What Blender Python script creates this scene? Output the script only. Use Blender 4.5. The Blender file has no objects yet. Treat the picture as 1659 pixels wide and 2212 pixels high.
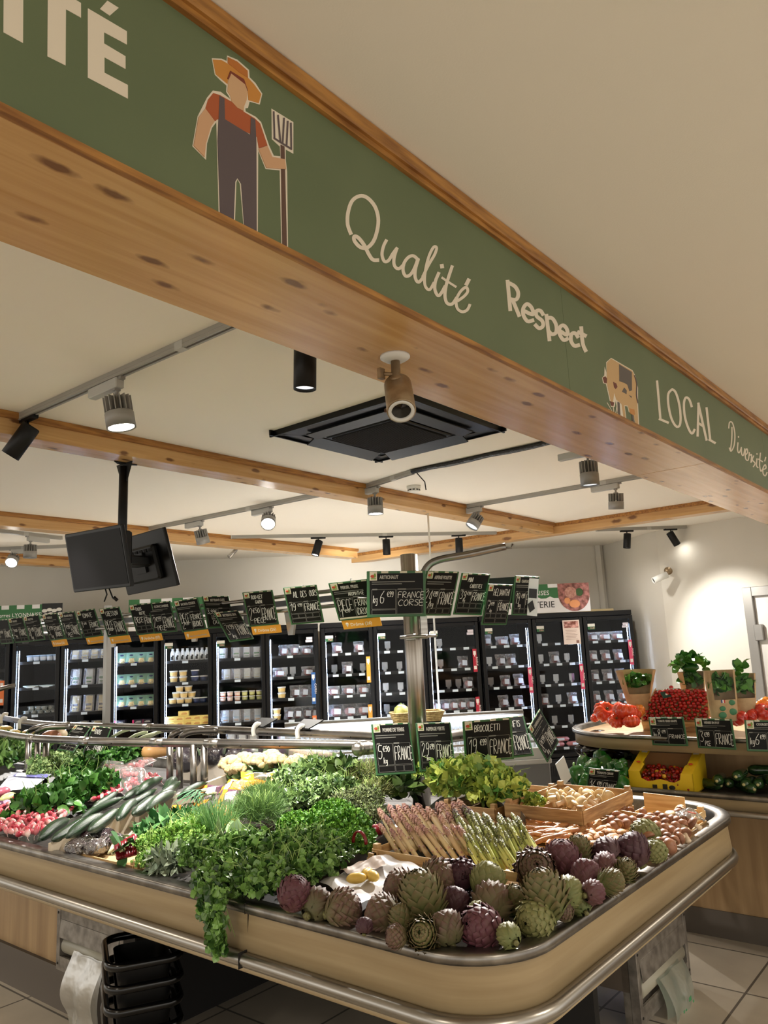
import bpy, math, random
import numpy as np
from mathutils import Vector, Matrix, Euler
PI = math.pi
SC = bpy.context.scene
COL = SC.collection
rnd = random.Random(7)
nr = np.random.RandomState(5)

# ---------------------------------------------------------------- camera, world, exposure
EYE = 1.65
RW = np.array([[0.635, 0.106, 0.765], [-0.771, 0.147, 0.619], [-0.047, -0.983, 0.175]])  # columns: right, down, forward
_u, _s, _v = np.linalg.svd(RW); RW = _u @ _v
FPX = 1661.0
cam = bpy.data.cameras.new('camera'); camo = bpy.data.objects.new('camera', cam); COL.objects.link(camo)
cam.sensor_fit = 'VERTICAL'; cam.sensor_height = 36.0; cam.lens = FPX / 2212 * 36.0
cam.clip_start = 0.05; cam.clip_end = 60
camo.matrix_world = Matrix(((RW[0, 0], -RW[0, 1], -RW[0, 2], 0), (RW[1, 0], -RW[1, 1], -RW[1, 2], 0),
                            (RW[2, 0], -RW[2, 1], -RW[2, 2], EYE), (0, 0, 0, 1)))
SC.camera = camo
SC.view_settings.view_transform = 'Standard'; SC.view_settings.look = 'None'
SC.view_settings.gamma = 1.0; SC.view_settings.use_curve_mapping = False
SC.view_settings.exposure = 1.55
w = bpy.data.worlds.new('shop_ambient'); SC.world = w; w.use_nodes = True
w.node_tree.nodes['Background'].inputs[0].default_value = (1.0, 0.945, 0.85, 1)
w.node_tree.nodes['Background'].inputs[1].default_value = 0.52

def spot(name, loc, target, power, size, color=(1, .9, .78), blend=.8, r=.035):
    l = bpy.data.lights.new(name, 'SPOT'); l.energy = power; l.spot_size = math.radians(size); l.spot_blend = blend
    l.shadow_soft_size = r; l.color = color
    o = bpy.data.objects.new(name, l); COL.objects.link(o); o.location = loc
    o.rotation_euler = (Vector(target) - Vector(loc)).to_track_quat('-Z', 'Y').to_euler()
    return o
NEU = (1, .95, .88)
# lamps of the tracks over the stand, the aisle and the far counter (unseen aisle lamps are added for brightness)
for i, (L, T, P, S) in enumerate([
    ((1.95, 3.05, 2.68), (2.6, 2.9, .9), 66, 75), ((1.9, 3.9, 2.6), (2.3, 4.4, .9), 36, 70),
    ((4.5, 3.9, 2.62), (3.0, 3.2, .95), 52, 70), ((4.5, 4.95, 2.66), (2.6, 4.4, .95), 62, 75),
    ((4.38, 2.25, 2.62), (2.7, 1.9, .95), 165, 62), ((5.85, 2.4, 2.6), (4.6, 1.3, 1.0), 90, 70),
    ((5.3, 5.2, 2.62), (5.6, 4.6, .9), 130, 80), ((4.9, 6.2, 2.62), (5.0, 6.0, .9), 80, 90),
    ((3.9, 8.4, 2.55), (3.2, 7.2, .9), 90, 90), ((6.4, 5.45, 2.6), (7.5, 6.6, 1.9), 22, 110),
    ((1.9, 1.9, 2.7), (2.5, 2.9, .9), 34, 60),
    ((7.95, 2.95, 2.6), (9.05, 2.42, 1.5), 34, 66), ((8.2, 3.4, 2.6), (9.3, 3.6, 1.6), 6, 90),
    ((7.2, 4.9, 2.62), (6.4, 4.2, .5), 110, 95), ((5.2, 5.6, 2.62), (4.7, 5.2, 0), 120, 110)]):
    spot('track_light_beam', L, T, P * 1.75, S, NEU)
for L, P in (((.4, -1.6, 2.8), 60), ((-1.5, 1.8, 2.8), 50), ((3.2, -1.4, 2.8), 60), ((6.2, -.3, 2.8), 60), ((.2, 5.5, 2.8), 60)):  # unseen lamps over the aisle, added to brighten the room
    spot('aisle_light_beam', L, (L[0], L[1], 0), P, 150, (1, .89, .74), .9, .12)

# ---------------------------------------------------------------- helpers
def s2l(c):
    return tuple(((x / 255) / 12.92 if x / 255 <= .04045 else ((x / 255 + .055) / 1.055) ** 2.4) for x in c[:3]) + (1,)

def at(u, v, z):
    """world XY of the point of height z seen at a picture position"""
    r = RW @ np.array([(u - 829.5) / FPX, (v - 1106.) / FPX, 1.]); k = (z - EYE) / r[2]
    return Vector((r[0] * k, r[1] * k, z))
def aty(u, v, y):
    r = RW @ np.array([(u - 829.5) / FPX, (v - 1106.) / FPX, 1.]); k = y / r[1]
    return Vector((r[0] * k, y, EYE + r[2] * k))

def atx(u, v, x):
    r = RW @ np.array([(u - 829.5) / FPX, (v - 1106.) / FPX, 1.]); k = x / r[0]
    return Vector((x, r[1] * k, EYE + r[2] * k))
MATS = {}
def M(name, c, rough=.5, metal=0., c2=None, ns=8., nd=3., stretch=None, attr=None, bump=0., bs=60., alpha=1., emis=0., spec=.5, coat=0., trans=0., lo=.35, hi=.65, coords='Object', sss=0.):
    if name in MATS: return MATS[name]
    m = bpy.data.materials.new(name); m.use_nodes = True; nt = m.node_tree; N = nt.nodes; L = nt.links
    b = N['Principled BSDF']; c = s2l(c)
    b.inputs['Base Color'].default_value = c; b.inputs['Roughness'].default_value = rough; b.inputs['Metallic'].default_value = metal
    b.inputs['Specular IOR Level'].default_value = spec; b.inputs['Alpha'].default_value = alpha
    b.inputs['Coat Weight'].default_value = coat; b.inputs['Transmission Weight'].default_value = trans
    if sss: b.inputs['Subsurface Weight'].default_value = sss; b.inputs['Subsurface Radius'].default_value = (.02, .01, .005)
    if emis: b.inputs['Emission Color'].default_value = c; b.inputs['Emission Strength'].default_value = emis
    tc = N.new('ShaderNodeTexCoord'); mp = N.new('ShaderNodeMapping'); L.new(tc.outputs[coords], mp.inputs[0])
    if stretch: mp.inputs['Scale'].default_value = stretch
    if c2 is not None:
        mx = N.new('ShaderNodeMix'); mx.data_type = 'RGBA'; mx.inputs[6].default_value = c; mx.inputs[7].default_value = s2l(c2)
        if attr:
            a = N.new('ShaderNodeAttribute'); a.attribute_name = attr; L.new(a.outputs['Fac'], mx.inputs[0])
        else:
            t = N.new('ShaderNodeTexNoise'); t.inputs['Scale'].default_value = ns; t.inputs['Detail'].default_value = nd
            L.new(mp.outputs[0], t.inputs[0]); r = N.new('ShaderNodeMapRange'); r.inputs[1].default_value = lo; r.inputs[2].default_value = hi
            L.new(t.outputs[0], r.inputs[0]); L.new(r.outputs[0], mx.inputs[0])
        L.new(mx.outputs[2], b.inputs['Base Color'])
        if emis: L.new(mx.outputs[2], b.inputs['Emission Color'])
    if bump:
        t = N.new('ShaderNodeTexNoise'); t.inputs['Scale'].default_value = bs; t.inputs['Detail'].default_value = 3
        L.new(mp.outputs[0], t.inputs[0]); bp = N.new('ShaderNodeBump'); bp.inputs['Strength'].default_value = bump; bp.inputs['Distance'].default_value = .01
        L.new(t.outputs[0], bp.inputs['Height']); L.new(bp.outputs[0], b.inputs['Normal'])
    MATS[name] = m; return m

def film(name, tint=(235, 240, 245), op=.12, gl=.28, rough=.08, bump=.6, bs=25.):
    """thin clear plastic: mostly see-through, glossy highlights, a little haze"""
    if name in MATS: return MATS[name]
    m = bpy.data.materials.new(name); m.use_nodes = True; nt = m.node_tree; N = nt.nodes; L = nt.links
    N.remove(N['Principled BSDF']); out = N['Material Output']
    tr = N.new('ShaderNodeBsdfTransparent'); g = N.new('ShaderNodeBsdfGlossy'); d = N.new('ShaderNodeBsdfDiffuse')
    g.inputs['Roughness'].default_value = rough; d.inputs[0].default_value = s2l(tint)
    m1 = N.new('ShaderNodeMixShader'); m2 = N.new('ShaderNodeMixShader'); fr = N.new('ShaderNodeLayerWeight'); fr.inputs[0].default_value = .3
    ad = N.new('ShaderNodeMath'); ad.operation = 'MULTIPLY_ADD'; ad.inputs[1].default_value = .6 if gl > .15 else .25; ad.inputs[2].default_value = gl * .3 if gl > .15 else 0.
    L.new(fr.outputs['Fresnel'], ad.inputs[0])
    m1.inputs[0].default_value = op; L.new(tr.outputs[0], m1.inputs[1]); L.new(d.outputs[0], m1.inputs[2])
    L.new(ad.outputs[0], m2.inputs[0]); L.new(m1.outputs[0], m2.inputs[1]); L.new(g.outputs[0], m2.inputs[2]); L.new(m2.outputs[0], out.inputs[0])
    if bump:
        tc = N.new('ShaderNodeTexCoord'); t = N.new('ShaderNodeTexNoise'); t.inputs['Scale'].default_value = bs; L.new(tc.outputs['Object'], t.inputs[0])
        bp = N.new('ShaderNodeBump'); bp.inputs['Strength'].default_value = bump; bp.inputs['Distance'].default_value = .02
        L.new(t.outputs[0], bp.inputs['Height']); L.new(bp.outputs[0], g.inputs['Normal'])
    MATS[name] = m; return m

def wood(name, base, dark, knot, axis='X', gs=1., knots=True, rough=.35, ks=1.):
    """pine with long grain and scattered knots"""
    if name in MATS: return MATS[name]
    m = bpy.data.materials.new(name); m.use_nodes = True; nt = m.node_tree; N = nt.nodes; L = nt.links; b = N['Principled BSDF']
    b.inputs['Roughness'].default_value = rough
    tc = N.new('ShaderNodeTexCoord'); mp = N.new('ShaderNodeMapping'); L.new(tc.outputs['Object'], mp.inputs[0])
    mp.inputs['Scale'].default_value = {'X': (1.2 * gs, 26 * gs, 26 * gs), 'Y': (26 * gs, 1.2 * gs, 26 * gs), 'Z': (26 * gs, 26 * gs, 1.2 * gs)}[axis]
    t = N.new('ShaderNodeTexNoise'); t.inputs['Scale'].default_value = 1.; t.inputs['Detail'].default_value = 5; t.inputs['Distortion'].default_value = .6
    L.new(mp.outputs[0], t.inputs[0])
    r = N.new('ShaderNodeMapRange'); r.inputs[1].default_value = .3; r.inputs[2].default_value = .72; L.new(t.outputs[0], r.inputs[0])
    mx = N.new('ShaderNodeMix'); mx.data_type = 'RGBA'; mx.inputs[6].default_value = s2l(base); mx.inputs[7].default_value = s2l(dark); L.new(r.outputs[0], mx.inputs[0])
    last = mx.outputs[2]
    if knots:
        mk = N.new('ShaderNodeMapping'); L.new(tc.outputs['Object'], mk.inputs[0])
        mk.inputs['Scale'].default_value = {'X': (3.2 * ks, 9 * ks, 9 * ks), 'Y': (9 * ks, 3.2 * ks, 9 * ks), 'Z': (9 * ks, 9 * ks, 3.2 * ks)}[axis]
        v = N.new('ShaderNodeTexVoronoi'); v.inputs['Scale'].default_value = 1.; L.new(mk.outputs[0], v.inputs[0])
        n2 = N.new('ShaderNodeTexNoise'); n2.inputs['Scale'].default_value = 30; L.new(tc.outputs['Object'], n2.inputs[0])
        sm = N.new('ShaderNodeMath'); sm.operation = 'MULTIPLY_ADD'; sm.inputs[1].default_value = .16; L.new(n2.outputs[0], sm.inputs[0]); L.new(v.outputs['Distance'], sm.inputs[2])
        r2 = N.new('ShaderNodeMapRange'); r2.inputs[1].default_value = .2; r2.inputs[2].default_value = .3; r2.inputs[3].default_value = .85; r2.inputs[4].default_value = 0
        L.new(sm.outputs[0], r2.inputs[0])
        mk2 = N.new('ShaderNodeMix'); mk2.data_type = 'RGBA'; mk2.inputs[7].default_value = s2l(knot); L.new(last, mk2.inputs[6]); L.new(r2.outputs[0], mk2.inputs[0]); last = mk2.outputs[2]
    L.new(last, b.inputs['Base Color']); MATS[name] = m; return m

class MB:
    """collects shapes, builds ONE mesh object"""
    def __init__(s): s.v = []; s.f = []; s.mi = []; s.sm = []; s.at = []; s.T = Matrix.Identity(4); s.cur = 0; s.val = 0.
    def add(s, vs, fs, smooth=False, vals=None):
        o = len(s.v); T = s.T
        s.v += [tuple(T @ Vector(p)) for p in vs]; s.f += [tuple(i + o for i in f) for f in fs]
        s.mi += [s.cur] * len(fs); s.sm += [smooth] * len(fs); s.at += (list(vals) if vals is not None else [s.val] * len(vs)); return s
    def box(s, c, d, rz=0, b=0):
        hx, hy, hz = d[0] / 2, d[1] / 2, d[2] / 2; cs, sn = math.cos(rz), math.sin(rz)
        P = lambda x, y, z: (c[0] + x * cs - y * sn, c[1] + x * sn + y * cs, c[2] + z)
        if b <= 0:
            vs = [P(x, y, z) for z in (-hz, hz) for x, y in ((-hx, -hy), (hx, -hy), (hx, hy), (-hx, hy))]
            return s.add(vs, [(3, 2, 1, 0), (4, 5, 6, 7), (0, 1, 5, 4), (1, 2, 6, 5), (2, 3, 7, 6), (3, 0, 4, 7)])
        b = min(b, hx * .99, hy * .99, hz * .99); vs = []
        for z, k in ((-hz, b), (-hz + b, 0), (hz - b, 0), (hz, b)):
            x, y = hx - k, hy - k; q = b if k == 0 else b * .6
            vs += [P(*p, z) for p in ((-x + q, -y), (x - q, -y), (x, -y + q), (x, y - q), (x - q, y), (-x + q, y), (-x, y - q), (-x, -y + q))]
        fs = [tuple(range(7, -1, -1)), tuple(range(24, 32))]
        for r in range(3):
            for i in range(8): j = (i + 1) % 8; fs.append((r * 8 + i, r * 8 + j, r * 8 + 8 + j, r * 8 + 8 + i))
        return s.add(vs, fs)
    def bb(s, x0, x1, y0, y1, z0, z1, b=0): return s.box(((x0 + x1) / 2, (y0 + y1) / 2, (z0 + z1) / 2), (abs(x1 - x0), abs(y1 - y0), abs(z1 - z0)), 0, b)
    def prism(s, pts, z0, z1):
        n = len(pts); vs = [(p[0], p[1], z0) for p in pts] + [(p[0], p[1], z1) for p in pts]
        return s.add(vs, [tuple(range(n - 1, -1, -1)), tuple(range(n, 2 * n))] + [(i, (i + 1) % n, n + (i + 1) % n, n + i) for i in range(n)])
    def tube(s, path, r, seg=10, closed=False, caps=True, flat=1., vals=None):
        path = [Vector(p) for p in path]; n = len(path); vs = []; fs = []; vv = []
        rr = r if isinstance(r, (list, tuple)) else [r] * n; up = None
        for i, p in enumerate(path):
            a = path[i - 1] if (i > 0 or closed) else p; b = path[(i + 1) % n] if (i < n - 1 or closed) else p
            t = (b - a).normalized()
            if up is None:
                up = Vector((0, 0, 1)) if abs(t.z) < .9 else Vector((1, 0, 0))
            x = up.cross(t).normalized(); y = t.cross(x).normalized(); up = y
            for k in range(seg):
                a2 = 2 * PI * k / seg; vs.append(tuple(p + x * math.cos(a2) * rr[i] + y * math.sin(a2) * rr[i] * flat)); vv.append(vals[i] if vals else s.val)
        for i in range(n if closed else n - 1):
            for k in range(seg):
                j = (i + 1) % n; fs.append((i * seg + k, i * seg + (k + 1) % seg, j * seg + (k + 1) % seg, j * seg + k))
        if caps and not closed: fs += [tuple(range(seg - 1, -1, -1)), tuple(range((n - 1) * seg, n * seg))]
        return s.add(vs, fs, True, vv)
    def lathe(s, prof, seg=16, c=(0, 0, 0), caps=True, lobes=0, la=0., vals=None):
        vs = []; fs = []; n = len(prof); vv = []
        for i, (r, z) in enumerate(prof):
            for k in range(seg):
                a = 2 * PI * k / seg; q = r * (1 + la * math.cos(lobes * a)) if lobes else r
                vs.append((c[0] + q * math.cos(a), c[1] + q * math.sin(a), c[2] + z)); vv.append(vals[i] if vals else s.val)
        for i in range(n - 1):
            for k in range(seg): fs.append((i * seg + k, i * seg + (k + 1) % seg, (i + 1) * seg + (k + 1) % seg, (i + 1) * seg + k))
        if caps: fs += [tuple(range(seg - 1, -1, -1)), tuple(range((n - 1) * seg, n * seg))]
        return s.add(vs, fs, True, vv)
    def ball(s, c, r, seg=12, rings=8, jit=0., rg=None):
        vs = [(c[0], c[1], c[2] - r[2])]; rg = rg or rnd
        for i in range(1, rings):
            t = PI * i / rings
            for k in range(seg):
                a = 2 * PI * k / seg; q = 1 + (rg.uniform(-jit, jit) if jit else 0)
                vs.append((c[0] + q * r[0] * math.sin(t) * math.cos(a), c[1] + q * r[1] * math.sin(t) * math.sin(a), c[2] - q * r[2] * math.cos(t)))
        vs.append((c[0], c[1], c[2] + r[2])); fs = []
        for k in range(seg): fs.append((0, 1 + (k + 1) % seg, 1 + k)); fs.append((len(vs) - 1, 1 + (rings - 2) * seg + k, 1 + (rings - 2) * seg + (k + 1) % seg))
        for i in range(rings - 2):
            for k in range(seg): fs.append((1 + i * seg + k, 1 + i * seg + (k + 1) % seg, 1 + (i + 1) * seg + (k + 1) % seg, 1 + (i + 1) * seg + k))
        return s.add(vs, fs, True)
    def sheet(s, fn, nu, nv, smooth=True, closed_u=False):
        vs = [tuple(fn(i / (nu - 1), j / (nv - 1))) for j in range(nv) for i in range(nu)]
        return s.add(vs, [(j * nu + i, j * nu + i + 1, (j + 1) * nu + i + 1, (j + 1) * nu + i) for j in range(nv - 1) for i in range(nu - 1)], smooth)
    def mesh(s, name):
        me = bpy.data.meshes.new(name); me.from_pydata(s.v, [], s.f)
        me.polygons.foreach_set('material_index', s.mi); me.polygons.foreach_set('use_smooth', s.sm)
        if any(s.at):
            a = me.attributes.new('var', 'FLOAT', 'POINT'); a.data.foreach_set('value', s.at)
        me.update(); return me
    def build(s, name, mats, parent=None, loc=None, rot=None):
        me = s.mesh(name)
        for m in (mats if isinstance(mats, (list, tuple)) else [mats]): me.materials.append(m)
        return link(name, me, parent, loc, rot)

def link(name, me, parent=None, loc=None, rot=None):
    o = bpy.data.objects.new(name, me); COL.objects.link(o)
    if parent is not None: o.parent = parent
    if loc is not None: o.location = loc
    if rot is not None: o.rotation_euler = rot
    return o
def tag(o, label=None, cat=None, group=None, kind=None):
    if label: o['label'] = label
    if cat: o['category'] = cat
    if group: o['group'] = group
    if kind: o['kind'] = kind
    return o
def empty(name, loc=(0, 0, 0), rot=(0, 0, 0)):
    o = bpy.data.objects.new(name, None); COL.objects.link(o); o.location = loc; o.rotation_euler = rot; o.empty_display_size = .05; return o
def thing(name, label, cat, group=None, loc=(0, 0, 0), rot=(0, 0, 0)): return tag(empty(name, loc, rot), label, cat, group)
KIDS = {}
def copy_tree(o, parent=None):
    c = o.copy(); COL.objects.link(c); c.parent = parent
    for ch in [x for x in KIDS.setdefault(o.name, list(o.children))]: copy_tree(ch, c)
    return c
class Kind:
    """first placement uses the built thing itself, later ones copy it"""
    def __init__(s, root): s.r = root; s.used = False
    def put(s, loc, rot=(0, 0, 0), sc=1., label=None, group=None):
        o = copy_tree(s.r) if s.used else s.r; s.used = True
        o.location = loc; o.rotation_euler = rot; o.scale = (sc, sc, sc) if not isinstance(sc, tuple) else sc
        if label: o['label'] = label
        if group: o['group'] = group
        return o
ORD = ['first', 'second', 'third', 'fourth', 'fifth', 'sixth', 'seventh', 'eighth', 'ninth', 'tenth', 'eleventh', 'twelfth']
def nth(i, n, a='left', b='right'):
    """wording for place i (from a) among n"""
    if n == 1: return 'only'
    if i == 0: return a + 'most'
    if i == n - 1: return b + 'most'
    if i < n - 1 - i or i < 2: return ORD[i] + ' from the ' + a
    return ORD[n - 1 - i] + ' from the ' + b
def text(s, size, mat, parent, Mx, name='lettering', align='LEFT', ext=.0004, bold=0., sx=1.):
    cu = bpy.data.curves.new(name, 'FONT'); cu.body = s; cu.size = size; cu.align_x = align; cu.extrude = ext; cu.offset = bold; cu.resolution_u = 2
    o = bpy.data.objects.new(name, cu); COL.objects.link(o); bpy.context.view_layer.update()
    me = bpy.data.meshes.new_from_object(o.evaluated_get(bpy.context.evaluated_depsgraph_get())); bpy.data.objects.remove(o); bpy.data.curves.remove(cu)
    me.transform(Mx @ Matrix.Diagonal((sx, 1, 1, 1))); me.materials.clear(); me.materials.append(mat); return link(name, me, parent)
def smooth(pts, n=4):
    if len(pts) < 3: return pts
    P = [pts[0]] + list(pts) + [pts[-1]]; out = []
    for i in range(1, len(P) - 2):
        p0, p1, p2, p3 = [np.array(q, float) for q in P[i - 1:i + 3]]
        for k in range(n):
            t = k / n; out.append(tuple(.5 * ((2 * p1) + (-p0 + p2) * t + (2 * p0 - 5 * p1 + 4 * p2 - p3) * t * t + (-p0 + 3 * p1 - 3 * p2 + p3) * t ** 3)))
    out.append(tuple(pts[-1])); return out
def ribbon(pts, w):
    """2-D outline quads of a brush stroke: list of (left, right) pairs"""
    out = []; n = len(pts)
    for i in range(n):
        a = np.array(pts[max(i - 1, 0)], float); b = np.array(pts[min(i + 1, n - 1)], float); t = b - a; t /= (np.linalg.norm(t) + 1e-9); q = np.array([-t[1], t[0]]) * w / 2
        p = np.array(pts[i], float)
        if i == 0: p = p - t * w * .3
        if i == n - 1: p = p + t * w * .3
        out.append((p + q, p - q))
    return out
# ---------------------------------------------------------------- materials of the place
m_ceil = M('ceiling_paint', (238, 233, 222), .9, bump=.05, bs=200)
m_wall = M('wall_paint', (214, 210, 200), .85, bump=.06, bs=150, c2=(208, 204, 194), ns=1.2)
PINE = ((208, 168, 114), (182, 138, 84), (96, 54, 30))
m_pineX = wood('pine_beam', *PINE, 'X', 1.2, rough=.26, ks=1.6); m_pineY = wood('pine_cross_beam', *PINE, 'Y', 1., rough=.32)
m_pineD = M('pine_edge_trim', (176, 124, 60), .45, c2=(128, 82, 36), ns=6, stretch=(1, 10, 10))
m_lam = M('pale_oak_laminate', (166, 147, 114), .34, c2=(148, 128, 96), ns=1., nd=5, stretch=(1.2, 1.2, 34), bump=.03, bs=120)
m_lam2 = M('oak_board', (178, 148, 108), .42, c2=(150, 120, 84), ns=1., nd=6, stretch=(14, 14, 1.1))
m_steel = M('brushed_steel', (176, 172, 166), .3, 1., c2=(150, 146, 140), ns=2, stretch=(1, 1, 40))
m_steel2 = M('worn_steel_rim', (150, 146, 140), .34, 1., c2=(112, 108, 104), ns=14, nd=5)
m_post = M('brushed_post_steel', (176, 170, 162), .28, 1., c2=(140, 132, 124), ns=2, stretch=(60, 60, .6))
m_alu = M('grey_aluminium', (150, 148, 144), .4, .8)
m_black = M('black_plastic', (9, 9, 10), .45, spec=.3); m_gloss = M('gloss_black_plastic', (6, 6, 7), .18)
m_white = M('white_plastic', (225, 225, 220), .5); m_grey = M('pale_grey_plastic', (176, 176, 172), .5)
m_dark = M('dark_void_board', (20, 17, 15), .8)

# floor with large tiles
def tile_mat():
    m = bpy.data.materials.new('stone_floor_tile'); m.use_nodes = True; nt = m.node_tree; N = nt.nodes; L = nt.links; b = N['Principled BSDF']
    tc = N.new('ShaderNodeTexCoord'); br = N.new('ShaderNodeTexBrick'); mp = N.new('ShaderNodeMapping'); mp.inputs['Location'].default_value = (-.142, -.273, 0); L.new(tc.outputs['Object'], mp.inputs[0]); L.new(mp.outputs[0], br.inputs[0])
    br.offset = 0; br.squash = 1; br.inputs['Scale'].default_value = 1; br.inputs['Brick Width'].default_value = .486; br.inputs['Row Height'].default_value = .486
    br.inputs['Mortar Size'].default_value = .006; br.inputs['Color1'].default_value = s2l((186, 176, 160)); br.inputs['Color2'].default_value = s2l((178, 168, 152)); br.inputs['Mortar'].default_value = s2l((96, 90, 82))
    n = N.new('ShaderNodeTexNoise'); n.inputs['Scale'].default_value = 3; n.inputs['Detail'].default_value = 6; L.new(tc.outputs['Object'], n.inputs[0])
    mx = N.new('ShaderNodeMix'); mx.data_type = 'RGBA'; mx.blend_type = 'MULTIPLY'; r = N.new('ShaderNodeMapRange'); r.inputs[1].default_value = .3; r.inputs[2].default_value = .7; r.inputs[3].default_value = .82; r.inputs[4].default_value = 1.05
    L.new(n.outputs[0], r.inputs[0]); mx.inputs[0].default_value = 1; L.new(br.outputs[0], mx.inputs[6]); L.new(r.outputs[0], mx.inputs[7])
    L.new(mx.outputs[2], b.inputs['Base Color']); b.inputs['Roughness'].default_value = .35; return m
def struct(o): o['kind'] = 'structure'; return o
struct(MB().bb(-7, 13, -6, 13, -.05, 0).build('floor', tile_mat()))
struct(MB().bb(-7, 13, -6, 13, 2.9, 3.0).build('ceiling', m_ceil))
# back wall runs at 45 degrees behind the fridges; the right wall turns towards the camera
def wallseg(name, a, b, th=.1):
    a, b = Vector(a), Vector(b); d = (b - a).normalized(); n = Vector((-d.y, d.x)) * th
    return struct(MB().prism([tuple(a), tuple(b), tuple(b + n), tuple(a + n)][::-1], 0, 2.9).build(name, m_wall))
wallseg('wall_back', (9.99, 4.28), (1.5, 12.77), -.1)
wallseg('wall_right', (9.99, 4.28), (9.23, 3.26))
wallseg('wall_side', (9.23, 3.26), (8.62, .35))
struct(MB().box((9.93, 4.31, 1.45), (.07, .07, 2.9)).build('trim_1', m_wall))

def beam(name, label, x0, x1, y0, y1, z0, mat, cat='ceiling beam'):
    t = thing(name, label, cat, loc=((x0 + x1) / 2, (y0 + y1) / 2, z0)); hx, hy, h = (x1 - x0) / 2, (y1 - y0) / 2, 2.9 - z0
    MB().bb(-hx, hx, -hy, hy, 0, h, .004).build('beam_board', mat, t)
    s = MB()
    if hx > hy: s.bb(-hx, hx, -hy - .02, -hy, h - .035, h - .001)
    else: s.bb(-hx - .02, -hx, -hy, hy, h - .035, h - .001)
    s.build('edge_moulding', m_pineD, t); return t
beam('ceiling_beam', 'pine ceiling beam crossing behind the air conditioner, carrying the screens', -2, 7.5, 3.74, 3.9, 2.785, m_pineX)
beam('ceiling_beam', 'pine ceiling beam further back, behind the hanging screens', -1, 7.22, 6.3, 6.46, 2.785, m_pineX)
beam('ceiling_beam', 'short pine ceiling beam farthest back at the left edge', 1.5, 5.2, 8.62, 8.78, 2.785, m_pineX)
tb = beam('ceiling_beam', 'pine beam running crosswise over the back of the shop, ending beams against it', 7.56, 7.72, 1.42, 6.9, 2.785, m_pineY)
tb.rotation_euler = (0, 0, 0)

# ---------------------------------------------------------------- header with the green fascia
hd = thing('header_beam', 'huge pine header with green printed fascia across the top of the view', 'header beam', loc=(0, 1.06, 2.455))
HX0, HX1 = -1.2, 8.75
s = MB()
for k, (a, b) in enumerate(((HX0, 3.78), (3.782, HX1))): s.bb(a, b, .0, .35, 0, .03, .003)
s.bb(HX0, HX1, .32, .35, .03, .445)
s.build('soffit_board', m_pineX, hd)
MB().bb(HX0, HX1, -.014, .0, -.001, .013).build('lower_edge_strip', m_pineD, hd)
MB().bb(HX0, HX1, -.03, .0, .405, .444, .004).bb(HX0, HX1, -.018, 0, .39, .405).build('upper_moulding', m_pineD, hd)
m_green = M('green_fascia_print', (98, 110, 78), .5, c2=(92, 105, 74), ns=3, bump=.03, bs=300)
s = MB(); joints = [HX0, -.4, 2.322, 4.98, HX1]
for a, b in zip(joints[:-1], joints[1:]): s.bb(a + .0008, b - .0008, -.006, 0, .013, .39)
fa = s.build('green_fascia', m_green, hd)
m_cream = M('cream_lettering', (222, 210, 190), .6)
def fas(pts, depth):  # picture positions -> local coordinates on the fascia, at a small distance in front of it
    return [(lambda q: (q.x, -depth, q.z - 2.455))(aty(u, v, 1.06 - depth)) for u, v in pts]
def clipz(p): return (p[0], p[1], max(.0135, min(.389, p[2])))
def decal(name, polys, mat, parent, lay=1, strokes=(), tr=(0, 0, 1)):
    ox, oy, sc = tr; d0 = .006; d1 = .006 + .0006 * lay; s = MB(); C = lambda pts: [(ox + x / sc, oy + y / sc) for x, y in pts]
    for p in polys:
        A = [clipz(q) for q in fas(C(p), d1)]; B = [(x, -d0, z) for x, y, z in A]; n = len(A)
        s.add(A + B, [tuple(range(n)), tuple(range(2 * n - 1, n - 1, -1))] + [(i, (i + 1) % n, n + (i + 1) % n, n + i) for i in range(n)])
    for si, (p, w) in enumerate(strokes):
        d1 = .006 + .0006 * lay + .00005 * si
        rb = ribbon(smooth(C(p)) if len(p) > 2 else C(p), w); A = [clipz(q) for q in fas([tuple(l) for l, r in rb], d1)]; B = [clipz(q) for q in fas([tuple(r) for l, r in rb], d1)]; n = len(A)
        A = [(x, y - 4e-6 * i, z) for i, (x, y, z) in enumerate(A)]; B = [(x, y - 4e-6 * i, z) for i, (x, y, z) in enumerate(B)]
        s.add(A + B, [(i, i + 1, n + i + 1, n + i) for i in range(n - 1)])
    return s.build(name, mat, parent)
c4 = (0, 0, 2.37); c5 = (700, 380, 2.765); c6 = (1250, 700, 4.056)
decal('lettering', [[(20, -160), (120, -110), (118, 220), (18, 165)], [(150, -142), (415, 15), (415, 90), (338, 47), (336, 335), (243, 288), (245, -8), (150, -62)],
                    [(450, 42), (650, 160), (650, 228), (533, 165), (533, 222), (643, 288), (643, 353), (535, 293), (535, 372), (655, 435), (655, 505), (450, 397)],
                    [(512, 45), (550, 3), (608, 40), (562, 80)]], m_cream, fa, 1, (), c4)['label'] = 'bold cream capitals ITE with an accent'
W = 7.0
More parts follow.
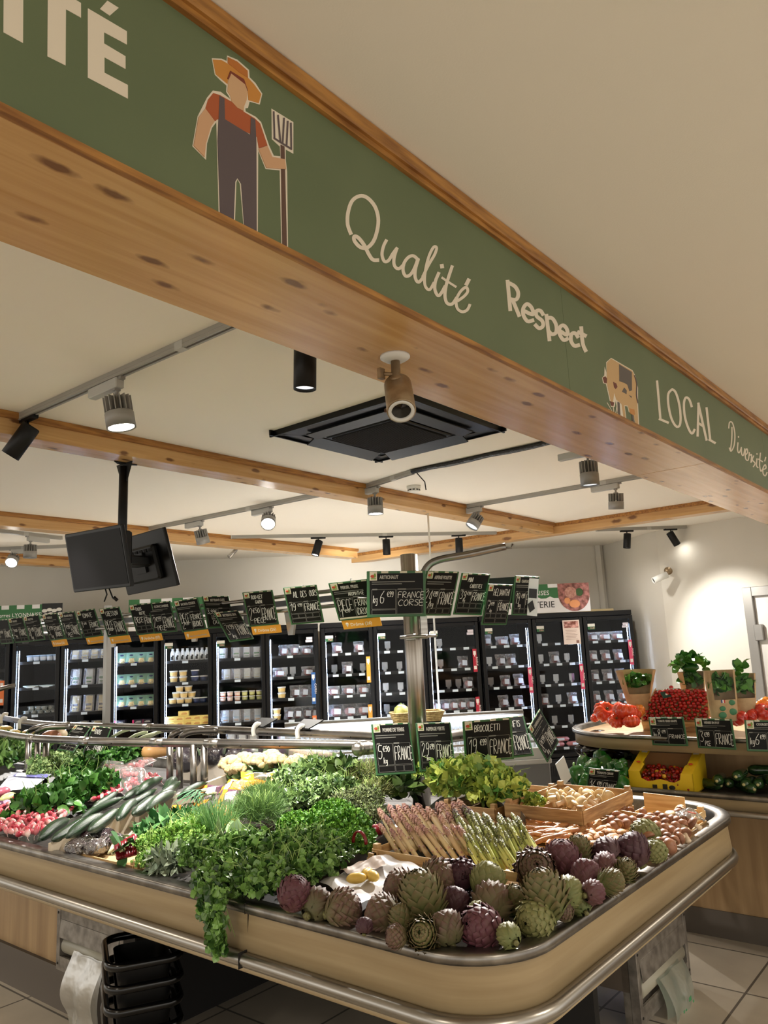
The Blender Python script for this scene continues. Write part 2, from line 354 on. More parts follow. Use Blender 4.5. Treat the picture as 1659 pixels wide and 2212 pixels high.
decal('lettering', [], m_cream, fa, 1, [(p, W * k) for p, k in [
    ([(160, 345), (141, 290), (143, 220), (167, 150), (212, 120), (257, 130), (302, 180), (323, 250), (318, 320), (295, 390), (255, 430), (215, 425), (182, 390), (180, 362), (205, 370), (240, 415), (265, 465), (290, 500), (322, 503)], 1.15),
    ([(372, 385), (355, 420), (346, 470), (360, 510), (385, 505), (410, 465), (435, 432)], 1), ([(434, 435), (418, 490), (420, 535), (445, 555), (475, 530)], 1),
    ([(560, 500), (535, 478), (505, 485), (478, 520), (472, 565), (487, 598), (515, 590), (540, 550), (560, 495)], 1), ([(562, 500), (545, 560), (545, 610), (565, 635), (597, 600)], 1),
    ([(590, 600), (625, 530), (660, 470), (672, 430), (655, 425), (630, 470), (610, 540), (600, 610), (605, 660), (630, 680), (655, 640)], .9),
    ([(685, 580), (665, 630), (662, 680), (680, 715), (700, 700), (722, 660)], 1), ([(703, 533), (705, 545)], 1.2),
    ([(765, 540), (745, 600), (728, 660), (722, 720), (735, 760), (765, 765), (790, 730)], 1), ([(705, 608), (740, 632), (787, 662)], .7),
    ([(800, 745), (835, 720), (858, 690), (848, 665), (815, 690), (790, 740), (795, 790), (825, 812), (855, 800), (870, 770)], .9), ([(850, 648), (864, 620)], 1.2)]], c5)['label'] = 'cream script lettering Qualité'
decal('lettering', [], m_cream, fa, 1, [(p, 8.2) for p in [
    [(1096, 628), (1112, 800)], [(1098, 637), (1140, 660), (1160, 700), (1148, 738), (1106, 735)], [(1128, 745), (1165, 835)],
    [(1192, 805), (1248, 828), (1240, 788), (1213, 765), (1190, 790), (1190, 830), (1215, 868), (1248, 862)],
    [(1308, 828), (1292, 805), (1268, 808), (1270, 838), (1302, 865), (1308, 895), (1285, 910), (1262, 890)],
    [(1328, 832), (1346, 980)], [(1333, 850), (1362, 850), (1386, 890), (1385, 935), (1360, 945), (1340, 925)],
    [(1407, 925), (1453, 950), (1450, 915), (1430, 893), (1408, 905), (1407, 945), (1430, 980), (1455, 972)],
    [(1516, 962), (1500, 940), (1478, 945), (1475, 985), (1495, 1015), (1522, 1010)], [(1536, 905), (1545, 1000), (1563, 1045)], [(1518, 933), (1562, 955)]]], c5)['label'] = 'cream bold lettering Respect'
decal('lettering', [], m_cream, fa, 1, [(p, 5.) for p in [[(687, 500), (716, 830)], [(708, 832), (784, 864)],
    [(820, 572), (786, 610), (785, 700), (810, 820), (850, 893), (883, 890), (893, 820), (880, 700), (850, 600), (820, 572)],
    [(990, 722), (968, 660), (938, 645), (922, 700), (930, 810), (960, 910), (992, 960), (1015, 925)], [(1042, 980), (1050, 695)], [(1048, 695), (1120, 1015)], [(1045, 865), (1088, 893)],
    [(1120, 735), (1152, 1012)], [(1143, 1012), (1195, 1042)]]], c6)['label'] = 'cream capitals LOCAL'
decal('lettering', [], m_cream, fa, 1, [(p, 2.6) for p in [[(1343, 905), (1342, 1000), (1330, 1108)], [(1315, 912), (1322, 862), (1348, 868), (1368, 960), (1362, 1060), (1335, 1115), (1320, 1085)],
    [(1396, 1040), (1392, 1100), (1405, 1130), (1425, 1085)], [(1400, 985), (1401, 993)], [(1425, 1080), (1428, 1138), (1443, 1150), (1456, 1092)], [(1458, 1150), (1480, 1125), (1474, 1092), (1460, 1120), (1463, 1180), (1485, 1192), (1495, 1130)],
    [(1495, 1125), (1500, 1150), (1515, 1145), (1510, 1215), (1525, 1170)], [(1533, 1155), (1522, 1190), (1546, 1220), (1530, 1250)], [(1562, 1180), (1558, 1240), (1572, 1258)], [(1562, 1135), (1563, 1142)],
    [(1592, 1130), (1585, 1230), (1596, 1290), (1612, 1270)], [(1574, 1183), (1611, 1206)], [(1616, 1275), (1641, 1262), (1634, 1232), (1615, 1262), (1616, 1310), (1635, 1330), (1650, 1300)], [(1630, 1200), (1639, 1168)]]], c6)['label'] = 'thin cream script lettering Diversité'
# farmer print
sil = [(1085, 298), (1135, 300), (1160, 312), (1163, 284), (1215, 305), (1275, 358), (1278, 395), (1308, 425), (1343, 480), (1330, 535), (1278, 520), (1270, 552), (1256, 555), (1258, 570), (1310, 598), (1337, 625), (1378, 745), (1402, 797), (1436, 800), (1433, 750), (1392, 712), (1390, 556), (1502, 625), (1502, 787), (1463, 765), (1463, 815), (1470, 880), (1475, 1283), (1441, 1270), (1432, 872), (1360, 865), (1322, 770), (1320, 1208), (1248, 1170), (1228, 940), (1216, 918), (1210, 935), (1203, 1145), (1120, 1108), (1108, 625), (1085, 655), (1060, 735), (1055, 818), (985, 748), (1012, 595), (1060, 500), (1090, 463), (1130, 470), (1180, 508), (1172, 492), (1158, 470), (1160, 438), (1130, 412), (1100, 382)]
fm = decal('farmer_print', [sil], m_cream, fa, 1, (), c4); fm['label'] = 'farmer in straw hat with fork, printed on the green fascia'
for nm, col, polys, lay in [
    ('straw_hat', (196, 132, 56), [[(1090, 305), (1135, 308), (1165, 325), (1272, 400), (1300, 430), (1338, 482), (1325, 528), (1272, 512), (1268, 465), (1250, 415), (1185, 368), (1168, 400), (1165, 430), (1135, 405), (1105, 380)]], 2),
    ('hat_crown', (180, 108, 44), [[(1167, 292), (1215, 315), (1268, 362), (1270, 398), (1228, 372), (1167, 322)]], 3),
    ('face', (202, 162, 122), [[(1185, 375), (1255, 432), (1268, 468), (1263, 512), (1250, 545), (1248, 568), (1215, 550), (1187, 520), (1180, 490), (1166, 468), (1170, 405)]], 3),
    ('hair', (120, 52, 34), [[(1165, 402), (1180, 362), (1250, 405), (1270, 465), (1255, 430), (1185, 375), (1172, 405)]], 4),
    ('shirt', (168, 84, 44), [[(1092, 476), (1125, 486), (1185, 520), (1250, 573), (1305, 606), (1332, 632), (1370, 745), (1325, 760), (1315, 700), (1115, 610), (1102, 620), (1052, 553), (1065, 510)]], 2),
    ('overalls', (88, 76, 78), [[(1125, 490), (1150, 505), (1152, 610), (1282, 690), (1285, 600), (1307, 612), (1313, 720), (1315, 1202), (1252, 1168), (1236, 940), (1217, 910), (1205, 930), (1197, 1140), (1128, 1106), (1115, 720)]], 3),
    ('arm', (200, 156, 118), [[(1052, 555), (1100, 620), (1080, 650), (1055, 735), (1048, 803), (993, 745), (1018, 600)], [(1325, 762), (1370, 747), (1395, 803), (1460, 815), (1465, 866), (1365, 858)]], 4),
    ('fork_handle', (92, 66, 54), [[(1438, 740), (1457, 750), (1470, 1278), (1447, 1268)]], 3)]:
    decal(nm, polys, M('print_' + nm, col, .6), fm, lay, (), c4)
decal('fork_tines', [], M('print_overalls', (88, 76, 78), .6), fm, 3, [(p, 3.4) for p in ([(1402, 572), (1406, 706)], [(1490, 630), (1492, 765)], [(1403, 706), (1448, 735)], [(1448, 735), (1492, 762)], [(1424, 590), (1436, 725)], [(1455, 605), (1448, 730)], [(1474, 620), (1468, 742)])], c4)
cw = decal('cow_print', [[(285, 296), (472, 405), (500, 460), (520, 560), (520, 700), (532, 905), (498, 888), (480, 800), (440, 770), (428, 722), (404, 718), (420, 845), (390, 832), (372, 815), (345, 805), (325, 670), (315, 725), (285, 725), (268, 650), (248, 560), (240, 525), (215, 518), (206, 470), (225, 450), (228, 375), (245, 430), (241, 335)]], m_cream, fa, 1, (), c6); cw['label'] = 'grazing cow printed on the green fascia'
for nm, col, polys, lay in [
    ('cow_body', (196, 160, 112), [[(285, 303), (470, 412), (496, 465), (513, 560), (514, 700), (524, 898), (502, 885), (482, 800), (445, 770), (432, 715), (400, 710), (414, 838), (396, 830), (376, 700), (330, 662), (312, 600), (302, 680), (285, 690), (275, 640), (256, 560), (247, 500), (247, 340)]], 2),
    ('cow_patch', (92, 84, 78), [[(355, 352), (466, 420), (468, 580), (446, 590), (427, 530), (395, 513), (357, 500)], [(380, 592), (400, 556), (422, 582), (420, 614)], [(441, 622), (465, 632), (463, 648)], [(342, 680), (360, 690), (368, 815), (346, 803)], [(467, 790), (482, 800), (488, 880), (473, 870)]], 3),
    ('cow_ear', (108, 56, 42), [[(213, 468), (235, 457), (250, 480), (246, 520), (225, 513)], [(303, 506), (330, 520), (341, 550), (325, 570), (310, 552)], [(276, 675), (312, 688), (305, 720), (287, 714)]], 3),
    ('cow_udder', (190, 130, 66), [[(446, 738), (488, 748), (495, 790), (482, 800), (452, 782)]], 3)]:
    decal(nm, polys, M('print_' + nm, col, .6), cw, lay, (), c6)
decal('cow_tail', [], M('print_overalls', (88, 76, 78), .6), cw, 4, [([(490, 450), (510, 520), (508, 620), (520, 690)], 2.2)], c6)
decal('grass_print', [], m_cream, fa, 2, [(p, 1.6) for p in ([(220, 728), (290, 780)], [(250, 690), (300, 785)], [(300, 700), (310, 785)], [(335, 720), (325, 795)], [(350, 780), (330, 800)], [(262, 745), (300, 790)])], c6)
# ---------------------------------------------------------------- tracks, spotlights and other ceiling things
m_track = M('track_grey', (158, 156, 150), .45, .3); m_fix = M('lamp_grey_body', (150, 148, 144), .5, .2); m_fixb = M('lamp_black_body', (13, 13, 15), .45, spec=.3)
m_lens = M('lit_lens', (255, 250, 240), .3, emis=14.); m_lensoff = M('lens_dim', (210, 214, 216), .25, emis=.6)
def track(label, a, b, z=2.9, w=.034, mat=None):
    a = Vector((a[0], a[1], z)); b = Vector((b[0], b[1], z)); d = b - a; t = thing('lighting_track', label, 'lighting track', 'lighting tracks on the ceiling', a, (0, 0, math.atan2(d.y, d.x))); L = d.length
    MB().bb(0, L, -w / 2, w / 2, -.02, 0, .002).build('rail', mat or m_track, t)
    MB().bb(0, L, -w * .5, -w * .18, -.034, -.02).bb(0, L, w * .18, w * .5, -.034, -.02).build('rail_lip', mat or m_track, t)
    MB().bb(-.012, .0, -w * .55, w * .55, -.036, 0, .002).build('end_cap', m_grey, t); MB().bb(L * .55, L * .55 + .05, -w * .52, w * .52, -.035, -.002).build('rail_joiner', m_grey, t)
    return t
track('grey lighting track nearest the camera, running to the header above the big lit lamp', (1.75, 3.72), (1.79, 1.43))
track('grey lighting track leading from the middle beam into a black covered stretch', (4.41, 3.72), (4.30, 3.2))
track('grey lighting track right of the smoke detector, carrying two dark lamps', (5.80, 3.72), (5.86, 1.43))
track('grey lighting track between the two long beams, right of the hanging screens', (4.21, 6.28), (4.36, 3.92))
track('grey lighting track parallel to the fridges in the middle of the back', (5.2, 6.28), (7.5, 4.45))
track('short grey lighting track near the right corner of the shop', (8.35, 3.62), (9.12, 2.86))
track('grey lighting track at the left edge, above the dangling grey lamp', (2.9, 7.08), (3.84, 7.24))
track('grey lighting track at the left edge behind the bright lamp', (3.4, 8.58), (4.2, 7.65))
bt = MB(); pth = [Vector((4.30 + .08 * k / 8 * .6, 3.2 - k * .155, 2.885 + .004 * math.sin(k * 2))) for k in range(12)]
bt.tube(pth, .03, 8, flat=.55); o = bt.build('black_tape_sleeve', M('crumpled_black_tape', (16, 16, 17), .3, bump=1., bs=40)); tag(o, 'black taped sleeve over the track beside the air conditioner', 'cable sleeve')
MB().tube([(4.31, 3.17, 2.87), (4.33, 3.12, 2.80), (4.32, 3.11, 2.77), (4.325, 3.11, 2.74)], .004, 6).build('loose_wire', m_black, o)

def grey_lamp(label, x, y, axis, lit, trk=0., r=.06, L=.135, z=2.866, cat='spotlight', back=True):
    t = thing('track_spotlight', label, cat, 'grey track spotlights', (x, y, z), (0, 0, trk))
    MB().bb(-.03, .20, -.02, .022, -.046, 0, .004).build('adapter_box', m_grey, t)
    MB().bb(-.05, .03, -.012, .012, -.012, .004).tube([(0, 0, -.008), (0, 0, -.075)], .008, 8).box((0, 0, -.04), (.02, .028, .03)).build('bracket', m_fix, t)
    A = Matrix.Rotation(-trk, 3, 'Z') @ Vector(axis).normalized(); q = Vector((0, 0, -1)).rotation_difference(A).to_matrix().to_4x4()
    T = Matrix.Translation((0, 0, -.075)) @ q @ Matrix.Translation((0, 0, .02))
    s = MB(); s.T = T
    s.lathe([(r * .93, -.035 - L * .42), (r, -.04 - L * .42), (r, -.02 - L), (r * .96, -.015 - L), (r * .9, -.016 - L)], 24, caps=False)
    s.lathe([(r * .93, -.035 - L * .42), (.01, -.035 - L * .42)], 24, caps=False)
    s.build('lamp_housing', m_fix, t)
    s = MB(); s.T = T
    for k in range(16):
        a = 2 * PI * k / 16; s.box((r * .66 * math.cos(a), r * .66 * math.sin(a), -.03 - L * .22), (r * .62, .004, L * .46), a)
    s.lathe([(r * .3, -.03 - L * .4), (r * .3, -.02), (.002, -.02)], 12, caps=False)
    s.build('cooling_fins', m_fix, t)
    s = MB(); s.T = T; s.lathe([(r * .93, -.006 - L), (.001, -.008 - L)], 24, caps=False); s.build('lens', m_lens if lit else m_lensoff, t)
    return t
def black_lamp(label, x, y, axis, lit, trk=0., r=.042, L=.17, z=2.866):
    t = thing('black_spotlight', label, 'spotlight', 'black track spotlights', (x, y, z), (0, 0, trk))
    MB().bb(-.08, .08, -.016, .016, -.016, .004, .003).tube([(0, 0, -.01), (0, 0, -.07)], .006, 8).build('bracket', m_fixb, t)
    A = Matrix.Rotation(-trk, 3, 'Z') @ Vector(axis).normalized(); q = Vector((0, 0, -1)).rotation_difference(A).to_matrix().to_4x4()
    T = Matrix.Translation((0, 0, -.07)) @ q @ Matrix.Translation((0, 0, .035))
    s = MB(); s.T = T; s.lathe([(.001, 0), (r * .9, 0), (r, -.006), (r, -L), (r * .9, -L), (r * .88, -L + .01)], 20, caps=False); s.build('lamp_housing', m_fixb, t)
    s = MB(); s.T = T; s.lathe([(r * .88, -L + .012), (.001, -L + .01)], 20, caps=False); s.build('lens', m_lens if lit else m_lensoff, t)
    return t
grey_lamp('large lit grey spotlight on the nearest track, upper left', 1.77, 2.9, (.12, -.1, -1), True, PI / 2, .062, .15)
black_lamp('black spotlight at the far end of the nearest track, tilted down left', 1.76, 3.68, (-.45, .5, -1), True, PI / 2, .045, .18)
black_lamp('black spotlight hidden behind the header except its lower end', 2.05, 2.02, (0, .05, -1), False, PI / 2, .045, .17)
grey_lamp('lit grey spotlight left of the smoke detector, under the covered track', 4.42, 3.66, (0, 0, -1), True, PI / 2)
grey_lamp('dark grey spotlight tilted down left, left end of the right-hand track', 5.82, 3.62, (-.55, .35, -.9), False, PI / 2)
grey_lamp('unlit grey spotlight seen from its finned back, right end of the right-hand track', 5.85, 2.35, (.1, .12, -1), False, PI / 2)
grey_lamp('grey spotlight cut off by the lower edge of the header', 4.62, 2.02, (0, 0, -1), False, PI / 2, .06, .17)
grey_lamp('grey spotlight tilted to the right, right of the hanging screens', 4.27, 5.6, (.35, .05, -1), False, PI / 2)
grey_lamp('glaring lit grey spotlight facing the camera, right of the screens', 4.33, 4.75, (-.65, -.62, -.75), True, PI / 2)
grey_lamp('grey spotlight hanging under the track at the left edge, pointing down', 3.5, 7.18, (0, 0, -1), False, .17)
grey_lamp('glaring lit spotlight at the extreme left edge of the picture', 3.78, 8.1, (-.5, -.6, -.6), True, -.8)
for i, (x, y, ax, lit, nm) in enumerate([(5.92, 5.72, (-.35, .1, -1), True, 'lit, leftmost of the three in front of the wall'), (6.5, 5.25, (0, 0, -1), False, 'pointing straight down, middle of the three in front of the wall'),
                              (7.15, 4.73, (-.05, 0, -1), False, 'unlit, rightmost of the three in front of the wall'), (8.62, 3.38, (-.1, .1, -1), False, 'beneath the right crosswise beam'), (8.98, 3.0, (.45, -.35, -1), True, 'aimed at the right wall, on the short track')]):
    black_lamp('small black spotlight ' + nm, x, y, ax, lit, -.74)

# air conditioner cassette
ac = thing('ceiling_air_conditioner', 'black square ceiling air conditioner with a broken corner above the camera', 'air conditioner', loc=(3.37, 2.66, 2.88))
m_ac = M('ac_black_plastic', (5, 6, 8), .3, spec=.3); m_acg = M('ac_grille', (22, 18, 15), .6, c2=(10, 9, 8), ns=90)
s = MB()
O = .5; I = .36
for k in range(4):
    s.T = Matrix.Rotation(k * PI / 2, 4, 'Z'); s.add([(-O, -.47, 0), (O, -.47, 0), (I, -I, -.012), (-I, -I, -.012)], [(0, 1, 2, 3)]); s.bb(-O, O, -.472, -.462, -.012, .02)
s.T = Matrix.Identity(4)
s.bb(-I, I, -I, I, -.006, .015); s.build('frame_panel', m_ac, ac)
s = MB()
for k in range(4):
    s.T = Matrix.Rotation(k * PI / 2, 4, 'Z') @ Matrix.Translation((0, -.345, -.03)) @ Matrix.Rotation(.45 if k in (1, 2) else -.15, 4, 'X'); s.box((0, 0, 0), (.58, .085, .008), 0, .002)
    s.build('air_flap', m_ac, ac); s = MB()
g = MB()
g.box((0, 0, -.02), (.52, .52, .02), 0, .006); g.build('intake_panel', m_ac, ac)
g = MB(); g.bb(-.235, .235, -.235, .235, -.036, -.03)
for k in range(38): g.bb(-.235, .235, -.233 + k * .0125, -.2305 + k * .0125, -.04, -.036)
g.build('intake_grille', m_acg, ac)
g = MB()
for k in range(9): g.box((-.41 + rnd.uniform(-.05, .07), -.38 + rnd.uniform(-.05, .07), -.02 + rnd.uniform(-.01, .01)), (rnd.uniform(.02, .07), rnd.uniform(.02, .05), .006), rnd.uniform(0, 3))
g.cur = 1
for k in range(6): g.box((-.36 + rnd.uniform(-.05, .07), -.35 + rnd.uniform(-.05, .07), -.035), (rnd.uniform(.02, .05), .012, .02), rnd.uniform(0, 3))
g.build('broken_corner', [M('old_beige_plastic', (196, 178, 146), .6), M('rusty_bracket', (92, 62, 44), .7)], ac)
# surveillance camera under the header
cc = thing('surveillance_camera', 'beige bullet camera on a swivel foot under the pine header', 'security camera', loc=(1.62, 1.245, 2.455))
m_cc = M('aged_camera_metal', (164, 142, 112), .35, .5, c2=(130, 108, 80), ns=20); m_ccw = M('camera_white', (206, 204, 198), .4)
MB().lathe([(.042, 0), (.042, -.006), (.03, -.014), (.012, -.016)], 20).build('mounting_flange', m_ccw, cc)
MB().lathe([(.013, -.012), (.013, -.06), (.018, -.062), (.018, -.075), (.012, -.085)], 14).tube([(0, 0, -.055), (-.03, .02, -.055)], .006, 8).box((-.036, .024, -.055), (.02, .012, .03)).build('swivel_stem', m_cc, cc)
q = Vector((0, 0, -1)).rotation_difference(Vector((-.33, -.3, -.62)).normalized()).to_matrix().to_4x4(); T = Matrix.Translation((.02, .01, -.085)) @ q
s = MB(); s.T = T; s.lathe([(.002, .025), (.03, .022), (.039, .012), (.04, -.11), (.036, -.112), (.034, -.10)], 24, caps=False); s.build('camera_body', m_cc, cc)
s = MB(); s.T = T; s.lathe([(.036, -.09), (.036, -.114), (.027, -.114), (.027, -.105)], 24, caps=False); s.build('lens_ring', m_ccw, cc)
s = MB(); s.T = T; s.lathe([(.027, -.106), (.012, -.102), (.001, -.1)], 24, caps=False); s.build('lens', m_gloss, cc)
sd = thing('smoke_detector', 'round white smoke detector on the ceiling between beam and track', 'smoke detector', loc=(4.76, 3.54, 2.9))
MB().lathe([(.055, 0), (.055, -.02), (.05, -.024)], 24).build('base', m_white, sd)
s = MB().lathe([(.046, -.024), (.046, -.042), (.03, -.05), (.002, -.052)], 24); s.build('sensor_head', m_white, sd)
s = MB()
for k in range(10): s.box((.047 * math.cos(k * .628), .047 * math.sin(k * .628), -.034), (.004, .018, .008), k * .628)
s.build('vent_slots', m_black, sd)
# camera on the right wall
c2 = thing('surveillance_camera', 'small white security camera mounted on the right wall below the beam', 'security camera', loc=(9.02, 3.1, 2.34))
MB().tube([(.1, .03, .06), (.06, .01, .05)], .045, 16).tube([(.06, .01, .05), (-.02, 0, .0)], .012, 8).build('wall_bracket', m_cc, c2)
s = MB(); s.T = Matrix.Translation((-.07, .08, -.03)) @ Vector((0, 0, 1)).rotation_difference(Vector((-.6, .7, -.35))).to_matrix().to_4x4(); s.lathe([(.002, -.1), (.038, -.1), (.038, .08), (.034, .08), (.03, .07)], 20, caps=False); s.build('camera_body', m_white, c2)
s2 = MB(); s2.T = s.T; s2.lathe([(.032, .07), (.001, .068)], 20, caps=False); s2.build('lens', m_gloss, c2)
# hook stub behind the third beam
tag(MB().tube([(5.42, 6.6, 2.72), (5.5, 6.58, 2.80), (5.52, 6.56, 2.9)], .022, 10).build('ceiling_pipe_stub', m_steel), 'short metal stub under the ceiling, left of the lit black lamp', 'pipe')

# hanging screens
tv = thing('screen_mount', 'black pole mount bolted under the pine beam, holding two screens', 'tv mount', loc=(2.435, 3.9, 2.785))
m_screen = M('dark_screen', (9, 8, 9), .45, spec=.15); m_bezel = M('screen_bezel', (7, 7, 8), .35, spec=.3)
MB().prism([(-.075, -.02), (.075, -.02), (.03, .02), (-.03, .02)], -.006, 0).add([(0, -.078, 0), (0, .078, 0), (0, .026, -.11), (0, -.026, -.11), (.008, -.078, 0), (.008, .078, 0), (.008, .026, -.11), (.008, -.026, -.11)], [(0, 1, 2, 3), (7, 6, 5, 4), (0, 4, 5, 1), (1, 5, 6, 2), (2, 6, 7, 3), (3, 7, 4, 0)]).build('gusset_plate', m_black, tv)
MB().tube([(0, 0, -.02), (.0, .01, -.62)], .026, 16).build('pole', m_black, tv)
MB().box((.04, .08, -.56), (.34, .12, .06), 0, .01).box((0, 0, -.5), (.08, .08, .2), 0, .01).build('swivel_head', m_black, tv)
def screen(label, loc, rot, w, h):
    t = thing('hanging_screen', label, 'monitor', 'back to back screens on the ceiling mount', loc, rot)
    MB().box((0, 0, -.012), (w, h, .026), 0, .005).build('casing', m_bezel, t)
    MB().box((0, 0, .0015), (w - .03, h - .036, .002)).build('display_panel', m_screen, t)
    s = MB().box((0, -.01, -.04), (w * .62, h * .6, .04), 0, .012).box((0, 0, -.065), (.12, .12, .015)); s.build('rear_housing', m_black, t)
    s = MB()
    for k in range(7): s.box((-.13 + k * .045, h * .19, -.0615), (.026, .02, .004))
    s.build('vent_slots', M('slot_dark', (6, 6, 6), .8), t)
    return t
screen('front hanging screen, its dark display facing the camera', (2.259, 3.876, 2.207), (1.784, .018, -1.512), .53, .335)
screen('rear hanging screen showing its black back with vents', (2.68, 4.02, 2.235), (1.3, .037, 1.5916), .50, .35)
cb = MB().tube([(2.33, 3.9, 2.05), (2.34, 3.9, 2.02), (2.33, 3.91, 1.98)], .004, 6).tube([(2.35, 3.9, 2.06), (2.37, 3.89, 2.0), (2.38, 3.88, 1.99)], .004, 6).tube([(2.372, 3.885, 2.005), (2.39, 3.875, 1.985)], .009, 8)
tag(cb.build('loose_cable', m_black), 'loose black cables dangling below the hanging screens', 'cable')

# ---------------------------------------------------------------- refrigerated cabinets along the back wall
ND = Vector((1, 1, 0)) / math.sqrt(2); SD = Vector((1, -1, 0)) / math.sqrt(2); ANG = math.atan2(SD.y, SD.x)
def WP(s, t, z): return SD * s + ND * t + Vector((0, 0, z))
FT = 9.25
m_fr = M('fridge_black_metal', (9, 9, 11), .32, spec=.3); m_fri = M('fridge_inside_black', (4, 4, 5), .7, spec=.2)
m_glass = film('door_glass', (200, 215, 225), .0, .1, .02, 0)
m_led = M('cold_led_strip', (200, 222, 255), .3, emis=13.); m_shelf = M('wire_shelf_black', (8, 8, 9), .5, spec=.3)
m_lab = M('shelf_price_tag', (214, 228, 238), .5); m_sgreen = M('green_header_sticker', (44, 104, 62), .5)
LZ = [1.64, 1.395, 1.15, .905, .66, .41]
DOORS = {}
def fridge(label, edges, did, zs=None, stick=None):
    s0, s1 = edges[0], edges[-1]; W = s1 - s0
    t = thing('glass_door_fridge', label, 'fridge', 'black glass door fridges along the back wall', WP((s0 + s1) / 2, FT, 0), (0, 0, ANG)); cx = (s0 + s1) / 2
    # local x along the row, local y away from the room
    h = W / 2
    s = MB().bb(-h, -h + .03, .03, .68, 0, 1.98).bb(h - .03, h, .03, .68, 0, 1.98).bb(-h, h, .64, .68, 0, 1.98).bb(-h, h, .03, .68, 1.93, 1.98).bb(-h, h, .03, .68, .0, .27).bb(-h - .002, h + .002, -.0, .1, 1.925, 1.985, .004)
    for e in edges[1:-1]: s.bb(e - cx - .012, e - cx + .012, .05, .64, .27, 1.93)
    s.build('cabinet_body', [m_fr], t); li = MB().bb(-h + .032, h - .032, .62, .638, .27, 1.93).bb(-h + .0305, -h + .034, .06, .62, .27, 1.93).bb(h - .034, h - .0305, .06, .62, .27, 1.93); li.build('inner_lining', m_fri, t)
    g = MB()
    for k in range(int(W / .024)): g.bb(-h + .03 + k * .024, -h + .042 + k * .024, -.002, .03, .07, .19)
    g.bb(-h, h, .004, .03, .02, .25); g.build('grille', M('fridge_grille', (18, 18, 20), .5), t)
    for i in range(len(edges) - 1):
        a, b = edges[i] - cx, edges[i + 1] - cx; z0, z1 = .29, 1.92
        d = MB().bb(a + .006, a + .05, -.03, .012, z0, z1, .004).bb(b - .05, b - .006, -.03, .012, z0, z1, .004).bb(a + .05, b - .05, -.03, .012, z1 - .045, z1, .004).bb(a + .05, b - .05, -.03, .012, z0, z0 + .045, .004).build('door', m_fr, t)
        MB().bb(a + .05, b - .05, -.012, -.008, z0 + .045, z1 - .045).build('glass_pane', m_glass, d)
        led = MB()
        sx = (a + .06) if did < 9 else (b - .06); led.bb(sx - .0022, sx + .0022, .035, .041, .35, 1.82)
        for k in range(44): led.bb(sx - .0035, sx + .0035, .034, .04, .36 + k * .033, .372 + k * .033)
        led.build('light_strip', m_led, t); MB().bb(a + .06, b - .06, .03, .045, 1.876, 1.88).build('top_light_bar', M('top_led_bar', (200, 222, 255), .3, emis=4.5), t)  # hidden glowing bar added to brighten the packs, no such lamp seen
        zz = zs[i] if zs and zs[i] else LZ; DOORS[did + i] = (edges[i], edges[i + 1], zz)
        for z in zz:
            sh = MB().bb(a + .03, b - .03, .07, .42, z - .028, z - .02).bb(a + .03, b - .03, .062, .07, z - .045, z - .012); sh.build('shelf', m_shelf, t)
        if stick and i in stick:
            for kind in stick[i]:
                if kind == 'top':
                    q = MB().bb(a + .055, a + .145, -.036, -.032, 1.80, 1.835); q.cur = 1; q.bb(a + .055, a + .145, -.036, -.032, 1.765, 1.80); q.cur = 2; q.bb(a + .085, a + .14, -.037, -.036, 1.772, 1.793); q.build('sticker', [m_white, m_sgreen, M('sticker_photo', (176, 150, 130), .5, c2=(60, 50, 46), ns=60)], d)
                elif kind == 'tag':
                    MB().bb(b - .14, b - .07, -.036, -.032, 1.80, 1.83).bb(b - .15, b - .07, -.036, -.032, 1.77, 1.797).build('sticker', M('white_sticker', (216, 210, 222), .5), d)
                else:
                    col, z2, hh, wd = kind; q = MB(); q.bb(b - .095, b - .047, -.037, -.031, z2 - hh, z2); st = q.build('species_strip', M('strip_%d_%d' % col[:2], col, .5), d)
                    w_ = M('sticker_print_white', (236, 232, 230), .5)
                    if wd: text(wd, .034, w_, st, Matrix.Translation((b - .06, -.038, z2 - hh * .35)) @ Matrix.Rotation(PI / 2, 4, 'X') @ Matrix.Rotation(-PI / 2, 4, 'Z'), ext=.0002)
                    MB().bb(b - .088, b - .056, -.039, -.037, z2 - .07, z2 - .025).bb(b - .078, b - .066, -.039, -.037, z2 - .09, z2 - .07).bb(b - .088, b - .056, -.039, -.037, z2 - hh + .03, z2 - hh + .07).build('animal_mark', w_, st)
    return t
PK = (226, 84, 122); RD = (176, 32, 58); YE = (232, 168, 62); BL = (40, 96, 168); OR = (226, 120, 60)
dl = [1.71, 1.42, 1.12, .83, .55]
fridge('black glass door fridge at the extreme left, under the striped banner', [-4.5, -3.94, -3.36], 0, None, {1: [(OR, 1.5, .27, '')]})
fridge('black three door fridge at the left, with cheese packs behind the grey post', [-3.34, -2.81, -2.26, -1.72], 2, [dl, dl, None])
fridge('black three door fridge left of centre, with milk bottles, tubs and jars', [-1.70, -1.11, -.5, .12], 5, None, {0: ['top'], 1: ['top'], 2: ['tag', (BL, 1.42, .36, 'CAPRIN'), (OR, .93, .1, '')]})
fridge('black three door fridge in the centre, behind the steel post', [.15, .77, 1.40, 2.05], 8, None, {0: ['top', (YE, 1.57, .3, ''), (YE, 1.02, .3, '')], 1: ['top'], 2: ['top', 'tag', (RD, 1.6, .27, 'BOEUF'), (RD, 1.04, .27, 'BOEUF')]})
fr5 = fridge('black three door fridge at the right end, against the corner', [2.07, 2.71, 3.35, 3.99], 11, None, {0: ['top', (PK, 1.35, .3, 'VEAU')], 1: ['top', (PK, 1.36, .3, 'PORC')], 2: ['top', 'tag', (PK, 1.62, .3, 'PORC')]})
s = MB(); s.bb(3.35 - 3.03 - .26, 3.35 - 3.03 - .05, -.04, -.034, 1.6, 1.89)
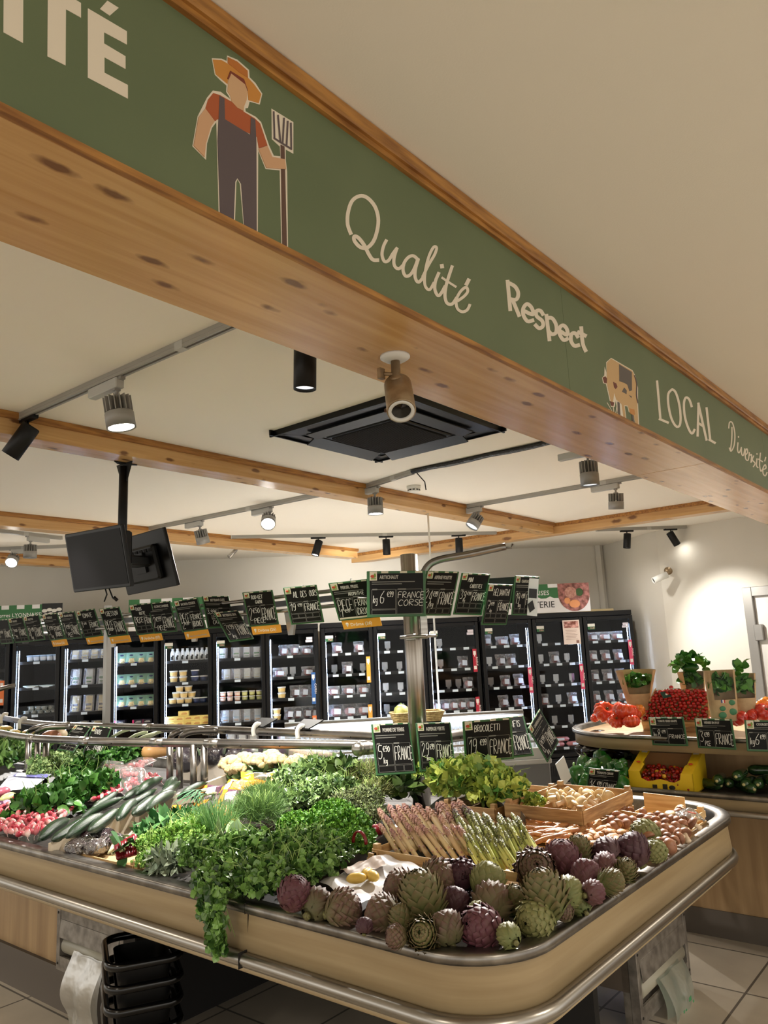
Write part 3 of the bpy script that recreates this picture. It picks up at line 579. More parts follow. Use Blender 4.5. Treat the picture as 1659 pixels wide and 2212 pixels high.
po = s.build('recipe_poster', M('poster_paper', (240, 224, 216), .5), [c for c in fr5.children if c.name.startswith('door')][1])
q = MB().bb(.075, .255, -.042, -.04, 1.795, 1.875); q.build('poster_photo', M('poster_meat_photo', (232, 178, 170), .5, c2=(120, 60, 46), ns=30), po)
q = MB()
for k in range(7): q.bb(.09 + .01 * (k % 2), .235 - .012 * (k % 3), -.042, -.04, 1.765 - k * .018, 1.768 - k * .018)
q.bb(.215, .25, -.042, -.04, 1.61, 1.645)
q.build('poster_text', M('poster_ink', (150, 110, 100), .6), po)
# wooden board lying on the right fridge
tag(MB().bb(-.25, .25, -.1, .12, 0, .035, .003).build('packing_board', M('pale_board', (206, 186, 140), .6), None, WP(3.62, 9.6, 1.985), (0, 0, ANG)), 'pale board lying on top of the right end fridge', 'board')

# products behind the doors
m_bag = film('clear_bag_film', (214, 220, 236), .16, .5, .12, 1., 30.); m_paperw = M('pack_label_white', (216, 226, 240), .5); m_meat = M('pink_meat', (196, 120, 116), .35, c2=(150, 62, 62), ns=25)
m_dkmeat = M('dark_meat', (120, 50, 48), .35, c2=(80, 30, 32), ns=25); m_chs = M('pale_cheese', (232, 214, 150), .5); m_holder = film('clear_holder', (190, 205, 225), .1, .35, .1, 0)
def pk_bag(meat, w=.12, h=.14, tilt=.3):
    s = MB(); rg = random.Random(len(meat.name) + int(w * 1000)); s.T = Matrix.Rotation(-tilt, 4, 'X')
    s.ball((0, 0, h * .38), (w * .38, .022, h * .34), 12, 8, .16, rg); me = s
    t = thing('meat_pack', 'x', 'meat pack'); me.build('meat', meat, t)
    s = MB(); s.T = Matrix.Rotation(-tilt, 4, 'X')
    for sg in (-1, 1):
        s.sheet(lambda u, v: ((u - .5) * w * (1 + .06 * math.sin(9 * v)), sg * (.03 * math.sin(PI * u) * math.sin(PI * min(1, v * 1.15)) + .003 * math.sin(17 * u + 13 * v)), v * h), 9, 9)
    s.build('film_wrap', m_bag, t)
    s = MB(); s.T = Matrix.Rotation(-tilt, 4, 'X') @ Matrix.Rotation(.08, 4, 'Y'); s.box((w * .08, -.034, h * .38), (w * .46, .002, h * .42)); s.build('label_sticker', m_paperw, t)
    return t
def pk_box(nm, cat, w, d, h, mats, fn):
    t = thing(nm, 'x', cat); fn(t, w, d, h, mats); return t
def tall_pack(nm, body, l1, l2, w=.125, h=.19, tilt=.22):
    t = thing(nm, 'x', 'cheese pack'); R_ = Matrix.Rotation(-tilt, 4, 'X')
    s = MB(); s.T = R_; s.box((0, 0, h / 2), (w * .62, .022, h * .92), 0, .004); s.build('contents', body, t)
    s = MB(); s.T = R_; s.sheet(lambda u, v: ((u - .5) * w, -.014 - .006 * math.sin(PI * u) + .002 * math.sin(11 * u + 9 * v), v * h), 7, 7); s.build('film_wrap', m_bag, t)
    s = MB(); s.T = R_; s.box((0, -.0125, h * .42), (w * .5, .002, h * .13)); s.cur = 1; s.box((0, -.0125, h * .2), (w * .4, .002, h * .06)); s.build('printed_label', [l1, l2], t)
    return t
def flat_pouch(nm, c0, c1, c2):
    t = thing(nm, 'x', 'pouch'); s = MB(); f = lambda u, v: ((u - .5) * .145 * (1 - .08 * v), -.035 * math.sin(PI * u) * math.sin(PI * v) - .02 + .05 * v, v * .125)
    s.sheet(f, 9, 9); s.cur = 1; s.sheet(lambda u, v: (lambda p: (p[0] * .8, p[1] - .003, p[2]))(f(.1 + .8 * u, .05 + .42 * v)), 7, 5); s.cur = 2; s.sheet(lambda u, v: (lambda p: (p[0], p[1] - .002, p[2]))(f(u, .0 + .12 * v)), 7, 3)
    s.build('pouch', [c0, c1, c2], t); q = MB(); q.ball((0, -.035, .095), (.022, .004, .009), 12, 6); q.build('oval_mark', M('navy_mark', (28, 44, 92), .5), t); return t
def tub(nm, r, h, c, lid, lab=None, cat='tub'):
    t = thing(nm, 'x', cat); MB().lathe([(r * .84, 0), (r, h), (r * .9, h)], 18).build('cup', c, t)
    MB().lathe([(r * 1.08, h - .006), (r * 1.1, h), (r * 1.08, h + .006), (r * .9, h + .007)], 18).build('lid', lid, t)
    if lab: MB().lathe([(r * .885, h * .22), (r * .98, h * .8)], 18, caps=False).build('printed_label', lab, t)
    return t
def bottle():
    t = thing('milk_bottle', 'x', 'bottle'); MB().lathe([(.026, 0), (.029, .005), (.029, .09), (.02, .115), (.013, .125), (.013, .13)], 14).build('bottle_body', M('milk_white', (236, 240, 240), .3), t)
    MB().lathe([(.015, .128), (.015, .145), (.002, .146)], 12).build('cap', m_white, t); MB().bb(-.014, .012, -.031, -.028, .018, .055).bb(-.004, .016, -.0312, -.028, .05, .07).build('printed_label', M('black_print', (24, 24, 26), .5), t); return t
def box_pack(nm, w, d, h, c, c2, strip=True, cat='box'):
    t = thing(nm, 'x', cat); MB().box((0, 0, h / 2), (w, d, h), 0, .0015).build('carton', c, t)
    if strip: MB().bb(-w / 2 - .001, -w / 2 + w * .16, -d / 2 - .001, d / 2, .001, h - .001).build('end_band', c2, t)
    MB().bb(-w * .2, w * .34, -d / 2 - .0015, -d / 2, h * .35, h * .5).bb(-w * .1, w * .3, -d / 2 - .0015, -d / 2, h * .6, h * .68).build('printing', M('pack_print', (200, 120, 60), .5) if not strip else m_white, t); return t
def holder():
    t = MB(); t.box((0, 0, .075), (.07, .004, .085), 0, .002).box((0, 0, .018), (.035, .004, .035)).box((0, .01, .002), (.08, .03, .004)); return t.build('clear_pusher', m_holder)
mk_green = M('pack_green', (60, 140, 76), .5); mk_ink = M('pack_ink', (60, 40, 46), .5); mk_wp = M('pack_paper', (228, 234, 232), .5)
P = {
 'bag': Kind(pk_bag(m_meat)), 'dark': Kind(pk_bag(m_dkmeat, .125, .15)), 'wide': Kind(pk_bag(m_meat, .16, .115, .2)), 'ham': Kind(pk_bag(M('ham_pink', (206, 138, 140), .4), .17, .15, .35)),
 'cheeseG': Kind(tall_pack('cheese_pack', mk_wp, mk_green, mk_green)), 'cheeseB': Kind(tall_pack('cheese_pack', m_chs, mk_ink, mk_ink)), 'cheeseW': Kind(tall_pack('cheese_pack', m_chs, mk_wp, mk_ink, .115, .115)),
 'green': Kind(tall_pack('cheese_pack', mk_wp, mk_green, mk_green, .12, .13, .1)), 'slice': Kind(tall_pack('cheese_pack', mk_wp, M('pack_pale', (220, 226, 214), .5), m_chs, .12, .13, .1)),
 'orange': Kind(tall_pack('cheese_pack', M('foil_pale_blue', (196, 214, 226), .35), M('pack_blue', (150, 190, 220), .5), M('pack_orange', (226, 160, 70), .5), .12, .15, .12)),
 'pouch': Kind(flat_pouch('grated_cheese_pouch', M('pouch_mint', (150, 196, 172), .4), M('pouch_window', (240, 214, 130), .5, c2=(250, 244, 214), ns=60), M('pouch_blue', (40, 80, 170), .4))),
 'tub': Kind(tub('cream_tub', .045, .062, M('tub_cream', (228, 214, 184), .5), m_white, M('tub_label', (222, 190, 120), .5))), 'dtub': Kind(tub('cream_tub', .045, .062, M('tub_blue', (30, 44, 84), .4), m_white)),
 'jar': Kind(tub('spread_jar', .034, .05, M('jar_orange', (206, 110, 70), .3), m_white, M('jar_label', (236, 214, 196), .5), 'jar')), 'gjar': Kind(tub('spread_jar', .034, .05, M('jar_green', (150, 150, 62), .3), m_white, M('jar_label2', (214, 216, 150), .5), 'jar')),
 'can': Kind(tub('yogurt_pot', .036, .07, M('pot_bluewhite', (176, 204, 232), .4), M('pot_lid', (190, 214, 236), .4), M('pot_label', (224, 230, 236), .5), 'yogurt pot')), 'clearcup': Kind(tub('dessert_cup', .034, .04, film('clear_cup', (210, 225, 215), .3, .5, .1, 0), film('clear_cup', (210, 225, 215), .3, .5, .1, 0), None, 'dessert cup')),
 'bottle': Kind(bottle()), 'pink': Kind(box_pack('dessert_box', .115, .1, .05, M('box_black', (36, 32, 48), .4), M('box_pink', (232, 60, 130), .5))), 'butter': Kind(box_pack('butter_box', .118, .1, .055, M('box_yellow', (246, 222, 130), .5), m_white, False)),
 'tray': Kind(tub('cheese_dish', .085, .02, mk_wp, M('dish_film', (206, 224, 220), .3), None, 'dish')), 'holder': Kind(tag(holder(), 'x', 'shelf pusher')), 'roll': None}
s = MB(); s.T = Matrix.Rotation(PI / 2, 4, 'Y'); s.lathe([(.004, -.12), (.026, -.1), (.03, 0), (.026, .1), (.004, .12)], 14); r_ = thing('sausage_roll', 'x', 'sausage pack'); s.T = Matrix.Translation((0, 0, .03)) @ s.T
s = MB(); s.T = Matrix.Translation((0, 0, .03)) @ Matrix.Rotation(PI / 2, 4, 'Y'); s.lathe([(.004, -.12), (.026, -.1), (.03, 0), (.026, .1), (.004, .12)], 14); s.build('meat', M('roll_pink', (214, 150, 152), .3, c2=(190, 110, 116), ns=30), r_); MB().bb(-.05, .05, -.032, -.029, .018, .045).build('label_sticker', m_paperw, r_); P['roll'] = Kind(r_)
DESC = {'bag': 'clear bag of pink meat', 'dark': 'clear bag of dark red meat', 'wide': 'wide clear bag of meat', 'ham': 'clear bag with a round pink ham', 'cheeseG': 'tall white cheese pack with green print', 'cheeseB': 'tall pale cheese pack with dark print', 'cheeseW': 'small yellow cheese pack', 'green': 'white pack with a green square', 'slice': 'white sliced cheese pack', 'orange': 'pale foil pack with orange corners', 'pouch': 'mint pouch of grated cheese', 'tub': 'cream tub with white lid', 'dtub': 'dark blue tub with white lid', 'jar': 'orange spread jar', 'gjar': 'green spread jar', 'can': 'pale blue yogurt pot', 'clearcup': 'clear dessert cup', 'bottle': 'white milk bottle with black print', 'pink': 'black dessert box, pink end', 'butter': 'yellow butter box', 'tray': 'flat round cheese dish', 'holder': 'empty clear shelf pusher', 'roll': 'pink wrapped sausage roll'}
HT = {'tub': .069, 'dtub': .069, 'jar': .057, 'gjar': .057, 'pink': .051, 'butter': .056, 'clearcup': .047, 'can': .077, 'roll': .058}
# door number: one list per shelf from the top; item = (kind, fraction across, stack level)
def row(k, n, a=.1, b=.9, st=1): return [(k, a + (b - a) * (i + .5) / n, l) for l in range(st) for i in range(n)]
CON = {
 1: [[], row('bag', 2), [], row('bag', 3)],
 2: [row('can', 5, .14, 1.0), row('tray', 2, .1, .9), row('clearcup', 5, .1, .98) + row('clearcup', 4, .2, .98)[0:0] + [('clearcup', .3 + .17 * i, 1) for i in range(4)], []],
 3: [row('cheeseW', 4, .04, 1), row('cheeseG', 3, .02, 1), row('cheeseB', 3, .02, 1), row('cheeseB', 2, .2, .9)],
 4: [row('pouch', 4, .0, 1), row('pouch', 4, 0, 1), row('pouch', 4, 0, 1), [('pink', .08 + .22 * i, 0) for i in range(5)] + [('pink', .1, 1), ('pink', .55, 1), ('pink', .78, 1)], []],
 5: [row('bottle', 8, .08, 1), [('tub', .16, 0), ('tub', .38, 0), ('tub', .16, 1), ('tub', .38, 1), ('dtub', .66, 0), ('dtub', .66, 1), ('dtub', .86, 0)], [('tub', .14, 0), ('tub', .32, 0), ('tub', .5, 0), ('dtub', .7, 0), ('tub', .22, 1), ('tub', .4, 1), ('tub', .58, 1), ('dtub', .85, 0), ('tub', .3, 2), ('tub', .5, 2)], [('butter', .1 + .2 * i, l) for l in (0, 1) for i in range(5)] + [('butter', .4, 2)], []],
 6: [[('green', .1, 0)] + row('green', 3, .3, 1), row('slice', 4, .08, 1), [(('jar' if i < 3 else 'gjar'), .1 + .165 * i, l) for l in (0, 1) for i in range(6)], row('orange', 4, .04, 1), row('slice', 3, .15, .9)],
 7: [[('bag', .3, 0), ('bag', .55, 0), ('wide', .82, 0)], [('holder', .32, 0), ('wide', .2, 0), ('holder', .5, 0), ('wide', .85, 0)], [('tub', .24, 0), ('tub', .24, 1), ('dark', .55, 0), ('dark', .75, 0), ('dark', .95, 0)], [('tub', .12, 0), ('tub', .12, 1), ('dark', .4, 0), ('dark', .58, 0), ('dark', .8, 0), ('dark', .97, 0)], row('bag', 3, .1, .8)],
 8: [[('bag', .28, 0), ('bag', .78, 0)], [('holder', .2, 0), ('dark', .5, 0), ('holder', .85, 0)], [('wide', .15, 0), ('wide', .5, 0), ('wide', .85, 0)], [('ham', .2, 0), ('ham', .52, 0), ('ham', .84, 0)], []],
 9: [[('holder', .25, 0)], row('holder', 3, 0, 1), row('holder', 3, 0, 1), row('holder', 3, 0, 1), []],
 10: [[('holder', .25, 0)], [('holder', .25, 0), ('dark', .76, 0)], [('holder', .4, 0), ('holder', .62, 0), ('bag', .84, 0)], row('bag', 5, .02, .95), []],
 11: [[('dark', .1, 0), ('wide', .45, 0), ('bag', .76, 0)], [('holder', .13, 0), ('dark', .4, 0), ('dark', .64, 0)], [('holder', .13, 0), ('bag', .47, 0), ('dark', .78, 0)], [('dark', .4, 0), ('bag', .74, 0)], []],
 12: [[('holder', .13, 0)], [('holder', .13, 0), ('dark', .46, 0), ('holder', .75, 0)], [('holder', .13, 0), ('holder', .45, 0), ('holder', .82, 0)], [('bag', .13, 0), ('holder', .47, 0), ('bag', .8, 0)], row('holder', 2, .15, .9), [('roll', .3, 0), ('roll', .42, 1), ('roll', .78, 0)]],
 13: [row('wide', 3, .05, .95), row('bag', 3, .02, .95), row('dark', 3, .02, .95), row('bag', 3, .02, .95), [], [('roll', .2, 0)]]}
DN = {1: 'leftmost', 2: 'second', 3: 'third', 4: 'fourth', 5: 'fifth', 6: 'sixth', 7: 'seventh', 8: 'eighth', 9: 'ninth', 10: 'tenth', 11: 'third last', 12: 'second last', 13: 'rightmost'}
rf = random.Random(3)
for dn, shelves in CON.items():
    a, b, zz = DOORS[dn]; a += .05; b -= .05
    for si, items in enumerate(shelves):
        for i, (k, fx, lv) in enumerate(sorted(items, key=lambda q: (q[2], q[1]))):
            same = [q for q in items if q[0] == k]; x = a + (b - a) * fx
            pos = nth([q for q in sorted(same, key=lambda q: (q[2], q[1]))].index((k, fx, lv)), len(same)) if lv == 0 or k not in HT else 'stacked, ' + nth(sorted([q[1] for q in same if q[2] == lv]).index(fx), len([q for q in same if q[2] == lv]))
            P[k].put(WP(x, FT + .11 + rf.uniform(0, .02), zz[si] - .019 + lv * HT.get(k, 0)), (0, 0, ANG + rf.uniform(-.12, .12) * (k in ('bag', 'dark', 'wide', 'ham'))), 1.,
                     '%s, %s, shelf %s of %s fridge' % (DESC[k], pos, ['one', 'two', 'three', 'four', 'five', 'six'][si], DN[dn]), DESC[k] + 's behind glass')
        n = 0
        tg = MB()
        for fx in ([.22, .52, .82] if dn > 7 else [.45]): tg.box((a + (b - a) * fx, 0, 0), (.068, .003, .028))
        if items: 
            o = tag(tg.build('price_tag_strip', m_lab, None, None, None), 'pale price tags clipped to shelf %s of the %s fridge door' % (['one', 'two', 'three', 'four', 'five', 'six'][si], DN[dn]), 'price tags', 'price tags on the fridge shelves')
            o.location = ND * (FT + .056) + Vector((0, 0, zz[si] - .03)); o.rotation_euler = (0, 0, ANG)

# banners standing on the fridges
m_ban = M('banner_white', (232, 232, 236), .5); m_bang = M('banner_green', (52, 112, 66), .5); m_bank = M('banner_black', (26, 28, 30), .5)
def banner(label, s0, s1, z0, z1, txt, txt2, photo):
    t = thing('shop_banner', label, 'banner', 'banners standing on the fridges', WP(s0, FT - .02, z0), (0, 0, ANG)); W_ = s1 - s0; H = z1 - z0
    MB().bb(0, W_, 0, .006, 0, H).build('board', m_ban, t)
    g = MB(); n = 9; sw = W_ / n
    for k in range(0, n, 2): g.bb(k * sw, (k + 1) * sw, -.002, 0, H * .87, H)
    g.bb(0, W_, -.002, 0, H * .56, H * .87)
    for k in range(7): g.add([(W_ * (k / 7), -.001, H * .57), (W_ * ((k + 1) / 7), -.001, H * .57), (W_ * ((k + .5) / 7 + .03), -.001, H * .5), (W_ * ((k + .5) / 7 - .03), -.001, H * .5)], [(0, 1, 2, 3)])
    g.build('striped_awning_print', m_bang, t)
    R_ = Matrix.Rotation(PI / 2, 4, 'X')
    tr_ = photo[0] if photo else W_
    text(txt, .06 if W_ < .9 else .078, m_ban, t, Matrix.Translation((W_ * .03 if photo and photo[0] > W_ * .5 else W_ * .08, -.003, H * .62)) @ R_)
    if txt2: text(txt2, .112, m_bank, t, Matrix.Translation((.02, -.003, H * .18)) @ R_, sx=.95)
    if photo: photo[1](t, W_, H)
    return t
def cups(t, W_, H):
    MB().bb(W_ * .7, W_, -.004, 0, H * .4, H * 1.02).build('photo_panel', m_bank, t); s = MB()
    for i in range(12): s.ball((W_ * (.74 + .07 * (i % 4) + .02 * (i // 4 % 2)), -.006, H * (.5 + .14 * (i // 4) + .03 * (i % 2))), (.032, .003, .02), 12, 6)
    s.build('photo_of_cheeses', M('photo_white', (224, 224, 220), .6), t)
banner('striped green banner reading Terres LYONNAISES above the left fridges', -3.56, -2.80, 1.99, 2.34, 'Terres LYONNAISES', None, (1, cups))
banner('striped green banner half hidden behind the price boards above the milk', -2.06, -.95, 1.99, 2.35, 'Terres LYONNAISES', None, None)
def meat(t, W_, H):
    s = MB(); c = (W_ * .83, H * .62)
    pts = [(c[0] + .2 * math.cos(a) , c[1] + .21 * math.sin(a)) for a in [PI + k * PI / 16 for k in range(17)]]; pts = [(min(p[0], W_), min(p[1], H)) for p in pts] + [(W_, H), (c[0] - .2, H)]
    s.add([(x, -.004, z) for x, z in pts], [tuple(range(len(pts)))]); s.build('photo_panel', M('meat_photo', (196, 132, 128), .5, c2=(110, 66, 58), ns=18), t)
    s = MB(); s.ball((c[0] - .04, -.006, c[1] + .02), (.08, .003, .07), 16, 8); s.cur = 1; s.ball((c[0] + .0, -.007, c[1] - .12), (.07, .003, .05), 16, 8); s.ball((c[0] - .09, -.006, c[1] - .08), (.04, .003, .04), 12, 6); s.cur = 2; s.ball((c[0] + .07, -.006, c[1] + .02), (.05, .003, .05), 12, 6)
    s.build('photo_of_cold_cuts', [M('photo_pate', (176, 120, 110), .6, c2=(206, 160, 146), ns=40), M('photo_slice', (232, 160, 110), .6), M('photo_leaf', (60, 92, 50), .6)], t)
banner('white and green banner reading LYONNAISES and CHARCUTERIE above the right fridges', 2.3, 3.47, 1.99, 2.34, '        LYONNAISES', 'CHARCUTERIE', (1, meat))
import re
# ---------------------------------------------------------------- the produce stand
def rpath(x0, x1, y0, y1, r, z, n=10, r2=.3):
    """open U: from (x0,y1) down to the near corner, along y0 and back up at x1"""
    P = [(x0, y1, z), (x0, (y0 + y1) / 2, z)]
    P += [(x0 + r - r * math.cos(a), y0 + r - r * math.sin(a), z) for a in [PI / 2 * k / n for k in range(n + 1)]]
    P += [((x0 + x1) / 2, y0, z)]
    P += [(x1 - r2 + r2 * math.sin(a), y0 + r2 - r2 * math.cos(a), z) for a in [PI / 2 * k / n for k in range(n + 1)]]
    P += [(x1, (y0 + y1) / 2, z), (x1, y1, z)]; return P
IY1 = 6.6
def strip(s, path, prof):
    """sweep a vertical profile [(offset outward, z)] along a flat path"""
    n = len(path); P = [Vector((p[0], p[1])) for p in path]; vs = []; m = len(prof)
    for i, p in enumerate(P):
        t = (P[min(i + 1, n - 1)] - P[max(i - 1, 0)]).normalized(); o = Vector((t.y, -t.x)) * -1
        for off, z in prof: q = p - o * off * -1 if False else p + Vector((-t.y, t.x)) * -off; vs.append((q.x, q.y, z))
    s.add(vs, [(i * m + k, i * m + k + 1, (i + 1) * m + k + 1, (i + 1) * m + k) for i in range(n - 1) for k in range(m - 1)], True)
stand = thing('produce_stand', 'long produce stand with rounded corner, pale laminate skirt and steel rims', 'produce stand', loc=(0, 0, 0))
base_path = rpath(1.675, 3.72, 1.065, IY1, .22, 0)
s = MB(); strip(s, base_path, [(.0, .885), (.012, .75), (.0, .745), (-.03, .745), (-.03, .885), (0, .885)]); s.build('laminate_skirt', m_lam, stand)
s = MB(); strip(s, base_path, [(-.045, .80), (-.045, .893), (-.04, .9), (.012, .902), (.018, .898), (.018, .876), (.002, .874)]); s.build('steel_rim', m_steel2, stand)
def bump(s, z, r, of): 
    pts = rpath(1.675 - of, 3.66 + of, 1.065 - of, IY1, .24, z); s.tube(pts, r, 10)
s = MB(); bump(s, .747, .021, .022); s.build('bumper_tube', m_steel, stand)
s = MB(); bump(s, .718, .012, .008); s.build('lower_bumper_tube', m_lam, stand)
s = MB()
JY = atx(520, 2062, 1.64).y; s.bb(1.630, 1.69, JY - .0007, JY + .0007, .726, .7715)
s.bb(1.6565, 1.68, JY - .0004, JY + .0004, .873, .9035).bb(1.669, 1.68, JY - .0003, JY + .0003, .77, .873)
s.build('rim_joint', m_dark, stand)
def bed(x, y):
    q = min(x - 1.72, y - 1.1, 3.68 - x); q = max(0, min(q, .95)); return .835 + .13 * q
def inside(x, y): return 1.72 < x < 3.68 and y > 1.1
gx = np.linspace(1.70, 3.70, 22); gy = np.linspace(1.09, IY1, 40); vs = [(x, y, bed(x, y) - .01) for y in gy for x in gx]
# clip the corners of the bed to the rounded outline
def rc(x, y):
    for cx_, r in ((1.70, .2), (3.70, .28)):
        ccx = cx_ + (r if cx_ < 2 else -r); ccy = 1.09 + r
        if (x < ccx if cx_ < 2 else x > ccx) and y < ccy:
            d = math.hypot(x - ccx, y - ccy)
            if d > r: return (ccx + (x - ccx) * r / d, ccy + (y - ccy) * r / d)
    return (x, y)
vs = [(rc(x, y) + (z,)) for x, y, z in vs]
MB().add(vs, [(j * 22 + i, j * 22 + i + 1, (j + 1) * 22 + i + 1, (j + 1) * 22 + i) for j in range(39) for i in range(21)], True).build('display_bed', M('grey_metal_tray', (70, 66, 62), .6, .2, c2=(46, 44, 42), ns=12), stand)
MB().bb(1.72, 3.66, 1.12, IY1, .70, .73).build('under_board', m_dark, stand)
YV = atx(280, 2012, 2.1).y
s = MB(); s.bb(2.13, 3.3, YV + .02, IY1, .19, .70); s.build('base_cabinet', m_lam2, stand)
s = MB(); s.bb(2.11, 3.32, YV, IY1, 0, .19); s.build('plinth', M('brown_grey_plinth', (92, 84, 76), .5), stand)
s = MB(); s.bb(3.0, 3.04, 1.5, YV, .0, .70).bb(2.13, 3.04, YV - .01, YV + .02, 0, .7); s.build('recess_panel', m_dark, stand)  # near-black panel puts the shade of the open recess into its colour
# bag dispensers
m_galv = M('galvanised_metal', (150, 144, 136), .5, .5, c2=(112, 106, 100), ns=20)
m_plas = film('thin_bag_plastic', (176, 174, 160), .5, .16, .4, .5, 14.); m_plas2 = film('green_bag_plastic', (176, 200, 184), .5, .16, .35, .5, 14.)
def dispenser(label, loc, rz, w, h, d, mbag, printed):
    t = thing('bag_dispenser', label, 'bag dispenser', 'metal bag dispensers under the stand', loc, (0, 0, rz))  # local x along front, -y faces out
    s = MB().bb(-w / 2, -w / 2 + .03, -.012, d, -h, 0, .002).bb(w / 2 - .03, w / 2, -.012, d, -h, 0, .002).bb(-w / 2, w / 2, .06, d, -h, 0).bb(-w / 2, w / 2, 0, d, -.02, 0)
    s.build('housing', m_galv, t)
    MB().bb(-w / 2 + .03, w / 2 - .03, -.008, -.0, -h * .22, -.005).build('top_panel', m_galv, t)
    s = MB(); s.T = Matrix.Translation((0, -.006, -h * .2)) @ Matrix.Rotation(-.12, 4, 'X'); s.bb(-w / 2 + .035, w / 2 - .035, -.004, 0, -h * .28, 0, .001); s.build('flap', m_galv, t)
    MB().bb(-w / 2 + .03, w / 2 - .03, -.01, 0, -h, -h * .78).build('bottom_panel', m_galv, t)
    s = MB()
    for x in (-w / 2 + .015, w / 2 - .015):
        for z in (-.03, -h + .03): s.ball((x, -.013, z), (.006, .003, .006), 8, 6)
    s.build('screw_heads', M('screw_dark', (50, 46, 42), .4, .8), t)
    s = MB(); s.T = Matrix.Translation((0, .03, -h * .62)) @ Matrix.Rotation(PI / 2, 4, 'Y'); s.lathe([(.012, -w * .42), (.042, -w * .42), (.042, w * .42), (.012, w * .42)], 20); s.build('bag_roll', M('roll_film', (170, 166, 150), .35), t)
    bg = MB(); bw = w * .46; bl = h * 1.25
    bg.sheet(lambda u, v: ((u - .45) * bw * (1 - .18 * v) + .015 * math.sin(5 * v), -.015 - .035 * math.sin(PI * min(1, v * 1.4)) + .012 * math.sin(14 * u + 4 * v) * (.3 + v), -h * .6 - v * bl), 16, 16)
    bg.sheet(lambda u, v: ((u - .45) * bw * (1 - .18 * v) + .02 * math.sin(5 * v + 1), -.03 - .05 * math.sin(PI * min(1, v * 1.4)) + .012 * math.sin(11 * u + 5 * v + 2) * (.3 + v), -h * .6 - v * bl), 16, 16)
    b_ = bg.build('hanging_bag', mbag, t)
    if printed:
        s = MB()
        for k in range(14): s.box((-.06 + .13 * rnd.random(), -.1, -h * .6 - bl * (.25 + .6 * rnd.random())), (rnd.uniform(.01, .03), .001, rnd.uniform(.006, .02)), 0)
        s.build('green_print', M('bag_print', (70, 150, 96), .6), b_)
    return t
p0 = atx(137, 1958, 2.1); p1 = atx(280, 2012, 2.1)

dispenser('metal bag dispenser with a hanging translucent bag, under the stand at left', (2.08, (p0.y + p1.y) / 2, p0.z + .015), -PI / 2, abs(p0.y - p1.y), p0.z - atx(140, 2105, 2.08).z, .05, m_plas, False)
YV2 = p1.y
q0 = aty(1372, 2060, 1.48); q1 = aty(1480, 1990, 1.48)
MB().bb(q0.x, q1.x - .0, 1.52, 2.1, .16, .70).build('pedestal', M('grey_brown_panel', (104, 94, 84), .4), stand)
dispenser('metal bag dispenser with green printed bags, under the right side of the stand', ((q0.x + q1.x) / 2, 1.49, q0.z + .02), 0, q1.x - q0.x, q0.z + .02 - aty(1480, 2120, 1.48).z, .03, m_plas2, True)
# stacked shopping baskets in the dark recess
bp = atx(318, 2120, 1.95)
for k in range(4):
    t = thing('shopping_basket', 'black shopping basket with rounded handle, %s of the stack under the stand' % ['top', 'second from top', 'third from top', 'lowest'][k], 'shopping basket', 'stacked black shopping baskets', (1.97, bp.y + .07, .485 - .08 * k), (0, 0, -.5)); t.scale = (.62, .62, .8)
    P_ = [(-.2 + .07 * (1 - math.cos(a)) if False else x, y, 0) for x, y, a in []]
    rr = lambda a, b, r, z, n=6: [(sx * (a - r) + r * math.cos(t0 + PI / 2 * i / n), sy * (b - r) + r * math.sin(t0 + PI / 2 * i / n), z) for sx, sy, t0 in ((1, 1, 0), (-1, 1, PI / 2), (-1, -1, PI), (1, -1, 3 * PI / 2)) for i in range(n + 1)]
    MB().tube(rr(.225, .29, .1, .01), .021, 8, closed=True).build('handle_loop', m_gloss, t)
    s = MB(); A, B, C_, D = rr(.17, .24, .07, -.015), rr(.14, .21, .06, -.2), rr(.13, .2, .06, -.2), rr(.16, .23, .07, -.015); n = len(A)
    s.add(A + B, [(i, (i + 1) % n, n + (i + 1) % n, n + i) for i in range(n)], True); s.add(B, [tuple(range(n))]); s.build('basket_shell', m_black, t)
# steel partitions and pale boards across the bed
m_board = M('cream_divider', (206, 192, 170), .45); m_crate = M('crate_poplar', (216, 184, 134), .6, c2=(190, 150, 98), ns=3, nd=5, stretch=(2, 2, 22), bump=.1, bs=60)
m_crate2 = M('crate_poplar_old', (184, 150, 104), .65, c2=(140, 104, 66), ns=4, nd=5, stretch=(2, 2, 22), bump=.1, bs=60)
def divider(nm, label, cat, a, b, za, zb, h, th, mat):
    a = Vector((a[0], a[1])); b = Vector((b[0], b[1])); d = (b - a).normalized(); n = Vector((-d.y, d.x)) * th / 2
    vs = [(*(a - n), za - h), (*(a + n), za - h), (*(b + n), zb - h), (*(b - n), zb - h), (*(a - n), za), (*(a + n), za), (*(b + n), zb), (*(b - n), zb)]
    return tag(MB().add(vs, [(3, 2, 1, 0), (4, 5, 6, 7), (0, 1, 5, 4), (1, 2, 6, 5), (2, 3, 7, 6), (3, 0, 4, 7)]).build(nm, mat), label, cat)
divider('divider_board', 'long cream board between the cucumbers and the herbs', 'divider', at(108, 1822, .93).xy, at(515, 1663, 1.03).xy, .93, 1.03, .13, .02, m_board)
divider('divider_board', 'short grey board between the radishes and the cucumbers', 'divider', (1.78, 3.66), (2.5, 3.86), .885, .93, .09, .012, M('grey_divider', (110, 112, 104), .5))
divider('metal_divider', 'worn metal partition between the parsley and the potato paper', 'partition', (1.94, 1.93), (2.62, 2.06), .92, .965, .11, .02, m_steel2)
rg = MB(); RP = [Vector((*at(u, v, 1.0).xy, 1.0)) for u, v in [(905, 1770), (918, 1752), (940, 1732), (965, 1717), (1005, 1706), (1050, 1706), (1085, 1717), (1112, 1737), (1135, 1765)]]
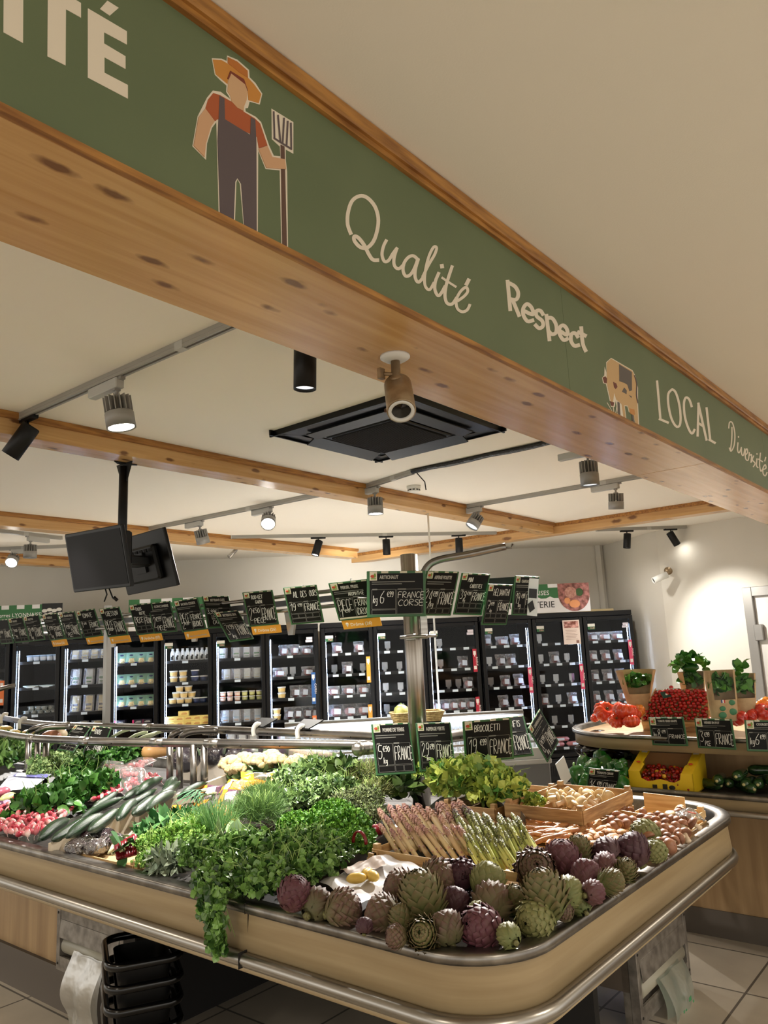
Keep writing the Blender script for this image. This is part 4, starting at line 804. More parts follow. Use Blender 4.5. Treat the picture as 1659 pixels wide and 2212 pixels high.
RP = [Vector(p) for p in smooth([tuple(p) for p in RP], 3)]
vs = []
for p in RP: vs += [(p.x, p.y, .86), (p.x, p.y, 1.0), (p.x + .012, p.y + .008, 1.0), (p.x + .012, p.y + .008, .86)]
rg.add(vs, [(i * 4 + k, i * 4 + (k + 1) % 4, (i + 1) * 4 + (k + 1) % 4, (i + 1) * 4 + k) for i in range(len(RP) - 1) for k in range(4)], True)
tag(rg.build('curved_tray_edge', m_steel2), 'curved worn steel tray wall behind the asparagus, in front of the post', 'tray wall')
# rails above the stand
m_pipe = M('dull_steel_pipe', (150, 146, 140), .32, 1., c2=(120, 116, 112), ns=5)
def rail(label, pts, r, joints=()):
    t = thing('display_rail', label, 'rail', 'steel rails above the stand', pts[0]); L = [Vector(p) - Vector(pts[0]) for p in pts]
    MB().tube(L, r, 14).build('pipe', m_pipe, t)
    for f in joints:
        i = min(int(f * (len(L) - 1)), len(L) - 2); q = f * (len(L) - 1) - i; c = L[i].lerp(L[i + 1], q); d = (L[i + 1] - L[i]).normalized()
        MB().tube([c - d * .045, c + d * .045], r * 1.07, 14).build('joint_sleeve', m_steel, t)
    s = MB()
    for k in range(14):
        f = (k + .5) / 14; i = min(int(f * (len(L) - 1)), len(L) - 2); q = f * (len(L) - 1) - i; c = L[i].lerp(L[i + 1], q); d = (L[i + 1] - L[i]).normalized(); n = Vector((d.y, -d.x, -.35)).normalized()
        n = n if n.x < 0 else -n; n.z = -.3; n.normalize(); s.ball(tuple(c + n * r * .97), (.004, .004, .004), 8, 6)
    s.build('screw_holes', m_black, t); return t
R1 = smooth([tuple(at(u, v, 1.2)) for u, v in [(-60, 1572), (0, 1584), (60, 1594), (170, 1600), (280, 1603), (480, 1606), (650, 1608), (810, 1610)]], 4)
R2 = smooth([tuple(at(u, v, 1.2)) for u, v in [(-60, 1532), (0, 1549), (60, 1560), (130, 1566), (250, 1569), (390, 1573), (480, 1577), (620, 1582), (760, 1588), (820, 1592)]], 4)
rail('nearer steel rail running along the stand above the vegetables', R1, .0235, (.3, .45, .62, .7))
rail('farther steel rail running behind the nearer one', R2, .0235, (.35, .5, .62))
c0 = at(775, 1618, 1.2); c1 = at(1075, 1577, 1.2)
t = rail('thick stub rail with rounded end cap, passing beside the round post', [tuple(c0), tuple(c0.lerp(c1, .5)), tuple(c1)], .03, (.1, .85))
MB().ball((0, 0, 0), (.034, .034, .034), 14, 10).build('end_cap', m_steel, t)
# supports of the rails: bent pipes with four legs
def legs(label, us, vtop, vbot, z0, arc):
    t = thing('rail_support', label, 'rail support', 'bent pipe legs carrying the rails', (0, 0, 0))
    for u, vt in zip(us, vtop):
        p = at(u, vt, 1.185); MB().tube([(p.x, p.y, .88), (p.x, p.y, 1.195)], .019, 12).build('leg', m_pipe, t)
    for (u0, v0), (u1, v1), (u2, v2), (u3, v3) in arc:
        P_ = [at(u0, v0, 1.12), at(u1, v1, 1.18), at(u2, v2, 1.205), at(u3, v3, 1.205)]; MB().tube(smooth([tuple(p) for p in P_], 5), .019, 12).build('bent_pipe', m_pipe, t)
    return t
legs('four short steel legs and bent pipes under the rails, left of the cauliflowers', (367, 388, 418, 441), (1606, 1606, 1612, 1612), 1690, .9, [((366, 1606), (372, 1588), (398, 1577), (440, 1577)), ((388, 1606), (394, 1590), (418, 1580), (470, 1578))])
legs('steel legs and bent pipes under the rails at the left edge', (62, 82, 100), (1600, 1600, 1600), 1640, .9, [((56, 1592), (66, 1578), (88, 1570), (118, 1568)), ((74, 1594), (84, 1580), (104, 1572), (150, 1570))])
# perforated clamps and black price holders on the rails
for k, (u, v) in enumerate(((462, 1579), (372, 1574), (128, 1567))):
    p = at(u, v, 1.19); s = MB().box((0, 0, 0), (.03, .13, .02), 0, .004)
    for q in range(4): s.tube([(-.02, -.05 + q * .033, .002), (.02, -.05 + q * .033, .002)], .007, 8)
    tag(s.build('rail_clamp', m_steel2, None, (p.x - .03, p.y, p.z - .012)), 'perforated clamp joining the two rails, %s' % nth(2 - k, 3), 'clamp', 'clamps on the rails')
for k, (u, v, w_) in enumerate(((562, 1566, .15), (657, 1570, .16))):
    p = at(u, v, 1.235); t = thing('tilted_price_holder', 'black tilted price holder clipped to the rail, %s of the pair' % ('left', 'right')[k], 'price holder', 'black price holders seen from behind', (p.x, p.y, p.z), (0, 0, -.1))
    MB().add([(-.02, -w_ * .4, -.005), (-.02, w_ * .4, -.005), (.07, w_ * .55, .035), (.07, -w_ * .55, .035), (-.02, -w_ * .4, -.012), (-.02, w_ * .4, -.012), (.07, w_ * .55, .028), (.07, -w_ * .55, .028)], [(0, 1, 2, 3), (7, 6, 5, 4), (0, 4, 5, 1), (1, 5, 6, 2), (2, 6, 7, 3), (3, 7, 4, 0)]).build('holder_plate', m_black, t)
    MB().tube(smooth([(.0, 0, -.0), (-.03, 0, .005), (-.05, 0, -.02), (-.045, 0, -.06)], 4), .008, 8, flat=2.).build('clip_hook', m_white, t)
for k, (u, v) in enumerate(((12, 1546), (52, 1556))):
    p = at(u, v, 1.24); tag(MB().tube(smooth([(.02, 0, 0.01), (-.01, 0, .015), (-.035, 0, -.01), (-.035, 0, -.06)], 4), .007, 8, flat=2.).build('clip_hook', m_white, None, tuple(p)), 'white plastic hook on the rear rail, %s of the two at the left edge' % ('outer', 'inner')[k], 'hook', 'white rail hooks')
lh = tag(MB().tube([tuple(atx(-40, 1500, 2.6)), tuple(atx(32, 1480, 2.75))], .016, 12).build('pipe_end', m_pipe), 'free end of a steel arm reaching in from the left edge', 'pipe')

# round post
PX, PY = 3.0, 2.285
post = thing('display_post', 'round brushed steel post standing in the middle of the stand', 'post', loc=(PX, PY, .9))
MB().lathe([(.0425, -.02), (.0425, 1.2), (.036, 1.203), (.001, 1.203)], 28).build('pole', m_post, post)
rq = at(893, 1114, 2.785); tag(MB().tube([(rq.x, 3.82, 2.785), (rq.x, 3.82, 1.1)], .008, 8).build('hanging_rod', m_white), 'thin white rod hanging from the pine beam behind the steel post', 'rod')
MB().box((-.045, -.02, .80), (.02, .05, .03), 0, .003).tube([(-.06, .03, .80), (-.05, -.12, .80)], .008, 8).tube([(-.035, -.04, .80), (.03, -.12, .80)], .008, 8).build('peg_clamp', m_steel, post)
MB().box((.01, -.06, .855), (.035, .02, .13), -.6, .003).build('arm_socket', m_steel, post)
MB().tube(smooth([(.02, -.06, .9), (.02, -.06, 1.06), (.035, -.08, 1.13), (.07, -.13, 1.165), (.16, -.25, 1.185), (.27, -.39, 1.215)], 5), .0185, 14).tube([(.265, -.39, 1.21), (.285, -.415, 1.205), (.29, -.42, 1.225)], .005, 8).build('curved_arm', m_pipe, post)
MB().tube([(-.02, .04, 1.03), (-.2, .09, 1.045), (-.27, .12, 1.045)], [.02, .02, .018], 14).tube([(-.05, .03, .985), (-.28, .1, .99)], .007, 8).build('side_arm', m_pipe, post)
# square post and upper rails with the price boards
up = thing('price_board_rack', 'grey square post with double rail carrying the row of price boards', 'price board rack', loc=(3.08, 0, 0))
g0 = atx(232, 1400, 3.12); MB().bb(.02, .06, g0.y - .02, g0.y + .02, 1.15, 2.06).build('post', m_alu, up)
ra = atx(640, 1286, 3.1).z; rb = atx(640, 1317, 3.1).z
MB().tube([(.0, 2.42, ra), (0, 7.4, ra)], .011, 10).build('rail', m_pipe, up); MB().tube([(.0, 2.42, rb), (0, 7.4, rb)], .011, 10).build('rail', m_pipe, up)
s = MB()
for y in (2.75, 3.1, 3.62, 4.3, 5.0, 5.7, 6.4, 7.1): s.bb(.005, .05, y - .008, y + .008, rb - .06, ra + .02)
s.bb(.03, .07, 2.42, 7.4, (ra + rb) / 2 - .012, (ra + rb) / 2 + .02); s.build('rail_bracket', M('rack_dark_grey', (70, 70, 70), .4, .6), up)
for y in (3.25, 4.15, 5.1): MB().add([(.03, y - .05, rb), (.03, y + .05, rb), (.03, y + .02, rb - .14), (.03, y - .02, rb - .14), (.045, y - .05, rb), (.045, y + .05, rb), (.045, y + .02, rb - .14), (.045, y - .02, rb - .14)], [(0, 1, 2, 3), (7, 6, 5, 4), (0, 4, 5, 1), (1, 5, 6, 2), (2, 6, 7, 3), (3, 7, 4, 0)]).build('lamp_bracket', m_alu, up)

# ---------------------------------------------------------------- chalk price boards
G = {'A': [[(0, 0), (.3, 1), (.6, 0)], [(.1, .35), (.5, .35)]], 'B': [[(0, 0), (0, 1), (.4, .95), (.45, .7), (0, .55), (.5, .45), (.5, .1), (0, 0)]], 'C': [[(.55, .9), (.25, 1), (0, .5), (.2, 0), (.55, .1)]],
 'D': [[(0, 0), (0, 1), (.4, .9), (.55, .5), (.4, .1), (0, 0)]], 'E': [[(.5, 1), (0, 1), (0, 0), (.5, 0)], [(0, .5), (.4, .5)]], 'F': [[(.55, 1), (0, 1), (0, 0)], [(0, .55), (.4, .55)]], 'G': [[(.55, .9), (.2, 1), (0, .5), (.2, 0), (.55, .15), (.55, .45), (.3, .45)]],
 'H': [[(0, 0), (0, 1)], [(.5, 0), (.5, 1)], [(0, .5), (.5, .5)]], 'I': [[(.1, 0), (.1, 1)]], 'J': [[(.4, 1), (.4, .2), (.2, 0), (0, .15)]], 'K': [[(0, 0), (0, 1)], [(.5, 1), (0, .45)], [(.1, .5), (.5, 0)]], 'L': [[(0, 1), (0, 0), (.45, 0)]],
 'M': [[(0, 0), (.08, 1), (.32, .4), (.56, 1), (.64, 0)]], 'N': [[(0, 0), (0, 1), (.5, 0), (.5, 1)]], 'O': [[(.28, 1), (0, .6), (.1, .08), (.35, 0), (.56, .4), (.45, .9), (.28, 1)]], 'P': [[(0, 0), (0, 1), (.45, .95), (.45, .6), (0, .5)]],
 'R': [[(0, 0), (0, 1), (.45, .95), (.42, .6), (0, .5), (.5, 0)]], 'S': [[(.5, .9), (.25, 1), (.02, .78), (.45, .4), (.4, .05), (0, .08)]], 'T': [[(0, 1), (.55, 1)], [(.28, 1), (.28, 0)]], 'U': [[(0, 1), (.02, .2), (.25, 0), (.48, .2), (.5, 1)]],
 'V': [[(0, 1), (.25, 0), (.5, 1)]], 'Y': [[(0, 1), (.25, .5), (.5, 1)], [(.25, .5), (.2, 0)]], 'X': [[(0, 1), (.5, 0)], [(.5, 1), (0, 0)]], '0': [[(.25, 1), (0, .6), (.1, .05), (.35, .05), (.5, .5), (.25, 1)]], '1': [[(0, .7), (.25, 1), (.2, 0)]],
 '2': [[(0, .8), (.2, 1), (.42, .8), (0, 0), (.5, 0)]], '3': [[(0, .95), (.4, .95), (.2, .58), (.46, .3), (.3, 0), (0, .05)]], '4': [[(.35, 0), (.35, 1), (0, .35), (.5, .35)]], '5': [[(.45, 1), (.05, 1), (.03, .6), (.4, .55), (.42, .15), (.2, 0), (0, .08)]],
 '6': [[(.4, 1), (.05, .5), (.1, .05), (.38, .05), (.42, .4), (.08, .45)]], '7': [[(0, 1), (.48, 1), (.2, 0)], [(.1, .5), (.42, .5)]], '8': [[(.25, .5), (.02, .75), (.25, 1), (.45, .78), (.25, .5), (0, .25), (.22, 0), (.48, .2), (.25, .5)]], '9': [[(.42, .6), (.1, .5), (.05, .9), (.35, 1), (.44, .7), (.35, .1), (.1, 0)]],
 'e': [[(.5, .9), (.2, .95), (.05, .5), (.2, .05), (.5, .1)], [(-.05, .6), (.35, .6)], [(-.05, .4), (.35, .4)]], 'k': [[(0, 0), (0, 1)], [(.36, .62), (.02, .3)], [(.1, .36), (.38, 0)]], 'g': [[(.35, .55), (.05, .5), (.05, .15), (.35, .15), (.35, .6), (.35, -.3), (.0, -.35)]], ',': [[(.1, .1), (0, -.2)]], '/': [[(0, -.2), (.4, 1.1)]],
 'i': [[(.1, .6), (.1, 0)], [(.1, .85), (.11, .87)]], '-': [[(0, .5), (.35, .5)]], '(': [[(.2, 1.1), (0, .5), (.2, -.1)]], ')': [[(0, 1.1), (.2, .5), (0, -.1)]]}
def hand(items, z, mat, parent, name='chalk_writing', rg=None):
    s = MB(); rg = rg or rnd
    for tx, x, y, sz, wd in items:
        cx = x
        for ch in tx:
            if ch == ' ': cx += sz * .4; continue
            dy = rg.uniform(-.04, .04) * sz; sl = .12
            for st in G.get(ch, G['-']):
                rb = ribbon(smooth([((cx + (px + sl * py) * sz * wd), y + py * sz + dy) for px, py in st], 3) if len(st) > 2 else [((cx + (px + sl * py) * sz * wd), y + py * sz + dy) for px, py in st], min(.0026, sz * .11)); n = len(rb)
                s.add([(l[0], l[1], z) for l, r in rb] + [(r[0], r[1], z) for l, r in rb], [(i, n + i, n + i + 1, i + 1) for i in range(n - 1)])
            cx += (max(p[0] for st in G.get(ch, G['-']) for p in st) + .18) * sz * wd
    return s.build(name, mat, parent)
m_bg = M('board_frame_green', (46, 92, 52), .45); m_bk = M('chalkboard_black', (9, 9, 9), .5, c2=(14, 14, 14), ns=14, spec=.2); m_chalk = M('chalk_white', (214, 214, 208), .8); m_prt = M('board_print_grey', (170, 168, 160), .7)
m_ln = M('board_lines', (118, 118, 112), .7); m_yel = M('yellow_origin_strip', (226, 160, 50), .5); m_logo = M('logo_paper', (206, 200, 178), .6); m_lred = M('logo_red', (176, 66, 36), .6); m_lgr = M('logo_green', (112, 138, 52), .6)
SIGN = {
's1':((3.002, 6.561, 1.939),(1.878, -0.001, -1.396),0.17,0.21), 's2':((3.021, 6.347, 1.942),(1.935, -0.028, -1.321),0.169,0.213), 's3':((3.03, 6.109, 1.944),(1.871, -0.054, -1.295),0.17,0.21),
's4':((3.014, 5.77, 1.936),(1.949, -0.038, -1.351),0.169,0.214), 's5':((3.032, 5.552, 1.935),(1.921, -0.017, -1.357),0.169,0.213), 's6':((3.04, 5.297, 1.935),(1.977, -0.055, -1.229),0.169,0.216),
's7':((2.998, 4.907, 1.923),(2.014, -0.043, -1.189),0.169,0.218), 's8':((2.955, 4.47, 1.917),(2.028, -0.042, -1.119),0.169,0.219), 's9':((3.01, 4.35, 1.921),(1.961, -0.039, -1.12),0.17,0.214),
's10':((3.015, 4.06, 1.917),(2.036, -0.069, -1.106),0.169,0.22), 's11':((3.033, 3.798, 1.923),(1.099, -0.012, -0.332),0.174,0.225), 's12':((2.98, 3.59, 1.827),(0.891, -0.083, -0.101),0.17,0.228),
's13':((2.955, 3.325, 1.907),(2.128, -0.036, -0.97),0.174,0.223), 's14':((2.84, 2.864, 1.892),(2.156, -0.031, -1.034),0.178,0.224), 's15':((2.748, 2.437, 1.882),(2.27, -0.043, -1.088),0.195,0.225),
's16':((2.757, 2.18, 1.894),(1.694, 0.011, -0.656),0.276,0.209), 's17':((2.996, 2.114, 1.895),(2.035, 0.028, -0.484),0.173,0.226), 's18':((3.278, 2.111, 1.898),(2.001, 0.049, -0.433),0.169,0.221),
's19':((3.416, 2.05, 1.844),(1.909, 0.019, -0.304),0.17,0.214), 's20':((3.678, 2.03, 1.894),(1.812, 0.021, -0.363),0.168,0.212), 's23':((2.709, 2.203, 1.22),(1.224, 0.027, -0.605),0.179,0.221),
's24':((2.98, 2.172, 1.197),(1.312, 0.042, -0.6),0.173,0.217), 's25':((3.094, 1.957, 1.218),(1.753, -0.027, -0.857),0.226,0.191), 's26':((3.436, 2.034, 1.193),(0.955, -0.04, -0.823),0.169,0.221),
's27':((3.692, 1.996, 1.172),(1.386, -0.542, 0.004),0.167,0.213), 's28':((2.679, 4.827, 1.177),(0.877, 0.082, -1.454),0.168,0.19), 's29':((2.722, 4.629, 1.163),(1.152, 0.073, -1.377),0.169,0.185),
's30':((4.382, 1.604, 1.127),(1.624, -0.032, -1.689),0.208,0.154), 's31':((4.352, 1.345, 1.126),(1.599, -0.014, -1.748),0.209,0.156), 's32':((4.36, 1.09, 1.122),(1.56, 0.03, -1.2),0.2,0.155), 's33':((4.098, 1.883, 0.881),(1.941, 0.129, -0.943),0.17,0.159)}
TX = {  # printed title, hand title, price lines, origin lines, small boxes, yellow strip, label
's1': ('', '', ['2e00'], ['FRANCE'], 1, '', 'price board cut by the left edge, first of the upper row'),
's2': ('NAVET', '', ['2e00', 'kg'], ['FRANCE'], 1, '', 'price board second from the left in the upper row'),
's3': ('BLETTE', '', ['18e99', 'kg'], ['FRANCE'], 0, '', 'price board third from the left in the upper row'),
's4': ('OSEILLE', '', ['5,99', 'kg'], ['FRANCE', '(RHONE)'], 0, 'Drôme (26)', 'price board with the leftmost yellow strip below'),
's5': ('SALADE VERTE', '', ['1e99', 'PCE'], ['FRANCE'], 0, '', 'price board right of the one with the leftmost yellow strip'),
's6': ('', 'TOMATE', ['1,49e'], ['FRANCE'], 2, 'Saint Cyr au Mont d’Or (69)', 'price board handwritten Tomate, with a yellow strip'),
's7': ('', 'CRESSON', ['PIECE', '2,50e'], ['FRANCE'], 0, 'Saint Cyr au Mont d’Or (69)', 'price board handwritten Cresson, above the grey square post'),
's8': ('', 'RADIS BOTTE', ['PIECE', '1,99e'], ['FRANCE'], 2, 'Ardèche (07)', 'price board handwritten Radis, above the Ardèche strip'),
's9': ('CONCOMBRE', '', ['2,99e', 'PIECE'], ['FRANCE'], 0, '', 'price board Concombre overlapping the Radis board'),
's10': ('BATAVIA COURTE', '', ['PIECE', '2,99e'], ['FRANCE', '(RHONE)'], 0, 'Saint Cyr au Mont d’Or (69)', 'price board reading pièce 2,99, right of the Concombre board'),
's11': ('BETTERAVE CUITE', '', ['3,99e', 'LE kg', 'CAT II'], [''], 0, '', 'price board Betterave cuite, partly behind a tilted board'),
's12': ('BETTERAVE CRUE', '', ['3e99', 'kg'], ['FRANCE'], 0, '', 'strongly tilted lower price board hanging before the Betterave board'),
's13': ('', 'BOUQUET GARNI', ['2e50', 'PIECE'], ['FRANCE'], 0, 'Drôme (26)', 'price board handwritten Bouquet garni with Drôme strip'),
's14': ('', 'AIL DES OURS', ['19e99'], ['FRANCE'], 2, '', 'price board handwritten Ail des ours'),
's15': ('PERSIL FRISE', 'AROMATIQUE', ['PIECE', '1,99e'], ['FRANCE', '(DROME)'], 0, 'Drôme (26)', 'price board Persil beside the Artichaut board, with Drôme strip'),
's16': ('ARTICHAUT', '', ['kg 6,99e'], ['FRANCE', 'CORSE'], 3, '', 'wide price board Artichaut at the top of the steel post'),
's17': ('ASPERGE VIOLETTE', '', ['24,99e', '/kg'], ['FRANCE'], 4, '', 'price board Asperge violette, right of the Artichaut board'),
's18': ('', 'MINI CAROTTES', ['39e99', 'kg'], ['FRANCE'], 2, '', 'price board handwritten Mini'),
's19': ('', 'HELIANTHI', ['7e99', 'kg'], ['FRANCE'], 2, '', 'price board handwritten Helianthi, hanging lower than its neighbours'),
's20': ('CHAMPIGNON CHATAIGNE', '', ['19e99', 'kg'], ['FRANCE'], 4, '', 'price board Champignon, rightmost of the upper boards'),
's23': ('POMME DE TERRE', '', ['5e90', 'kg'], ['FRANCE'], 5, '', 'price board Pomme de terre, left of the steel post'),
's24': ('ASPERGE VERTE', '', ['29e99', 'kg'], ['FRANCE'], 5, '', 'price board Asperge verte, in front of the steel post'),
's25': ('', 'BROCOLETTI', ['19e99', 'kg'], ['FRANCE'], 0, '', 'price board handwritten Brocoletti'),
's26': ('', 'SALSIFIS', ['9e99', 'kg'], ['FRANCE'], 0, '', 'price board Salsifis half hidden behind the Brocoletti board'),
's27': ('CHAMPIGNON BLANC', '', ['8e99', 'kg'], ['FRANCE'], 0, '', 'diamond-wise tilted price board right of the Salsifis board'),
's28': ('EPINARD', '', ['4e90', 'kg'], ['FRANCE'], 5, '', 'left of two leaning price boards above the spinach'),
's29': ('', 'RADIS', ['7e90', 'kg'], ['FRANCE'], 0, '', 'right of two leaning price boards above the spinach'),
's30': ('TOMATE CERISE GRAPPE', '', ['kg8,99e'], ['FRANCE'], 3, '', 'price board Tomate cerise grappe on the upper counter edge'),
's31': ('HERBES EN POT', '', ['3e99', 'PCE'], ['FRANCE'], 0, '', 'price board Herbes en pot on the upper counter edge'),
's32': ('COURGETTE', '', ['kg6,99e'], ['FRANCE'], 0, '', 'price board Courgette cut by the right edge'),
's33': ('TOMATE CERISE', '', ['16e99', 'kg'], ['FRANCE'], 0, '', 'price board 16,99 standing before the green peppers')}
hr = random.Random(11)
def board(k):
    (loc, rot, w, h), (ti, ht, pr, og, bx, ye, lab) = SIGN[k], TX[k]
    t = thing('price_board', lab, 'price board', None, loc, rot); W2, H2 = w / 2, h / 2
    MB().box((0, 0, -.003), (w, h, .006), 0, .002).build('green_frame', m_bg, t)
    fr_ = w * .045; MB().bb(-W2 + fr_, W2 - fr_, -H2 + fr_ * 1.2, H2 - fr_ * .9, 0, .0006).build('chalk_panel', m_bk, t)
    s = MB()
    for a in (.30, .62, .88): s.bb(-W2 + w * a - w * .06, -W2 + w * a + w * .06, H2 - fr_ * .8, H2 - .001, 0, .0008)
    if k == 's15': s.bb(-W2 + fr_, W2 - fr_, -H2 + fr_ * 1.1, -H2 + fr_ * 2.2, .0006, .001)
    s.build('white_stripes', m_logo, t)
    lw = min(w, .2) * .17; lx = -W2 + fr_; ly = H2 - lw * 1.25
    s = MB(); s.bb(lx, lx + lw, ly, H2 - .002, .0006, .0012); s.cur = 1; s.ball((lx + lw * .4, ly + lw * .55, .0013), (lw * .3, lw * .22, .0004), 10, 4); s.cur = 2; s.ball((lx + lw * .7, ly + lw * .65, .0013), (lw * .16, lw * .3, .0004), 8, 4); s.bb(lx + lw * .15, lx + lw * .85, ly + lw * .15, ly + lw * .32, .0012, .0015)
    s.build('logo_patch', [m_logo, m_lred, m_lgr], t)
    if ti: text(ti, h * .105, m_prt, t, Matrix.Translation((lx + lw * 1.35, H2 - h * .17, .001)), 'printed_title', bold=.0008, sx=min(.72, w * .66 / (len(ti) * h * .105 * .68)))
    y1 = H2 - h * .40; y0 = -H2 + h * .06
    s = MB(); e = w * .006
    if bx in (1, 2, 5): y0b = y0 + h * (.13 if bx != 2 else .24)
    elif bx in (3, 4): y0b = y0 + h * .12
    else: y0b = y0
    xm = -W2 + w * .5
    def rect(x0, x1, ya, yb):
        s.bb(x0, x1, ya - e / 2, ya + e / 2, .0006, .0009).bb(x0, x1, yb - e / 2, yb + e / 2, .0006, .0009).bb(x0 - e / 2, x0 + e / 2, ya, yb, .0006, .0009).bb(x1 - e / 2, x1 + e / 2, ya, yb, .0006, .0009)
    xl, xr = -W2 + w * .08, W2 - w * .07
    rect(xl, xm - w * .02, y0b, y1); rect(xm, xr, y0b if bx != 3 else y0, y1)
    if bx == 3: rect(xl, xm - w * .02, y0, y0b - h * .02)
    if bx in (1, 5): rect(xl, xm - w * .02, y0, y0b - h * .02); rect(xm, xm + w * .2, y0, y0b - h * .02); rect(xm + w * .22, xr, y0, y0b - h * .02)
    if bx == 4:
        for q in range(4): rect(xl + (xr - xl) * q / 4, xl + (xr - xl) * (q + .9) / 4, y0, y0b - h * .02)
    if bx == 2:
        for q in range(4): rect(xl + (xr - xl) * q / 4, xl + (xr - xl) * (q + .9) / 4, y0 + h * .12, y0b - h * .02)
        rect(xl, xm - w * .02, y0, y0 + h * .1); rect(xm, xr, y0, y0 + h * .1)
    if ti:
        for q, f in enumerate((.86, .6)): s.bb(xl, xl + (xr - xl) * f, H2 - h * (.245 + .045 * q), H2 - h * (.228 + .045 * q), .0006, .0009)
    s.bb(xl + w * .01, xl + w * .09, y1 - h * .012, y1 + h * .016, .0008, .0011).bb(xm + w * .02, xm + w * .16, y1 - h * .012, y1 + h * .016, .0008, .0011)
    s.build('ruled_lines', m_ln, t)
    it = []; zc = .0016
    if ht:
        wd_ = ht.split(' ', 1)
        if len(wd_) > 1 and len(ht) > 9 and k != 's14': it += [(wd_[0], lx + lw * 1.3, H2 - h * .2, h * .1, .62), (wd_[1], lx + lw * 1.9, H2 - h * .34, h * .09, .62)]
        elif ti: it += [(ht, lx + lw * 2.2, H2 - h * .35, h * .085, .6)]
        else: it += [(ht, lx + lw * 1.25, H2 - h * .27, h * .15, min(.62, w * .75 / (len(ht) * h * .15 * .72)))]
    ph = y1 - y0b; n = len(pr)
    for q, tx in enumerate(pr):
        mt = re.match(r'^(kg ?)?(\d+)[e,](\d+)e?$', tx)
        if mt and n < 3:
            y_ = y0b + ph * (.3 if q == 0 else .1); b_ = ph * (.62 if q == 0 else .38); x_ = xl + w * .02; ww = xm - xl
            if mt.group(1): it.append(('kg', x_, y_ + .02 * ph, b_ * .6, .6)); x_ += ww * .26
            it.append((mt.group(2), x_, y_, b_, min(.75, ww * (.2 * len(mt.group(2)) + .08) / (len(mt.group(2)) * b_ * .62)))); x_ += ww * (.24 * len(mt.group(2)) + .06)
            it.append(('e' + mt.group(3), x_, y_ + b_ * .52, b_ * .42, min(.7, max(.3, (xm - w * .03 - x_) / (3 * b_ * .42 * .68))))); continue
        big = (n == 1 or q == 0); sz = ph * (.62 if n == 1 else (.5 if q == 0 else .26)); yy = y0b + ph * (.2 if n == 1 else (.42 if q == 0 else .08 + .0 * q)); ww = (xm - xl) * .9
        if n == 3: sz = ph * .22; yy = y1 - ph * (.3 + .3 * q)
        it.append((tx, xl + w * .02 + (0 if big else w * .12), yy, sz, min(.9, ww / (len(tx) * sz * .62)) if big else .7))
    for q, tx in enumerate(og):
        if not tx: continue
        n2 = len(og); sz = ph * (.62 if n2 == 1 and bx not in (3,) else .3); yy = y0b + ph * (.2 if n2 == 1 else .55 - .4 * q)
        it.append((tx, xm + w * .02, yy, sz, (xr - xm) * .92 / (len(tx) * sz * .62)))
    hand(it, zc, m_chalk, t, rg=hr)
    if ye:
        y_ = MB().bb(-W2 + w * .06, W2 + w * .04, -H2 - h * .24, -H2 - .001, -.004, -.002).build('origin_strip', m_yel, t)
        text(ye, h * (.12 if len(ye) < 14 else .055), m_prt if len(ye) > 14 else M('strip_white', (236, 226, 206), .6), y_, Matrix.Translation((-W2 + w * .26, -H2 - h * .17, -.0018)), 'lettering', bold=.0004, sx=.82)
        MB().ball((-W2 + w * .18, -H2 - h * .1, -.0016), (h * .035, h * .035, .0006), 12, 4).add([(-W2 + w * .18 - h * .03, -H2 - h * .115, -.0014), (-W2 + w * .18 + h * .03, -H2 - h * .115, -.0014), (-W2 + w * .18, -H2 - h * .19, -.0014)], [(0, 2, 1)]).build('pin_symbol', M('strip_white', (236, 226, 206), .6), y_)
    MB().box((0, H2 * .7, -.012), (w * .12, .03, .014), 0, .003).tube([(0, H2 * .7, -.02), (0, H2 * .75, -.06)], .005, 6).build('rear_clip', m_white, t)
    return t
for k in SIGN: board(k)
bk = tag(MB().box((0, 0, 0), (.2, .14, .006), 0, .002).build('board_back', m_black, None, (3.62, 2.16, 1.93), (1.6, 0, -1.0)), 'plain dark back of a price board behind the Champignon board', 'price board')
t = thing('mirror_label_holder', 'glossy white and black price holder seen edge-on beside the Champignon board', 'price holder', loc=(3.70, 2.0, 1.885), rot=(1.7, .15, -1.25))
t.scale = (.6, 1, 1); MB().box((0, 0, 0), (.09, .2, .004), 0, .002).build('white_sheet', M('glossy_white', (226, 232, 240), .15), t); MB().box((0, .02, .004), (.07, .05, .004)).box((-.01, -.05, .004), (.05, .05, .004), .5).build('dark_clip', m_gloss, t)
t = thing('price_card', 'white price card seen nearly edge-on behind the mushroom crate', 'price card', loc=tuple(at(1217, 1665, .98)), rot=(1.45, 0, -.05))
MB().box((0, 0, 0), (.1, .12, .004), .3, .001).build('card', M('card_white', (206, 206, 200), .6), t)

